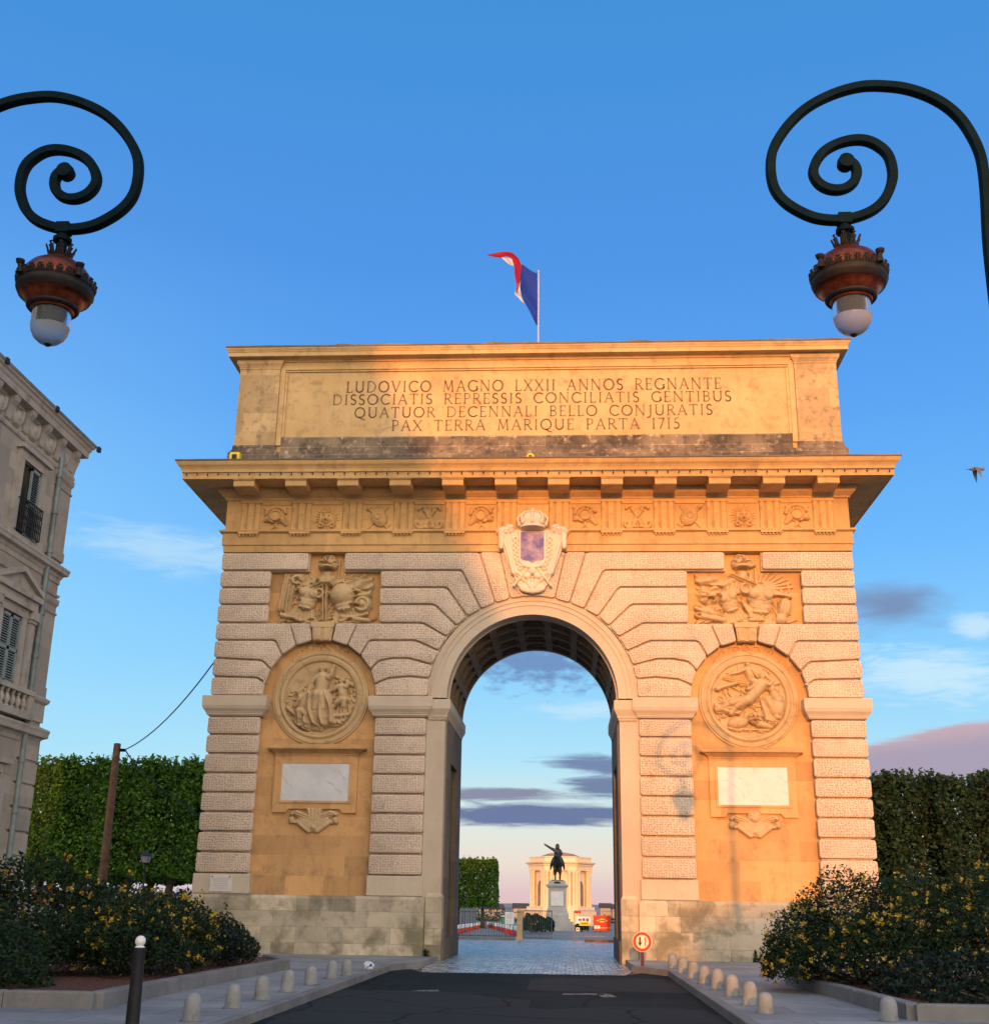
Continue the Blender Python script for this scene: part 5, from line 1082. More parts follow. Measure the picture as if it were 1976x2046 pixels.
def crown(mb, r0, z0, h, n, lean, thick=.016, tall=None):
    mb.lathe([(r0, z0), (r0 + .015, z0 + .01), (r0 + .015, z0 + .03), (r0 + .005, z0 + .035)], (lx, 0, 0), 28, caps=False)
    for k in range(n):
        a = 2 * math.pi * (k + .5) / n; hh = h * (tall[k % len(tall)] if tall else 1); w = 2 * math.pi * r0 / n * .46
        rad, tan = Vector((math.cos(a), math.sin(a), 0)), Vector((-math.sin(a), math.cos(a), 0))
        for (t0, z_0, t1, z_1, rr) in ((-.9, 0, -.5, .45, .34), (.9, 0, .5, .45, .34), (0, 0, 0, .75, .42), (-.5, .45, -.75, .75, .30), (.5, .45, .75, .75, .30), (0, .72, 0, 1.0, .34), (-.55, .95, .55, .95, .25), (-.9, .12, .9, .12, .2)):
            p0 = Vector((lx, 0, z0 + .03 + hh * z_0)) + rad * (r0 + .01 + lean * z_0 * hh) + tan * (t0 * w); p1 = Vector((lx, 0, z0 + .03 + hh * z_1)) + rad * (r0 + .01 + lean * z_1 * hh) + tan * (t1 * w)
            mb.tube([p0, (p0 + p1) / 2 + rad * .004, p1], [rr * w * .55 + .004] * 3, 6, up=tuple(rad))
b = MB(); crown(b, .078, 7.245 - .12, .12, 8, .35); b.lathe([(.12, 7.20), (.10, 7.23), (.085, 7.25)], (lx, 0, -.12), 20, caps=False); b.build('small_crown', M['bronze_dark'], lamp, 40)
b = MB(); b.lathe([(.345, 6.955), (.345, 7.02), (.32, 7.10), (.265, 7.17), (.19, 7.22), (.09, 7.25)], (lx, 0, -.12), 36, caps=False); b.build('dome', M['copper'], lamp, 40)
b = MB(); crown(b, .352, 6.935 - .12, .07, 26, .25)
for k in range(4):
    a = 2 * math.pi * k / 4 + .62; o_s = len(b.v); b.lathe([(.036, 0), (.036, .03), (.026, .04), (.026, .08), (.04, .092), (.046, .12), (.036, .12)], (0, 0, 0), 8)
    for i in range(o_s, len(b.v)): p = b.v[i]; b.v[i] = (lx + .385 * math.cos(a) + p[0] + .12 * p[2] * math.cos(a), .385 * math.sin(a) + p[1] + .12 * p[2] * math.sin(a), 6.85 + p[2])
b; b.build('large_crown', M['bronze_dark'], lamp, 40)
b = MB(); b.lathe([(.335, 6.86), (.362, 6.90), (.372, 6.925), (.365, 6.95), (.345, 6.958)], (lx, 0, -.12), 36, caps=False); b.lathe([(.195, 6.735), (.235, 6.735), (.25, 6.75), (.25, 6.77), (.235, 6.775)], (lx, 0, -.12), 36, caps=False)
b.build('rim', M['bronze_dark'], lamp, 40)
b = MB(); b.lathe([(.238, 6.765), (.262, 6.785), (.278, 6.825), (.30, 6.85), (.345, 6.868)], (lx, 0, -.12), 36, caps=False); b.lathe([(.18, 6.77), (.178, 6.722), (.20, 6.716), (.21, 6.735)], (lx, 0, -.12), 32, caps=False); b.build('reflector_bowl', M['copper'], lamp, 40)
b = MB(); b.lathe([(.166, 6.78), (.172, 6.66), (.172, 6.565)], (lx, 0, -.12), 32, caps=False); b.build('clear_glass', M['glass'], lamp, 60)
b = MB(); b.lathe([(.0, 6.395), (.04, 6.398), (.09, 6.418), (.135, 6.46), (.160, 6.51), (.171, 6.565)], (lx, 0, -.12), 32, caps=False); b.build('frosted_globe', M['frost'], lamp, 60)
b = MB(); b.lathe([(.0, 6.375), (.022, 6.38), (.035, 6.395), (.02, 6.405)], (lx, 0, -.12), 12); b.build('globe_cap', M['bronze_dark'], lamp, 40)
for o_n in lamp.children:
    if o_n.name.split('.')[0] in ('dome', 'large_crown', 'rim', 'reflector_bowl'):
        for v_ in o_n.data.vertices: v_.co.x = lx + (v_.co.x - lx) * .925; v_.co.y *= .925
lamp2 = copy_tree(lamp); lamp2.location = (-4.98, -23.4, -.07); lamp2.scale = (-1, 1, 1); lamp2['label'] = 'dark green scroll street lamp at the left edge above the townhouse roof'

# ------------------------------------------------------------------ townhouse on the left (street face at x = XB, seen edge on)
XB = -12.47; YC = -2.88
th = thing('townhouse', 'pale stone three-storey townhouse with balconies, shutters and a deep bracketed cornice at the left edge', 'house', (XB, YC, 0))
H_ = lambda y: y - YC                                            # facade y -> local y
wl = MB(); wl.box(-14, 0, -34, 0, 0, 12.95); wl.build('wall', M['house'], th)
def fbox(mb, y0, y1, z0, z1, d, back=-.05): mb.box(back, d, min(y0, y1) - YC, max(y0, y1) - YC, z0, z1)
def strc(z0, prof, name, mat='housetrim'):
    mb = MB(); mb.rect_mould(-14, 0, -34, 0, [(o, z0 + z) for o, z in prof]); return mb.build(name, M[mat], th)
strc(12.2, [(.0, -.02), (.04, 0), (.06, .05), (.06, .09), (.02, .11)], 'string_course')
cor = strc(12.85, [(.0, .0), (.05, .03), (.06, .08), (.27, .11), (.28, .27), (.31, .31), (.33, .38), (.38, .42), (.39, .46), (.35, .48), (.0, .50)], 'cornice')
gt = MB(); gt.rect_mould(-14, 0, -34, 0, [(.345, 13.30), (.40, 13.315), (.42, 13.37), (.41, 13.395), (.33, 13.395)]); gt.build('gutter', M['zinc'], th)
for y in (-2.3, -5.2, -8.1): g_ = MB(); g_.box(.36, .445, H_(y) - .07, H_(y) + .07, 13.28, 13.42); g_.build('gutter_bracket', M['ironblack'], th)
rfm = MB(); rfm.rect_mould(-14, 0, -34, 0, [(.36, 13.37), (.0, 13.5), (-5.5, 15.4)]); rfm.build('roof', M['tile'], th)
brk = MB(); pf = [(0, 12.36), (.06, 12.40), (.08, 12.55), (.13, 12.72), (.22, 12.84), (.25, 12.95), (0, 12.95)]; n = len(pf)
brk.add([(x, -.13, z) for x, z in pf] + [(x, .13, z) for x, z in pf], [tuple(range(n)), tuple(range(2 * n - 1, n - 1, -1))] + [(i, n + i, n + (i + 1) % n, (i + 1) % n) for i in range(n)])
brk.lathe([(.06, -.15), (.06, .15)], (.16, 0, 12.47), 12, axis='x') if False else None
b0 = brk.build('cornice_bracket', M['housetrim'], th, None, (0, H_(-3.15), 0))
gar = Relief(.74, .62, .03); gar.line(arc(0, .16, .26, .34, 180, 360, 12), .09, 1); gar.ell(0, -.02, .13, .20, 0, .14); gar.ell(-.27, .18, .08, .08, 0, .1); gar.ell(.27, .18, .08, .08, 0, .1)
gm = gar.mesh('garland', M['housetrim'], th, 0, 0, 0); gm.rotation_euler = (0, 0, R(90)); gm.location = (.01, H_(-3.7), 12.62)
for k in range(1, 16):
    c_ = b0.copy(); COL.objects.link(c_); c_.parent = th; c_.location = (0, H_(-3.15 - .95 * k), 0)
    c_ = gm.copy(); COL.objects.link(c_); c_.parent = th; c_.location = (.01, H_(-3.65 - .95 * k), 12.62)
strc(9.28, [(.0, .0), (.03, .02), (.03, .14), (.06, .18), (.08, .24), (.18, .28), (.19, .36), (.21, .40), (.20, .44), (.01, .52)], 'string_course')
strc(8.92, [(.0, .0), (.05, .03), (.07, .08), (.0, .12)], 'string_course')
strc(5.06, [(.0, .0), (.03, .03), (.04, .12), (.08, .18), (.18, .22), (.19, .32), (.21, .38), (.20, .42), (.01, .50)], 'string_course')
strc(6.16, [(.0, .0), (.09, .02), (.10, .09), (.06, .12), (.0, .14)], 'corner_moulding') if False else None
# corner pilasters
for (z0, z1) in ((9.9, 12.2), (6.3, 8.9)):
    cp = MB(); cp.rect_mould(-1.1, 0, -1.02, 0, [(.045, z0), (.045, z0 + .25), (.02, z0 + .28), (.02, z1 - .45), (.05, z1 - .42), (.05, z1 - .38), (.02, z1 - .36), (.02, z1 - .22), (.06, z1 - .15), (.07, z1 - .02)]); cp.build('corner_pilaster', M['house'], th)
cp = MB(); cp.rect_mould(-1.1, 0, -1.02, 0, [(.05, 12.3), (.03, 12.36), (.05, 12.5), (.09, 12.7), (.12, 12.85), (.12, 12.87)]); cp.build('corner_capital', M['housetrim'], th)
cp = MB(); cp.rect_mould(-1.1, 0, -1.02, 0, [(.05, 5.66), (.05, 6.10), (.12, 6.16), (.14, 6.24), (.05, 6.30)]); cp.build('corner_pedestal', M['housetrim'], th)
qn = MB(); z = .1
while z < 5.1: block(qn, [(0, 0)] * 0 or [(-1.06, z), (0.035, z), (0.035, z + .55), (-1.06, z + .55)], y_front=0, y_joint=.03, y_back=.04, gap=.018, r=.02, edge=.02) if False else qn.rect_mould(-1.1, 0, -1.06, 0, [(.0, z), (.05, z + .03), (.05, z + .52), (.0, z + .55)]); z += .57
qn.build('quoins', M['house'], th)
# downpipe with collars
dp = MB(); dp.tube([(.09, H_(-3.86), 12.95), (.09, H_(-3.86), .2)], .075, 12); dpo = dp.build('downpipe', M['zinc'], th, 40)
for z in (12.0, 11.0, 9.95, 8.3, 7.2, 6.3, 5.6, 4.6, 3.4, 2.2): c_ = MB(); c_.lathe([(.095, z - .05), (.10, z), (.095, z + .05)], (.09, H_(-3.86), 0), 12); c_.build('pipe_collar', M['zinc'], dpo, 40)
def louvre(mb, y0, y1, z0, z1, x):
    mb.box(x, x + .05, y0, y0 + .06, z0, z1); mb.box(x, x + .05, y1 - .06, y1, z0, z1); mb.box(x, x + .05, y0, y1, z1 - .07, z1); mb.box(x, x + .05, y0, y1, z0, z0 + .07); mb.box(x, x + .05, y0, y1, (z0 + z1) / 2 - .04, (z0 + z1) / 2 + .04)
    z = z0 + .09
    while z < z1 - .08: mb.add([(x + .005, y0 + .06, z + .045), (x + .045, y0 + .06, z), (x + .045, y1 - .06, z), (x + .005, y1 - .06, z + .045)], [(0, 1, 2, 3)]); z += .06
for k in range(4):
    yc = -5.36 - 3.25 * k
    for fl_, (z0, z1) in enumerate(((9.84, 11.70), (6.28, 7.95), (1.2, 4.2))):
        w = MB(); fbox(w, yc - .50, yc + .50, z0, z1, .012, -.02); wo = w.build('window', M['darkroom'], th)
        s_ = MB(); f0 = .10
        fbox(s_, yc - .78, yc - .52, z0 - .05, z1 + .02, .10); fbox(s_, yc + .52, yc + .78, z0 - .05, z1 + .02, .10); fbox(s_, yc - .78, yc + .78, z1 + .02, z1 + .24, .11); fbox(s_, yc - .88, yc + .88, z1 + .24, z1 + .36, .20); fbox(s_, yc - .84, yc + .84, z0 - .12, z0, .16)
        s_.build('window_surround', M['housetrim'], wo)
        l_ = MB(); louvre(l_, H_(yc + .0), H_(yc + .50), z0 + .02, z1 - .02, .025); l_.build('shutter', M['shutter'], wo)
        if fl_ != 0 or k % 2: l_ = MB(); louvre(l_, H_(yc - .50), H_(yc - .01), z0 + .02, z1 - .02, .025); l_.build('shutter', M['shutter'], wo)
        if fl_ == 0:
            rl = MB(); x = .20
            for zz in (10.72, 10.12, 9.92): rl.box(x - .015, x + .015, H_(yc - .60), H_(yc + .60), zz - .015, zz + .015); 
            for zz in (10.72, 9.92):
                for yy in (-.6, .6): rl.box(0, x, H_(yc + yy) - .012, H_(yc + yy) + .012, zz - .012, zz + .012)
            for j in range(13): yy = yc - .6 + .1 * j; rl.box(x - .01, x + .01, H_(yy) - .01, H_(yy) + .01, 9.92, 10.72)
            for j in range(12):
                for zz in (10.28, 10.50): rl.lathe([(.028, -.008), (.045, -.008), (.045, .008), (.028, .008)], (x, H_(yc - .55 + .1 * j), zz), 8, axis='x', caps=False)
            rl.build('balcony_railing', M['ironblack'], th)
        if fl_ == 1:
            pd = MB(); y0, y1 = yc - 1.12, yc + 1.30; A = [(0, y0, 8.50), (0, y1, 8.50), (0, yc + .09, 8.92)]
            d = .22
            pd.add([(0, H_(y0), 8.46), (0, H_(y1), 8.46), (0, H_(y1), 8.60), (0, H_(y0), 8.60), (d, H_(y0) - .0, 8.46), (d, H_(y1), 8.46), (d, H_(y1), 8.60), (d, H_(y0), 8.60)], [(0, 1, 5, 4), (4, 5, 6, 7), (3, 7, 6, 2), (0, 4, 7, 3), (1, 2, 6, 5)])
            for (ya, yb) in ((y0, yc + .09), (y1, yc + .09)):
                pd.add([(0, H_(ya), 8.61), (d, H_(ya), 8.61), (d, H_(yb), 9.02), (0, H_(yb), 9.02), (0, H_(ya), 8.74), (d, H_(ya), 8.74), (d, H_(yb), 9.15), (0, H_(yb), 9.15)], [(0, 1, 2, 3), (4, 7, 6, 5), (1, 5, 6, 2), (0, 4, 5, 1)])
            pd.add([(.10, H_(y0), 8.6), (.10, H_(y1), 8.6), (.10, H_(yc + .09), 9.05)], [(0, 1, 2)]); fbox(pd, yc - 1.05, yc + 1.22, 8.24, 8.46, .14); pd.build('pediment', M['housetrim'], wo)
            for yy in (yc - .98, yc + 1.05):
                pc = MB(); fbox(pc, yy - .14, yy + .14, 6.3, 7.92, .12); fbox(pc, yy - .17, yy + .17, 7.92, 8.0, .16); fbox(pc, yy - .20, yy + .20, 8.0, 8.22, .20); pc.build('window_pilaster', M['housetrim'], wo)
            bb = MB(); fbox(bb, yc - 1.2, yc + 1.5, 6.16, 6.28, .24, .04); fbox(bb, yc - 1.2, yc + 1.5, 5.57, 5.74, .24, .04); fbox(bb, yc + 1.22, yc + 1.5, 5.74, 6.16, .22, .06); fbox(bb, yc - 1.2, yc - .92, 5.74, 6.16, .22, .06)
            bo = bb.build('balustrade', M['housetrim'], th)
            for j in range(7):
                bal = MB(); bal.lathe([(.07, 5.74), (.07, 5.78), (.04, 5.80), (.085, 5.90), (.07, 5.97), (.035, 6.06), (.06, 6.11), (.065, 6.16)], (.145, H_(yc - .76 + .30 * j), 0), 10); bal.build('baluster', M['housetrim'], bo, 40)

# ------------------------------------------------------------------ trees
def box_crown(cx, cy, cz, sx, sy, sz, n, seed, bumps=.25):
    rng = np.random.default_rng(seed); k = int(n * 1.6)
    P = rng.uniform(-1, 1, (k, 3)); m_ = rng.uniform(0, 1, k) < .72; ax = rng.integers(0, 3, k); sg = rng.choice([-1, 1], k)
    d = 1 - np.abs(rng.normal(0, .10, k)); P[np.arange(k), ax] = np.where(m_, sg * d, P[np.arange(k), ax])
    q_ = P * np.array([sx, sy, sz]) / 2; nz = vnoise(q_ + np.array([cx, cy, cz]), 1.3, 77)
    nz = nz + .8 * vnoise(q_ + np.array([cx, cy, cz]), 3.4, 78); P = q_ * (1 + bumps * .5 * nz[:, None] * np.array([1 / max(1, sx / 3), 1 / max(1, sy / 3), 1 / max(1, sz / 3)])) ; dens = vnoise(q_ * 1.0 + 9 + cx, 1.9, 31) + rng.uniform(-.9, .9, k)
    P = P[dens > -.35][:n]; return P + np.array([cx, cy, cz])
def tree(name, lbl, x, y, z0, zc0, zc1, sx, sy, leaf, n, lsz, seed, group, cat='tree', bumps=.25):
    t = thing(name, lbl, cat, (x, y, z0), 0, group); rng = random.Random(seed)
    tr = MB(); h = zc0 - z0; lean = rng.uniform(-.15, .15)
    tr.tube([(0, 0, -.1), (.02, 0, h * .35), (lean, .05, h * .8), (lean * 1.3, .05, h + .3)], [.30, .23, .20, .17], 10)
    for k in range(6):
        a = k * 1.05 + rng.uniform(-.3, .3); l = rng.uniform(.5, .9) * sx * .5
        tr.tube([(lean, .05, h * .75 + .1 * k), (lean + .5 * l * math.cos(a), .5 * l * math.sin(a), h + .7), (lean + l * math.cos(a), l * math.sin(a), h + 1.2 + rng.uniform(0, (zc1 - zc0) * .5))], [.13, .09, .03], 7)
    tr.build('trunk', M['bark'], t, 50)
    P = box_crown(0, 0, (zc0 + zc1) / 2 - z0, sx, sy, zc1 - zc0, n, seed, bumps); g_ = np.random.default_rng(seed + 500); sp = []
    for k in range(45 if bumps > .15 else 12):
        b0_ = np.array([g_.uniform(-.5, .5) * sx, -sy / 2 * g_.uniform(.3, 1), zc1 - z0 - .1]); u = g_.normal(0, .3, 3) + np.array([0, -.1, 1]); Lh = g_.uniform(.15, .40) * (1 + bumps); sp.append(b0_ + u / np.linalg.norm(u) * np.linspace(0, Lh, 9)[:, None] + g_.normal(0, .05, (9, 3)))
    P = np.concatenate([P] + sp)
    leaf_cloud('crown', P, lsz, M[leaf], t, seed); return t
LBL = ['clipped plane tree with a square green crown at the left end beside the townhouse', 'clipped plane tree second from the townhouse in the left row', 'clipped plane tree straight behind the leaning wooden pole', 'clipped plane tree behind the small park lantern', 'clipped plane tree next to the left side of the arch']
for i in range(5):
    tree('plane_tree', LBL[i], -27.2 + 2.35 * i, 32.4, 1.0, 2.45, 8.35, 2.95, 3.4, 'leaf_plane', 15000, .20, 20 + i, 'clipped plane trees left of the arch')
for i in range(5):
    tree('plane_tree', 'clipped plane tree of the back row left of the arch, seen only between nearer trunks', -29.5 + 3.0 * i, 39.5, 1.0, 2.2, 8.6, 3.3, 3.0, 'leaf_plane', 5000, .30, 120 + i, 'back row of plane trees left of the arch')
for i in range(4):
    tree('dark_tree', 'shaggy dark tree of the back row right of the arch, filling gaps between nearer crowns', 17.5 + 3.2 * i, 38.5, 1.0, 1.6, 8.1, 3.6, 3.0, 'leaf_dark', 5000, .30, 140 + i, 'back row of dark trees right of the arch', bumps=.5)
LB2 = ['shaggy dark tree directly right of the arch above the flowering shrubs', 'shaggy dark evergreen second from the arch on the right', 'shaggy dark evergreen third from the arch on the right', 'shaggy dark evergreen at the right edge of the photo']
for i in range(4):
    tree('dark_tree', LB2[i], 15.9 + 2.6 * i, 31.5 + .4 * (i % 2), 1.0, 1.7, 7.45 + .3 * (i % 2) + .08 * i, 3.0, 3.4, 'leaf_dark', 12500, .23, 40 + i, 'dark trees right of the arch', bumps=.5)
LB3 = ['clipped box-shaped tree seen through the arch, nearest to the open promenade', 'clipped box-shaped tree seen through the arch close to its left jamb']
for i in range(2):
    tree('clipped_tree', LB3[i], -8.45 - 2.8 * i, 107, gz(107), 1.0, 6.02, 3.1, 5.5, 'leaf_plane', 13000, .26, 60 + i, 'clipped trees seen through the arch', bumps=.12)

# ------------------------------------------------------------------ flowering shrubs
def shrub(name, lbl, c, lobes, n, lsz, leaf, seed, fl=None, nf=0, fsz=.06, group=None, ftop=.2):
    t = thing(name, lbl, 'shrub', (c[0], c[1], .25), 0, group); rng = np.random.default_rng(seed)
    vol = np.array([l[3] * l[4] + l[4] * l[5] + l[3] * l[5] for l in lobes]); cnt = (vol / vol.sum() * n).astype(int); Ps = []; Ns = []
    for l, k in zip(lobes, cnt):
        d = rng.normal(size=(k, 3)); d[:, 2] = np.abs(d[:, 2]) * 1.0 - .35; d /= np.linalg.norm(d, axis=1)[:, None]
        r = 1 - np.abs(rng.normal(0, .17, k)); r = r * (1 + .22 * vnoise(d * 2.2 + l[0] * 3, 1.6, seed))
        Ps.append(np.array(l[:3]) + d * r[:, None] * np.array(l[3:6])); Ns.append(d)
    P = np.concatenate(Ps); D_ = np.concatenate(Ns); ok = (P[:, 2] > .02) & (vnoise(P, 2.6, seed + 1) + rng.uniform(-.8, .8, len(P)) > -.75); P = P[ok]; D_ = D_[ok]
    sh_ = []
    for k in rng.choice(len(P), 70):
        if P[k, 2] < .35: continue
        u = D_[k] * .5 + np.array([0, 0, .9]) + rng.normal(0, .25, 3); u /= np.linalg.norm(u); Lh = rng.uniform(.08, .30)
        m_ = int(8 + Lh * 40); sh_.append(P[k] + u * np.linspace(0, Lh, m_)[:, None] + rng.normal(0, .022, (m_, 3)))
    P = np.concatenate([P] + sh_); D_ = np.concatenate([D_, np.tile([[0, 0, 1.0]], (len(P) - len(D_), 1))])
    leaf_cloud('foliage', P, lsz, M[leaf], t, seed, aspect=.5, var=.65)
    st_ = MB(); rr = random.Random(seed)
    for l in lobes:
        for k in range(5):
            a = rr.uniform(0, 6.28); st_.tube([(.03 * math.cos(a), .03 * math.sin(a), 0), (l[0] + .3 * l[3] * math.cos(a), l[1] + .3 * l[4] * math.sin(a), l[2] * .7), (l[0] + .8 * l[3] * math.cos(a), l[1] + .8 * l[4] * math.sin(a), l[2] + .5 * l[5])], [.03, .02, .008], 5)
    st_.build('stems', M['bark'], t)
    if fl:
        w = np.clip(vnoise(P, 1.9, seed + 5) + .35 * D_[:, 2] + ftop + rng.uniform(-.5, .5, len(P)), 0, None); idx = rng.choice(len(P), nf, replace=True, p=w / w.sum())
        F = P[idx] + D_[idx] * .05
        F = np.repeat(F, 9, 0) + rng.normal(0, fsz * .50, (nf * 9, 3)); leaf_cloud('flowers', F, fsz, M[fl], t, seed + 2, aspect=.9)
    return t
shrub('shrub', 'tall dark green shrub dotted with tiny white flowers at the left edge', (-8.6, -13.6), [(0, 0, .45, 1.5, 1.5, .75), (-1.5, .6, .6, 1.4, 1.4, .85), (.9, -1.4, .35, 1.2, 1.2, .55), (-1.0, -1.8, .35, 1.6, 1.2, .6), (1.1, .3, .4, .9, 1, .65), (-.5, -2.3, .1, 1.8, .85, .45), (1.4, -2.1, .1, 1.1, .75, .40), (-2.4, -2.0, .3, 1.4, 1.0, .6)], 52000, .06, 'leaf_shrub', 1, 'flower_white', 150, .022)
shrub('shrub', 'shrub with faded orange flowers behind the dark shrub at the left edge', (-9.2, -9.6), [(0, 0, .8, 1.5, 1.1, 1.25), (-1.7, 0, .9, 1.3, 1.1, 1.3), (1.3, .1, .6, .9, 1, .95)], 13000, .10, 'leaf_shrub', 2, 'flower', 150, .07)
shrub('flowering_shrub', 'rounded shrub covered in yellow flowers behind the black post with a white ball', (-6.25, -12.2), [(0, 0, .5, 1.05, 1.2, .80), (.35, -.8, .4, .85, .9, .65), (-.75, -.3, .45, .8, 1, .65), (.55, .5, .5, .7, .8, .75)], 36000, .052, 'leaf_shrub', 3, 'flower', 330, .045)
shrub('low_shrub', 'low blackish green shrub at the foot of the arch beside the left flower bed kerb', (-5.75, -9.6), [(0, 0, .35, .70, 1.1, .62), (.25, .9, .22, .5, .8, .40), (-.3, -1.0, .40, .6, .8, .60)], 16000, .058, 'leaf_low', 4, 'flower', 110, .020)
shrub('flowering_shrub', 'big yellow flowering shrub overlapping the right end of the arch', (5.85, -11.2), [(0, .3, .75, .95, 1.2, 1.05), (-.75, .2, .45, .75, 1.0, .80), (.85, -.2, .75, 1.0, 1.1, .95), (-1.15, .1, .2, .5, .8, .45), (.2, -1.0, .4, 1.0, .9, .75)], 46000, .052, 'leaf_shrub', 5, 'flower', 380, .042)
shrub('flowering_shrub', 'spreading yellow flowering shrub at the right edge', (8.3, -11.4), [(0, 0, .9, 1.3, 1.2, 1.05), (1.5, .3, 1.0, 1.2, 1.1, 1.1), (-.6, -1.2, .5, 1.1, 1.0, .8), (1.0, -1.5, .5, 1.3, 1.0, .8)], 46000, .056, 'leaf_shrub', 6, 'flower', 620, .047, ftop=.35)
shrub('low_shrub', 'dark trailing shrub spreading low along the right flower bed kerb', (6.7, -14.0), [(0, 0, .15, 1.2, 1.0, .50), (1.7, -.3, .15, 1.4, 1.0, .50), (3.2, -.2, .2, 1.3, 1.1, .55), (.4, -1.2, .0, 1.3, .7, .34), (2.1, -1.25, .0, 1.6, .7, .36)], 28000, .065, 'leaf_low', 7, 'flower', 125, .024)
t_ = thing('weed', 'little weed tuft at the foot of the right plinth', 'plant', (5.63, -.3, .12)); rng = np.random.default_rng(3); leaf_cloud('leaves', np.abs(rng.normal(0, .09, (60, 3))) * np.array([1, .5, 1.3]) * np.array([1, 1, 1]), .12, M['leaf_shrub'], t_, 3, aspect=.35)
t_ = thing('weed', 'tiny weed in the corner between the left plinth and the pilaster foot', 'plant', (-2.74, -.22, .12)); leaf_cloud('leaves', np.abs(rng.normal(0, .07, (45, 3))) * np.array([1, .5, 1.3]), .10, M['leaf_shrub'], t_, 4, aspect=.35)
# ------------------------------------------------------------------ street furniture
def bollard():
    t = thing('stone_bollard', '', 'bollard'); b = MB()
    b.lathe([(.150, -.01), (.152, .03), (.145, .06), (.138, .30), (.125, .36), (.095, .41), (.05, .438), (.0, .445)], (0, 0, 0), 22); b.build('shaft', M['bollard'], t, 50); b = MB(); b.lathe([(.185, -.005), (.185, .012), (.155, .018)], (0, 0, 0), 20); b.build('footing', M['concrete'], t); return t
BL = [((-3.36, -18.3), 'worn stone bollard on the left pavement cut by the bottom edge'), ((-3.36, -16.5), 'stone bollard nearest the black post on the left pavement'), ((-3.34, -15.0), 'third stone bollard from the bottom edge on the left pavement'), ((-3.32, -13.5), 'middle bollard of the left row along the kerb'), ((-3.3, -11.8), 'spotted stone bollard fifth from the bottom edge in the left row'), ((-3.28, -10.1), 'stone bollard second nearest the arch in the left row'), ((-3.2, -9.0), 'stone bollard nearest the arch in the left row beside the plastic bag'), ((3.3, -4.1), 'dark small bollard nearest the road sign in the right row'), ((3.34, -6.1), 'second bollard from the road sign in the right row'), ((3.38, -7.9), 'third bollard from the road sign in the right row'), ((3.42, -9.5), 'fourth bollard from the road sign in the right row'), ((3.49, -10.95), 'fifth bollard from the road sign in the right row'), ((3.53, -12.6), 'third bollard from the bottom in the right row'), ((3.55, -14.3), 'tall pale bollard second from the bottom in the right row'), ((3.57, -15.62), 'round-topped bollard nearest the camera in the right row'), ((4.98, -16.42), 'lone stone bollard at the corner of the right flower bed kerb')]
proto = bollard(); rng = random.Random(7)
for i, ((x, y), lb) in enumerate(BL):
    o = proto if i == 0 else copy_tree(proto)
    o.location = (x, y, .12); o['label'] = lb; o.rotation_euler = (R(rng.uniform(-3, 3)), R(rng.uniform(-3, 3)), rng.uniform(0, 6)); o['group'] = 'stone bollards along the kerbs'
    s_ = .74 + rng.uniform(-.04, .05); o.scale = (s_, s_, s_ * rng.uniform(.92, 1.04))
    if i == 15: o.scale = (.76, .76, .66)
    if i == 14: o.scale = (.72, .72, .60)
bg_ = thing('plastic_bag', 'crumpled white and blue plastic bag by the bollard nearest the arch', 'bag', (-3.12, -6.9, .12)); b = MB(); rng = random.Random(5)
b.ball((0, 0, .11), .16, .14, .11, 12, 8); b.v = [(x + rng.uniform(-.03, .03), y + rng.uniform(-.03, .03), max(0.0, z + rng.uniform(-.03, .03))) for x, y, z in b.v]; b.build('bag', M['bag'], bg_); b = MB(); b.ball((.07, -.09, .13), .06, .05, .05, 8, 6); b.build('blue_print', M['bluebag'], bg_); bg_.scale = (.72, .72, .72)
bp = thing('post', 'slim black metal post topped with a white ball at the lower left', 'post', (-3.76, -19.13, .12)); b = MB(); b.lathe([(.075, 0), (.072, .3), (.062, .78), (.065, .80), (.05, .82)], (0, 0, 0), 18); b.build('shaft', M['ironblack'], bp, 40)
b = MB(); b.lathe([(.05, .81), (.055, .825), (.035, .84)], (0, 0, 0), 14); b.ball((0, 0, .885), .058, .058, .058, 18, 12); b.build('ball', M['white'], bp, 60)
# road sign: priority to oncoming traffic
sg_ = thing('road_sign', 'round red and white road sign with one black and one red arrow', 'road sign', (2.67, -3.35, .0)); b = MB(); b.tube([(0, .03, 0), (0, .03, .86)], .036, 12); b.build('pole', M['darkred'], sg_, 40)
cz_ = .655; b = MB(); b.lathe([(.222, -.012), (.225, -.004), (.225, .006), (.215, .010), (.0, .010)], (0, 0, cz_), 40, axis='y'); d_ = b.build('disc', M['cream'], sg_, 40)
b = MB(); n = 48; vs = [((.212 if k else .150) * math.cos(2 * math.pi * i / n), -.014, cz_ + (.212 if k else .150) * math.sin(2 * math.pi * i / n)) for k in (0, 1) for i in range(n)]; b.add(vs, [(i, (i + 1) % n, n + (i + 1) % n, n + i) for i in range(n)]); b.build('red_ring', M['red'], d_)
b = MB(); P = [(-.052, -.10), (-.105, -.01), (-.072, -.02), (-.072, .10), (-.032, .10), (-.032, -.02), (.0, -.01)]; b.add([(x, -.014, cz_ + z) for x, z in P], [tuple(range(len(P)))]); b.build('black_arrow', M['black'], d_)
b = MB(); P = [(.068, .11), (.045, .05), (.060, .058), (.060, -.09), (.078, -.09), (.078, .058), (.093, .05)]; b.add([(x, -.014, cz_ + z) for x, z in P], [tuple(range(len(P)))]); b.build('red_arrow', M['red'], d_)
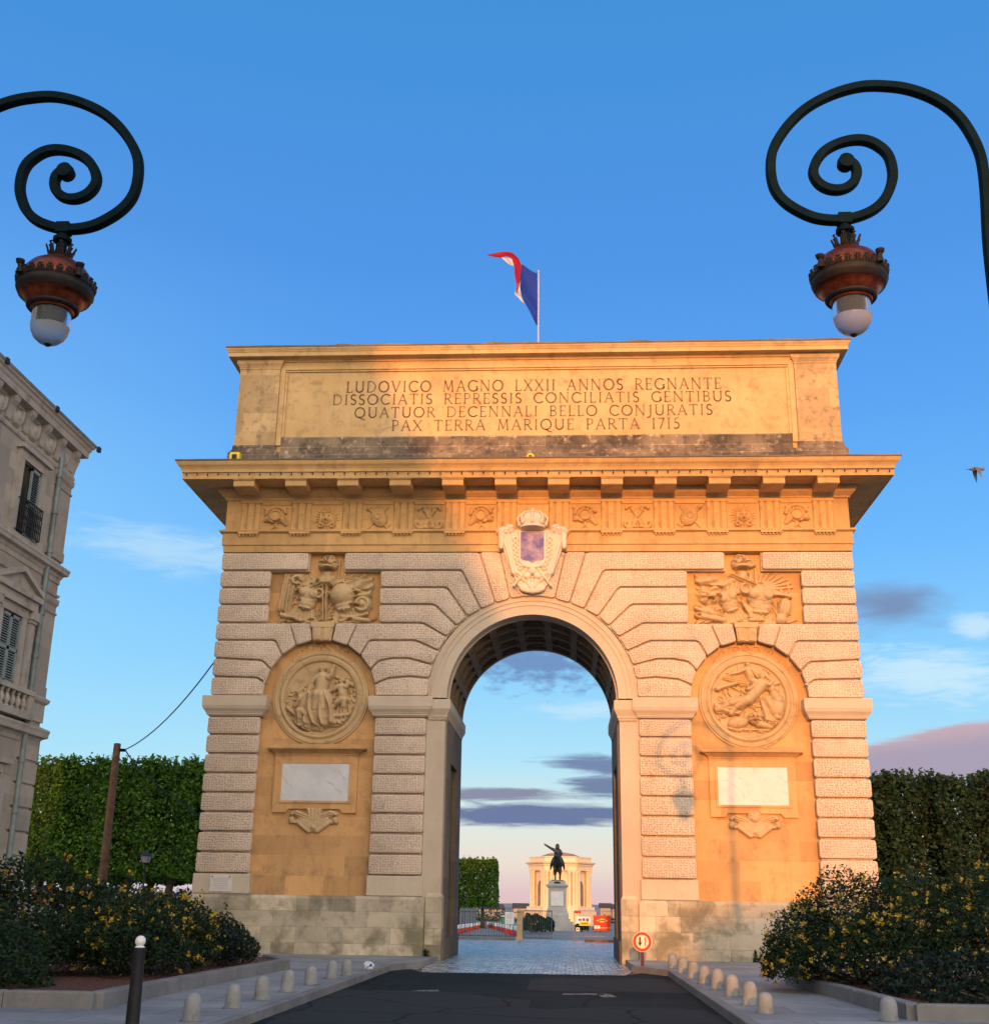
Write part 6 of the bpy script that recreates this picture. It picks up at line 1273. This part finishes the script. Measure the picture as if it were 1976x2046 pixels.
# wooden pole and cable
wp = thing('wooden_pole', 'weathered brown wooden pole standing in front of the clipped trees', 'pole', (-15.25, 10, .0)); b = MB(); b.lathe([(.17, 0), (.145, 3.0), (.125, 6.70), (.11, 6.74)], (0, 0, 0), 14); b.build('shaft', M['wood'], wp, 40); b = MB(); b.box(-.05, .30, -.06, .06, 6.45, 6.55); b.build('bracket', M['iron'], wp)
cb_ = MB(); A, B = Vector((-14.95, 10, 6.52)), Vector((-9.02, .8, 8.25)); cb_.tube([A + (B - A) * t - Vector((0, 0, .75 * 4 * t * (1 - t) * .55)) for t in [i / 24 for i in range(25)]], .020, 7)
cb_.tube([Vector((-14.95, 10, 6.52)), Vector((-14.7, 10, 6.2)), Vector((-14.3, 10.2, 5.75)), Vector((-13.6, 11, 5.1)), Vector((-12.9, 13, 4.4)), Vector((-12.3, 16, 4.1))], .022, 6); tag(cb_.build('cable', M['cable'], None, 60), 'dark cable running from the arch down to the top of the wooden pole', 'cable')
# small park lantern
pk = thing('park_lantern', 'small four-sided lantern on a thin post below the left clipped trees', 'street lamp', (-17.9, 22, 1.0)); b = MB(); b.lathe([(.10, 0), (.09, .4), (.045, .5), (.04, 1.85), (.07, 1.9), (.03, 1.94)], (0, 0, 0), 10); b.build('post', M['ironblack'], pk, 40)
def frust(r0, z0, r1, z1): return [(sx * r0, sy * r0, z0) for sx, sy in ((-1, -1), (1, -1), (1, 1), (-1, 1))] + [(sx * r1, sy * r1, z1) for sx, sy in ((-1, -1), (1, -1), (1, 1), (-1, 1))]
FF = [(0, 1, 5, 4), (1, 2, 6, 5), (2, 3, 7, 6), (3, 0, 4, 7), (3, 2, 1, 0), (4, 5, 6, 7)]
b = MB(); b.add(frust(.12, 1.95, .20, 2.22), FF); b.build('glass_panes', M['frost'], pk); b = MB(); b.add(frust(.24, 2.23, .08, 2.38), FF); b.add(frust(.07, 2.38, .04, 2.46), FF)
for sx, sy in ((-1, -1), (1, -1), (1, 1), (-1, 1)): b.tube([(sx * .12, sy * .12, 1.94), (sx * .205, sy * .205, 2.23)], .014, 5)
b.build('roof', M['ironblack'], pk)
for sg, lb in ((-1, 'low grey stone parapet below the clipped trees left of the arch'), (1, 'low grey stone parapet behind the shrubs right of the arch')):
    b = MB(); b.rect_mould(min(sg * 9.8, sg * 46), max(sg * 9.8, sg * 46), 13.9, 14.4, [(.04, 0), (.04, .15), (0, .18), (0, .90), (.06, .93), (.06, 1.05), (0, 1.09)]); tag(b.build('parapet', M['parapet']), lb, 'parapet wall')

# ------------------------------------------------------------------ promenade seen through the arch
ZF = gz(31)
fn = thing('iron_fence', 'blue-grey spear-topped iron fence on the left inside the arch opening', 'fence', (-4.8, 31, ZF)); L = 3.14
b = MB(); b.box(-2.2, L, -.02, .02, 1.30, 1.35); b.box(-2.2, L, -.02, .02, .16, .21); b.build('rails', M['fence'], fn)
bars = MB(); x = -2.15
while x < L - .05: bars.tube([(x, 0, .05), (x, 0, 1.46)], .014, 6); bars.lathe([(.012, 1.46), (.032, 1.50), (.0, 1.60)], (x, 0, 0), 6); x += .135
bars.build('bars', M['fence'], fn); b = MB(); b.box(-2.2, L - .02, -.16, .16, -.03, .10); b.build('plinth', M['concrete'], fn)
nt = thing('notice', 'white notice board hung on the iron fence', 'notice', (-1.99, 30.93, ZF)); b = MB(); b.bbox(-.23, .23, -.02, .01, .74, 1.34, .008); b.build('board', M['white'], nt); b = MB(); b.box(-.21, .21, -.026, -.021, 1.03, 1.036)
for i in range(7): b.box(-.17, .10 + .02 * (i % 3), -.025, -.0205, 1.25 - .06 * i if i < 4 else 1.17 - .06 * i, 1.257 - .06 * i if i < 4 else 1.177 - .06 * i)
b.build('printed_lines', M['galv'], nt)
gp = thing('gate_post', 'tan stone post between the iron fence and the gate', 'post', (-1.47, 31, ZF)); b = MB(); b.rect_mould(-.14, .14, -.14, .14, [(.03, 0), (.03, .14), (0, .16), (0, 1.32), (.03, 1.34), (.03, 1.40), (-.10, 1.48)]); b.build('shaft', M['carved'], gp)
gt_ = thing('gate', 'dark blue iron gate leaf standing closed beside the tan post', 'gate', (-1.30, 30.9, ZF)); b = MB(); frame(b, 0, 1.46, .10, 1.44, .045, -.022, .022); b.box(.045, 1.415, -.02, .02, .30, .34); b.build('gate_frame', M['fence'], gt_)
b = MB(); x = .13
while x < 1.38: b.tube([(x, 0, .14), (x, 0, 1.41)], .013, 6); x += .105
b.build('bars', M['fence'], gt_)
ZC = gz(33)
cfn = thing('site_fence', 'mobile galvanised site fence panel on the right inside the arch opening', 'fence', (1.29, 33, ZC)); b = MB(); b.tube([(0, 0, .05), (0, 0, 1.48)], .022, 8); b.tube([(2.2, 0, .05), (2.2, 0, 1.48)], .022, 8); b.tube([(0, 0, 1.47), (2.2, 0, 1.47)], .018, 8); b.tube([(0, 0, .22), (2.2, 0, .22)], .018, 8); b.build('tube_frame', M['galv'], cfn, 40)
b = MB()
for i in range(1, 14): b.tube([(2.2 * i / 14, 0, .22), (2.2 * i / 14, 0, 1.47)], .004, 4)
for i in range(1, 5): b.tube([(0, 0, .22 + .25 * i), (2.2, 0, .22 + .25 * i)], .004, 4)
b.build('wire_mesh', M['galv'], cfn)
for x in (0.0, 1.95): b = MB(); b.bbox(x - .12, x + .18, -.30, .30, .0, .10, .02); b.build('foot_block', M['concrete'], cfn)
rs = thing('site_sign', 'red site sign with a yellow diamond hung on the mobile fence', 'sign', (2.715, 32.94, ZC)); b = MB(); b.bbox(-.445, .445, -.015, .01, .50, 1.25, .006); rb = b.build('board', M['redboard'], rs)
b = MB(); b.add([(-.30, -.019, 1.0), (0, -.019, .90), (.30, -.019, 1.0), (0, -.019, 1.11)], [(0, 1, 2, 3)]); b.build('yellow_diamond', M['yellow'], rb); b = MB()
for i in range(5): b.box(-.17 + .075 * i, -.115 + .075 * i, -.024, -.021, .965, 1.04)
b.build('dark_letters', M['black'], rb); b = MB(); b.box(-.40, -.26, -.021, -.0155, .60, .76); b.box(-.24, -.11, -.021, -.0155, .60, .76); b.build('white_stickers', M['white'], rb); b = MB(); b.box(-.06, .42, -.021, -.0155, .63, .66); b.build('yellow_line', M['yellow'], rb)
ws_ = thing('site_banner', 'white and violet banner with a yellow strip on the mobile fence', 'banner', (1.76, 32.94, ZC)); b = MB(); b.bbox(-.36, .36, -.012, .01, .84, 1.18, .006); wb = b.build('banner_cloth', M['white'], ws_)
b = MB(); b.lathe([(.085, 0), (.085, .006), (0, .007)], (.20, -.012, 1.02), 18, axis='y'); b.build('violet_dot', M['purple'], wb); b = MB(); b.box(-.26, -.10, -.019, -.0125, .97, 1.07); b.box(-.06, .08, -.019, -.0125, .97, 1.10); b.build('violet_letters', M['purple'], wb)
b = MB(); b.prism([(-.22, .74), (.28, .74), (.34, .82), (.28, .93), (-.16, .93), (-.24, .84)], -.032, -.014); b.build('yellow_strip', M['yellow'], wb); b = MB()
for i in range(4): b.box(-.12 + .09 * i, -.06 + .09 * i, -.037, -.033, .80, .88)
b.build('strip_letters', M['black'], wb)
ss_ = thing('site_sign', 'small red sign at the top left corner of the mobile fence', 'sign', (1.47, 32.95, ZC)); b = MB(); b.bbox(-.16, .16, -.012, .008, 1.33, 1.47, .005); b.build('board', M['redboard'], ss_)
ss_ = thing('site_sign', 'small white sign low on the mobile fence under the banner', 'sign', (1.46, 32.95, ZC)); b = MB(); b.bbox(-.09, .09, -.012, .008, .46, .64, .005); b.build('board', M['white'], ss_); b = MB(); b.lathe([(.05, 0), (.05, .005), (0, .006)], (0, -.012, .56), 12, axis='y'); b.build('dark_symbol', M['black'], ss_)
pk_ = MB(); pk_.bbox(1.75, 4.0, 28.9, 29.15, gz(29) - .02, gz(29) + .12, .02); tag(pk_.build('timber_beam', M['wood']), 'long dark timber beam lying on the setts at the right inside the arch', 'beam')
# barriers
def barrier(i):
    t = thing('safety_barrier', 'red and white plastic safety barrier in the rows behind the iron fence', 'barrier', (0, 0, 0), 0, 'red and white barriers along the promenade')
    b = MB(); b.bbox(-1.5, 1.5, -.10, .10, .12, .52, .03); b.bbox(-1.5, -1.1, -.25, .25, 0, .12, .02); b.bbox(1.1, 1.5, -.25, .25, 0, .12, .02); b.build('red_panel', M['redboard'], t); b = MB(); b.bbox(-.75, .75, -.11, .11, .53, .92, .03); b.bbox(-1.5, -.77, -.10, .10, .53, .92, .03); b.bbox(.77, 1.5, -.10, .10, .53, .92, .03); b.build('white_panel', M['white'], t); return t
pr = barrier(0); k = 0
for (x0, y0), (x1, y1), nb in (((-6.2, 47), (-9.86, 130), 12), ((-2.3, 47), (-9.2, 130), 12)):
    for i in range(nb):
        t = i / (nb - 1); o = pr if k == 0 else copy_tree(pr); k += 1
        x, y = x0 + (x1 - x0) * t, y0 + (y1 - y0) * t; o.location = (x, y, gz(y)); o.scale = (1, 1, .62); o.rotation_euler = (0, 0, math.atan2(y1 - y0, x1 - x0) + rng.uniform(-.1, .1))
gc = thing('site_container', 'small green site container left of the white notice', 'container', (-4.6, 85, gz(85))); b = MB(); b.bbox(-.6, .6, -1, 1, .1, 1.2, .05); b.build('body', M['green'], gc); b = MB(); b.bbox(-.65, .65, -1.05, 1.05, 1.2, 1.3, .03); b.build('lid', M['white'], gc); b = MB(); b.box(-.5, .5, -.9, .9, 0, .1); b.build('skids', M['black'], gc)
for x, y, r_, lb in ((-2.05, 72, 1.0, 'dark round bush behind the iron gate'), (-1.0, 76, .8, 'smaller bush behind the gate beside the statue steps'), (2.25, 86, .62, 'little clipped bush just right of the statue steps'), (4.0, 88, .6, 'clipped bush behind the red site sign')):
    t = thing('round_bush', lb, 'bush', (x, y, gz(y)), 0, 'bushes round the statue'); rr = np.random.default_rng(int(x * 10 + 100)); d = rr.normal(size=(2600, 3)); d[:, 2] = np.abs(d[:, 2]) - .2; d /= np.linalg.norm(d, axis=1)[:, None]; P = d * (r_ * (1 - np.abs(rr.normal(0, .12, 2600))))[:, None] * np.array([1, 1, 1.25]) * (1 + .2 * vnoise(d * 3, 1.5, 4))[:, None]; P[:, 2] += .3
    leaf_cloud('foliage', P[P[:, 2] > 0], .17, M['leaf_bush'], t, 5); b = MB(); b.tube([(0, 0, -.05), (.03, 0, .6)], .05, 6); b.build('stem', M['bark'], t)
# statue on its pedestal
YS = 95; ZS = gz(95); PXc = -.12
pd_ = thing('pedestal', 'tall grey marble pedestal on stone steps carrying the equestrian statue', 'pedestal', (PXc, YS, ZS)); b = MB()
for i in range(4): b.rect_mould(-2.15 + .28 * i, 2.15 - .28 * i, -3.0 + .28 * i, 3.0 - .28 * i, [(0, .27 * i), (0, .27 * i + .27)])
b.build('steps', M['pedestal'], pd_); b = MB(); b.rect_mould(-1.05, 1.05, -1.9, 1.9, [(.10, 1.08), (.10, 1.5), (.0, 1.75), (-.08, 2.1), (-.10, 2.15), (-.13, 2.2), (-.14, 4.0), (-.10, 4.05), (.0, 4.2), (.06, 4.25), (.06, 4.36), (-.12, 4.42), (-.20, 4.48), (-.20, 4.76)]); b.build('block', M['pedestal'], pd_)
b = MB(); b.box(-.62, .62, -1.80, -1.74, 2.35, 3.72); b.build('inscribed_panel', M['marble'], pd_); b = MB(); b.box(-.30, .30, -1.745, -1.69, 4.46, 4.66); b.build('bronze_plate', M['bronze'], pd_)
def skin(name, verts, edges, radii, mat, parent, lv=2):
    me = bpy.data.meshes.new(name); me.from_pydata(verts, edges, []); o = bpy.data.objects.new(name, me); COL.objects.link(o)
    sk = o.modifiers.new('skin', 'SKIN'); sb = o.modifiers.new('sub', 'SUBSURF'); sb.levels = lv; sb.render_levels = lv
    me.skin_vertices[0].data[0].use_root = True
    for i, r_ in enumerate(radii): me.skin_vertices[0].data[i].radius = (r_, r_) if not isinstance(r_, tuple) else r_
    bpy.context.view_layer.update(); dg = bpy.context.evaluated_depsgraph_get(); ev = bpy.data.meshes.new_from_object(o.evaluated_get(dg))
    o.modifiers.clear(); o.data = ev; ev.name = name; ev.materials.clear(); ev.materials.append(mat); ev.polygons.foreach_set('use_smooth', [True] * len(ev.polygons))
    o.parent = parent; return o
if True:
    st_ = thing('equestrian_statue', 'dark bronze rider on horseback with one arm stretched out to the left', 'statue', (PXc + .02, YS, ZS + 4.76)); st_.scale = (1.1, 1.1, 1.1); b = MB(); b.box(-.55, .55, -1.45, 1.5, 0, .07); b.build('base', M['bronze'], st_)
    hv = [(0, .9, 1.45), (0, .3, 1.42), (0, -.35, 1.48), (0, -.85, 1.62), (-.02, -1.12, 2.0), (-.05, -1.30, 2.32), (-.07, -1.52, 2.26), (-.09, -1.76, 2.02),            # 0-7 body, neck, head
          (.24, -.72, 1.25), (.25, -.78, .72), (.25, -.74, .38), (.25, -.80, .10), (-.24, -.78, 1.25), (-.26, -1.08, 1.02), (-.27, -.98, .62), (-.27, -1.08, .48),      # 8-15 forelegs (left foreleg straight, right lifted)
          (.20, .88, 1.10), (.21, .72, .80), (.21, 1.02, .52), (.21, .94, .10), (-.20, .98, 1.10), (-.21, .84, .80), (-.21, 1.12, .52), (-.21, 1.05, .10),            # 16-23 hind legs
          (0, 1.22, 1.55), (0, 1.40, 1.25), (0, 1.42, .75), (.07, -1.34, 2.50), (-.15, -1.34, 2.50)]
    he = [(0, 1), (1, 2), (2, 3), (3, 4), (4, 5), (5, 6), (6, 7), (3, 8), (8, 9), (9, 10), (10, 11), (3, 12), (12, 13), (13, 14), (14, 15), (0, 16), (16, 17), (17, 18), (18, 19), (0, 20), (20, 21), (21, 22), (22, 23), (0, 24), (24, 25), (25, 26), (5, 27), (5, 28)]
    hr = [.42, .46, .50, .46, .31, .24, .20, .13, .22, .13, .085, .10, .22, .13, .08, .09, .22, .15, .08, .09, .22, .15, .08, .09, .08, .10, .05, .05, .05]
    skin('horse', hv, he, hr, M['bronze'], st_)
    rv = [(0, .05, 1.95), (0, .02, 2.30), (0, 0, 2.62), (0, -.01, 2.85), (0, -.04, 2.98), (0, -.05, 3.14), (-.26, 0, 2.72), (-.66, -.10, 2.92), (-1.06, -.22, 3.16), (-1.26, -.26, 3.28), (.26, 0, 2.70), (.42, -.10, 2.38), (.24, -.42, 2.22),
          (.38, -.15, 1.86), (.56, -.30, 1.46), (.62, -.22, 1.06), (.66, -.42, .98), (-.38, -.15, 1.86), (-.56, -.30, 1.46), (-.62, -.22, 1.06), (-.66, -.42, .98)]
    re_ = [(0, 1), (1, 2), (2, 3), (3, 4), (4, 5), (2, 6), (6, 7), (7, 8), (8, 9), (2, 10), (10, 11), (11, 12), (0, 13), (13, 14), (14, 15), (15, 16), (0, 17), (17, 18), (18, 19), (19, 20)]
    rr_ = [.30, .25, .28, .14, .11, .14, .16, .12, .09, .06, .15, .11, .07, .19, .14, .08, .06, .19, .14, .08, .06]
    rid = skin('rider', rv, re_, rr_, M['bronze'], st_)
    b = MB(); b.ball((0, .04, 3.10), .19, .20, .22, 12, 8); b.ball((0, .10, 2.92), .20, .14, .20, 12, 8); b.build('long_hair', M['bronze'], rid, 60)
    ck = Relief(1.3, 1.6, .05); ck.poly([(-.26, .75), (.28, .75), (.34, -.1), (.26, -.35), (-.22, -.35), (-.30, 0)], .16, 0, .12, fold=(.5, 9, 2)); cko = ck.mesh('cloak', M['bronze'], rid, 0, 2.05, .42); 
# water tower pavilion
tw = thing('water_tower', 'hexagonal sunlit stone water tower pavilion with columns at the end of the promenade', 'water tower', (-.43, 202, gz(200)))
def hexp(r, z, rot=30): return [(r * math.cos(R(rot + 60 * k)), r * math.sin(R(rot + 60 * k)), z) for k in range(6)]
def hexm(prof, rot=0):
    mb = MB(); vs = []; fs = []
    for r_, z in prof: vs += hexp(r_, z, rot)
    for k in range(len(prof) - 1):
        for i in range(6): fs.append((k * 6 + i, k * 6 + (i + 1) % 6, k * 6 + 6 + (i + 1) % 6, k * 6 + 6 + i))
    fs += [tuple(range(5, -1, -1)), tuple(range((len(prof) - 1) * 6, len(prof) * 6))]; return mb.add(vs, fs)
T0 = -gz(200)
hexm([(6.6, 0), (6.6, T0 + .1), (6.3, T0 + .2), (6.3, T0 + .9)]).build('base', M['tower'], tw); hexm([(5.0, T0 + .9), (5.0, T0 + 7.3)]).build('wall', M['tower'], tw)
hexm([(5.7, T0 + 7.2), (5.9, T0 + 7.25), (5.9, T0 + 8.0), (6.05, T0 + 8.1), (6.1, T0 + 8.35), (6.45, T0 + 8.5), (6.6, T0 + 8.75), (6.55, T0 + 8.8), (5.75, T0 + 8.85)]).build('entablature', M['tower'], tw); hexm([(5.7, T0 + 8.8), (5.7, T0 + 9.5), (5.85, T0 + 9.55), (5.85, T0 + 9.7), (5.6, T0 + 9.75)]).build('attic', M['tower'], tw)
hexm([(4.2, T0 + 9.7), (2.4, T0 + 10.35), (.3, T0 + 10.65)]).build('roof', M['tile'], tw)
for k in range(6):
    A, B = Vector(hexp(5.55, 0, 0)[k]), Vector(hexp(5.55, 0, 0)[(k + 1) % 6])
    for t in (.06, .20, .80, .94):
        p = A + (B - A) * t; c_ = MB(); c_.lathe([(.42, T0 + .9), (.42, T0 + 1.1), (.33, T0 + 1.2), (.29, T0 + 6.7), (.40, T0 + 6.95), (.44, T0 + 7.1), (.44, T0 + 7.22)], (p.x, p.y, 0), 10); c_.build('column', M['tower'], tw, 40)
    mid = (A + B) / 2; d = (B - A).normalized(); nn = Vector((mid.x, mid.y, 0)).normalized(); P = [mid * (5.0 / 5.55) * .872 * 1.15 + d * s_ for s_ in (-.7, .7)]
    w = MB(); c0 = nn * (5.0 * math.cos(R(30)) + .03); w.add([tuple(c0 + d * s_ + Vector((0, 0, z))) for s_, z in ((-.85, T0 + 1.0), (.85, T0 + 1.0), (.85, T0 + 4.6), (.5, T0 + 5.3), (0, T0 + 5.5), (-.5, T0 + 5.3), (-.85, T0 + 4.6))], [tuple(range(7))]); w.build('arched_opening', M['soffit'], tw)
# far roofs beyond the promenade
rng = random.Random(12)
for i, (x, w, h, lb) in enumerate(((-13.5, 5, 1.6, 'far low roof left of the clipped tree through the arch'), (-8.2, 3.2, 1.9, 'far pale house on the skyline left of the water tower'), (-3.8, 4.2, 2.7, 'far dark-roofed house touching the left side of the water tower'), (12.0, 6, 2.0, 'far grey house on the skyline right of the water tower'), (8.3, 2.6, 2.2, 'far narrow house close to the right side of the water tower'))):
    y = 250 + 6 * i; t = thing('distant_house', lb, 'house', (x * 1.2, y, gz(200))); b = MB(); b.box(-w / 2, w / 2, -3, 3, 0, h + .8); b.build('wall', M['distant'], t); b = MB(); b.add([(-w / 2 - .3, -3.3, h + .8), (w / 2 + .3, -3.3, h + .8), (w / 2 + .3, 3.3, h + .8), (-w / 2 - .3, 3.3, h + .8), (-w / 2 - .3, 0, h + 1.9), (w / 2 + .3, 0, h + 1.9)], [(0, 1, 5, 4), (2, 3, 4, 5), (0, 4, 3), (1, 2, 5), (3, 2, 1, 0)]); b.build('roof', M['slate'], t)
tl = thing('far_treeline', 'low dark line of far trees on the skyline behind the promenade', 'trees', (0, 240, gz(200))); tl['kind'] = 'stuff'; rr = np.random.default_rng(9); P = np.stack([rr.uniform(-60, 60, 9000), rr.normal(0, 1.5, 9000), np.abs(rr.normal(0, .5, 9000))], -1); P[:, 2] *= 1.6 + .9 * np.sin(P[:, 0] * .5) * np.sin(P[:, 0] * .21 + 1) ; leaf_cloud('foliage', P, .55, M['leaf_dark'], tl, 3)
tl = thing('undergrowth', 'dark undergrowth between the trunks of the clipped trees left of the arch', 'undergrowth', (-22, 46, 1.0)); tl['kind'] = 'stuff'; rr = np.random.default_rng(19); P = np.stack([rr.uniform(-14, 11, 9000), rr.normal(0, 1.0, 9000), rr.uniform(0, 1, 9000) ** 1.4], -1); P[:, 2] *= .75 + .75 * np.abs(np.sin(P[:, 0] * 1.3) * np.sin(P[:, 0] * .47 + 1)); leaf_cloud('foliage', P, .22, M['leaf_dark'], tl, 3)
# bird
bd = thing('bird', 'grey bird in flight with wings swept down at the right edge of the sky', 'bird', (19.68, 20, 20.7), R(0)); b = MB(); b.lathe([(.0, -.30), (.04, -.26), (.055, -.20), (.07, -.14), (.12, -.02), (.11, .12), (.06, .26), (.07, .40), (.0, .42)], (0, 0, 0), 12, axis='x'); bo = b.build('body', M['bird'], bd, 60); b = MB(); b.tube([(-.29, 0, 0), (-.42, 0, -.01)], [.018, .004], 6); b.build('beak', M['black'], bd)
for s_ in (-1, 1):
    b = MB(); sp = [(0, .07, .05), (.02, .30, .02), (.06, .52, -.18), (.13, .64, -.50)]; ch = [.24, .22, .17, .03]; vs = []
    for (x, y, z), c in zip(sp, ch): vs += [(x - c * .4, s_ * y * .55 - .0, z), (x + c * .6, s_ * y * .55, z - .015), (x - c * .4, s_ * y * .55, z - .02), (x + c * .6, s_ * y * .55, z - .03)]
    fs = []
    for k in range(3): fs += [(4 * k, 4 * k + 4, 4 * k + 5, 4 * k + 1), (4 * k + 2, 4 * k + 3, 4 * k + 7, 4 * k + 6), (4 * k, 4 * k + 2, 4 * k + 6, 4 * k + 4), (4 * k + 1, 4 * k + 5, 4 * k + 7, 4 * k + 3)]
    b.add(vs, fs); b.build('wing', M['bird'], bd)
# ------------------------------------------------------------------ unseen houses added behind the camera to shade the arch and the road
def shade_house(lbl, x, y, w, d, h, roof, slope_in):
    t = thing('shade_house', lbl, 'house', (x, y, 0)); b = MB(); b.box(-w / 2, w / 2, -d / 2, d / 2, 0, h); b.build('wall', M['housebody'], t)
    b = MB(); b.rect_mould(-w / 2, w / 2, -d / 2, d / 2, [(.3, h), (.3, h + .3), (0, h + .35), (-slope_in, h + roof)]); b.build('roof', M['slate'], t)
    wn = MB(); nfl = max(2, int(h / 3.6)); nb = max(2, int(w / 3.0))
    for i in range(nfl):
        for j in range(nb): xx = -w / 2 + (j + .5) * w / nb; wn.box(xx - .55, xx + .55, d / 2 - .02, d / 2 + .03, .9 + i * 3.5, 2.9 + i * 3.5)
    wn.build('window', M['darkroom'], t)
TE = math.tan(R(SUN_EL)); TA = math.tan(R(SUN_AZ))
SHD = 105.0
def shade_at(xf, zf, D): return xf - D * TA, zf + D * TE
xr, zr_ = shade_at(-1.2, 7.0, SHD)
shade_house('unseen tall mansard-roofed house added behind the viewer to shade the left of the arch', xr + 1.2 - 14, -SHD - 6, 28, 12, zr_, 11.5, 5.2)
xr, zr_ = shade_at(4.4, 1.9, 90); shade_house('unseen narrow house added behind the viewer to shade the right plinth of the arch', xr + 7, -90 - 5, 14, 10, zr_ - 1.2, 1.2, 2.5)
xr, zr_ = shade_at(0, -1.2, 120); shade_house('unseen low house added behind the viewer to shade the road', 8, -126, 34, 10, zr_ - 1.6, 1.6, 3)
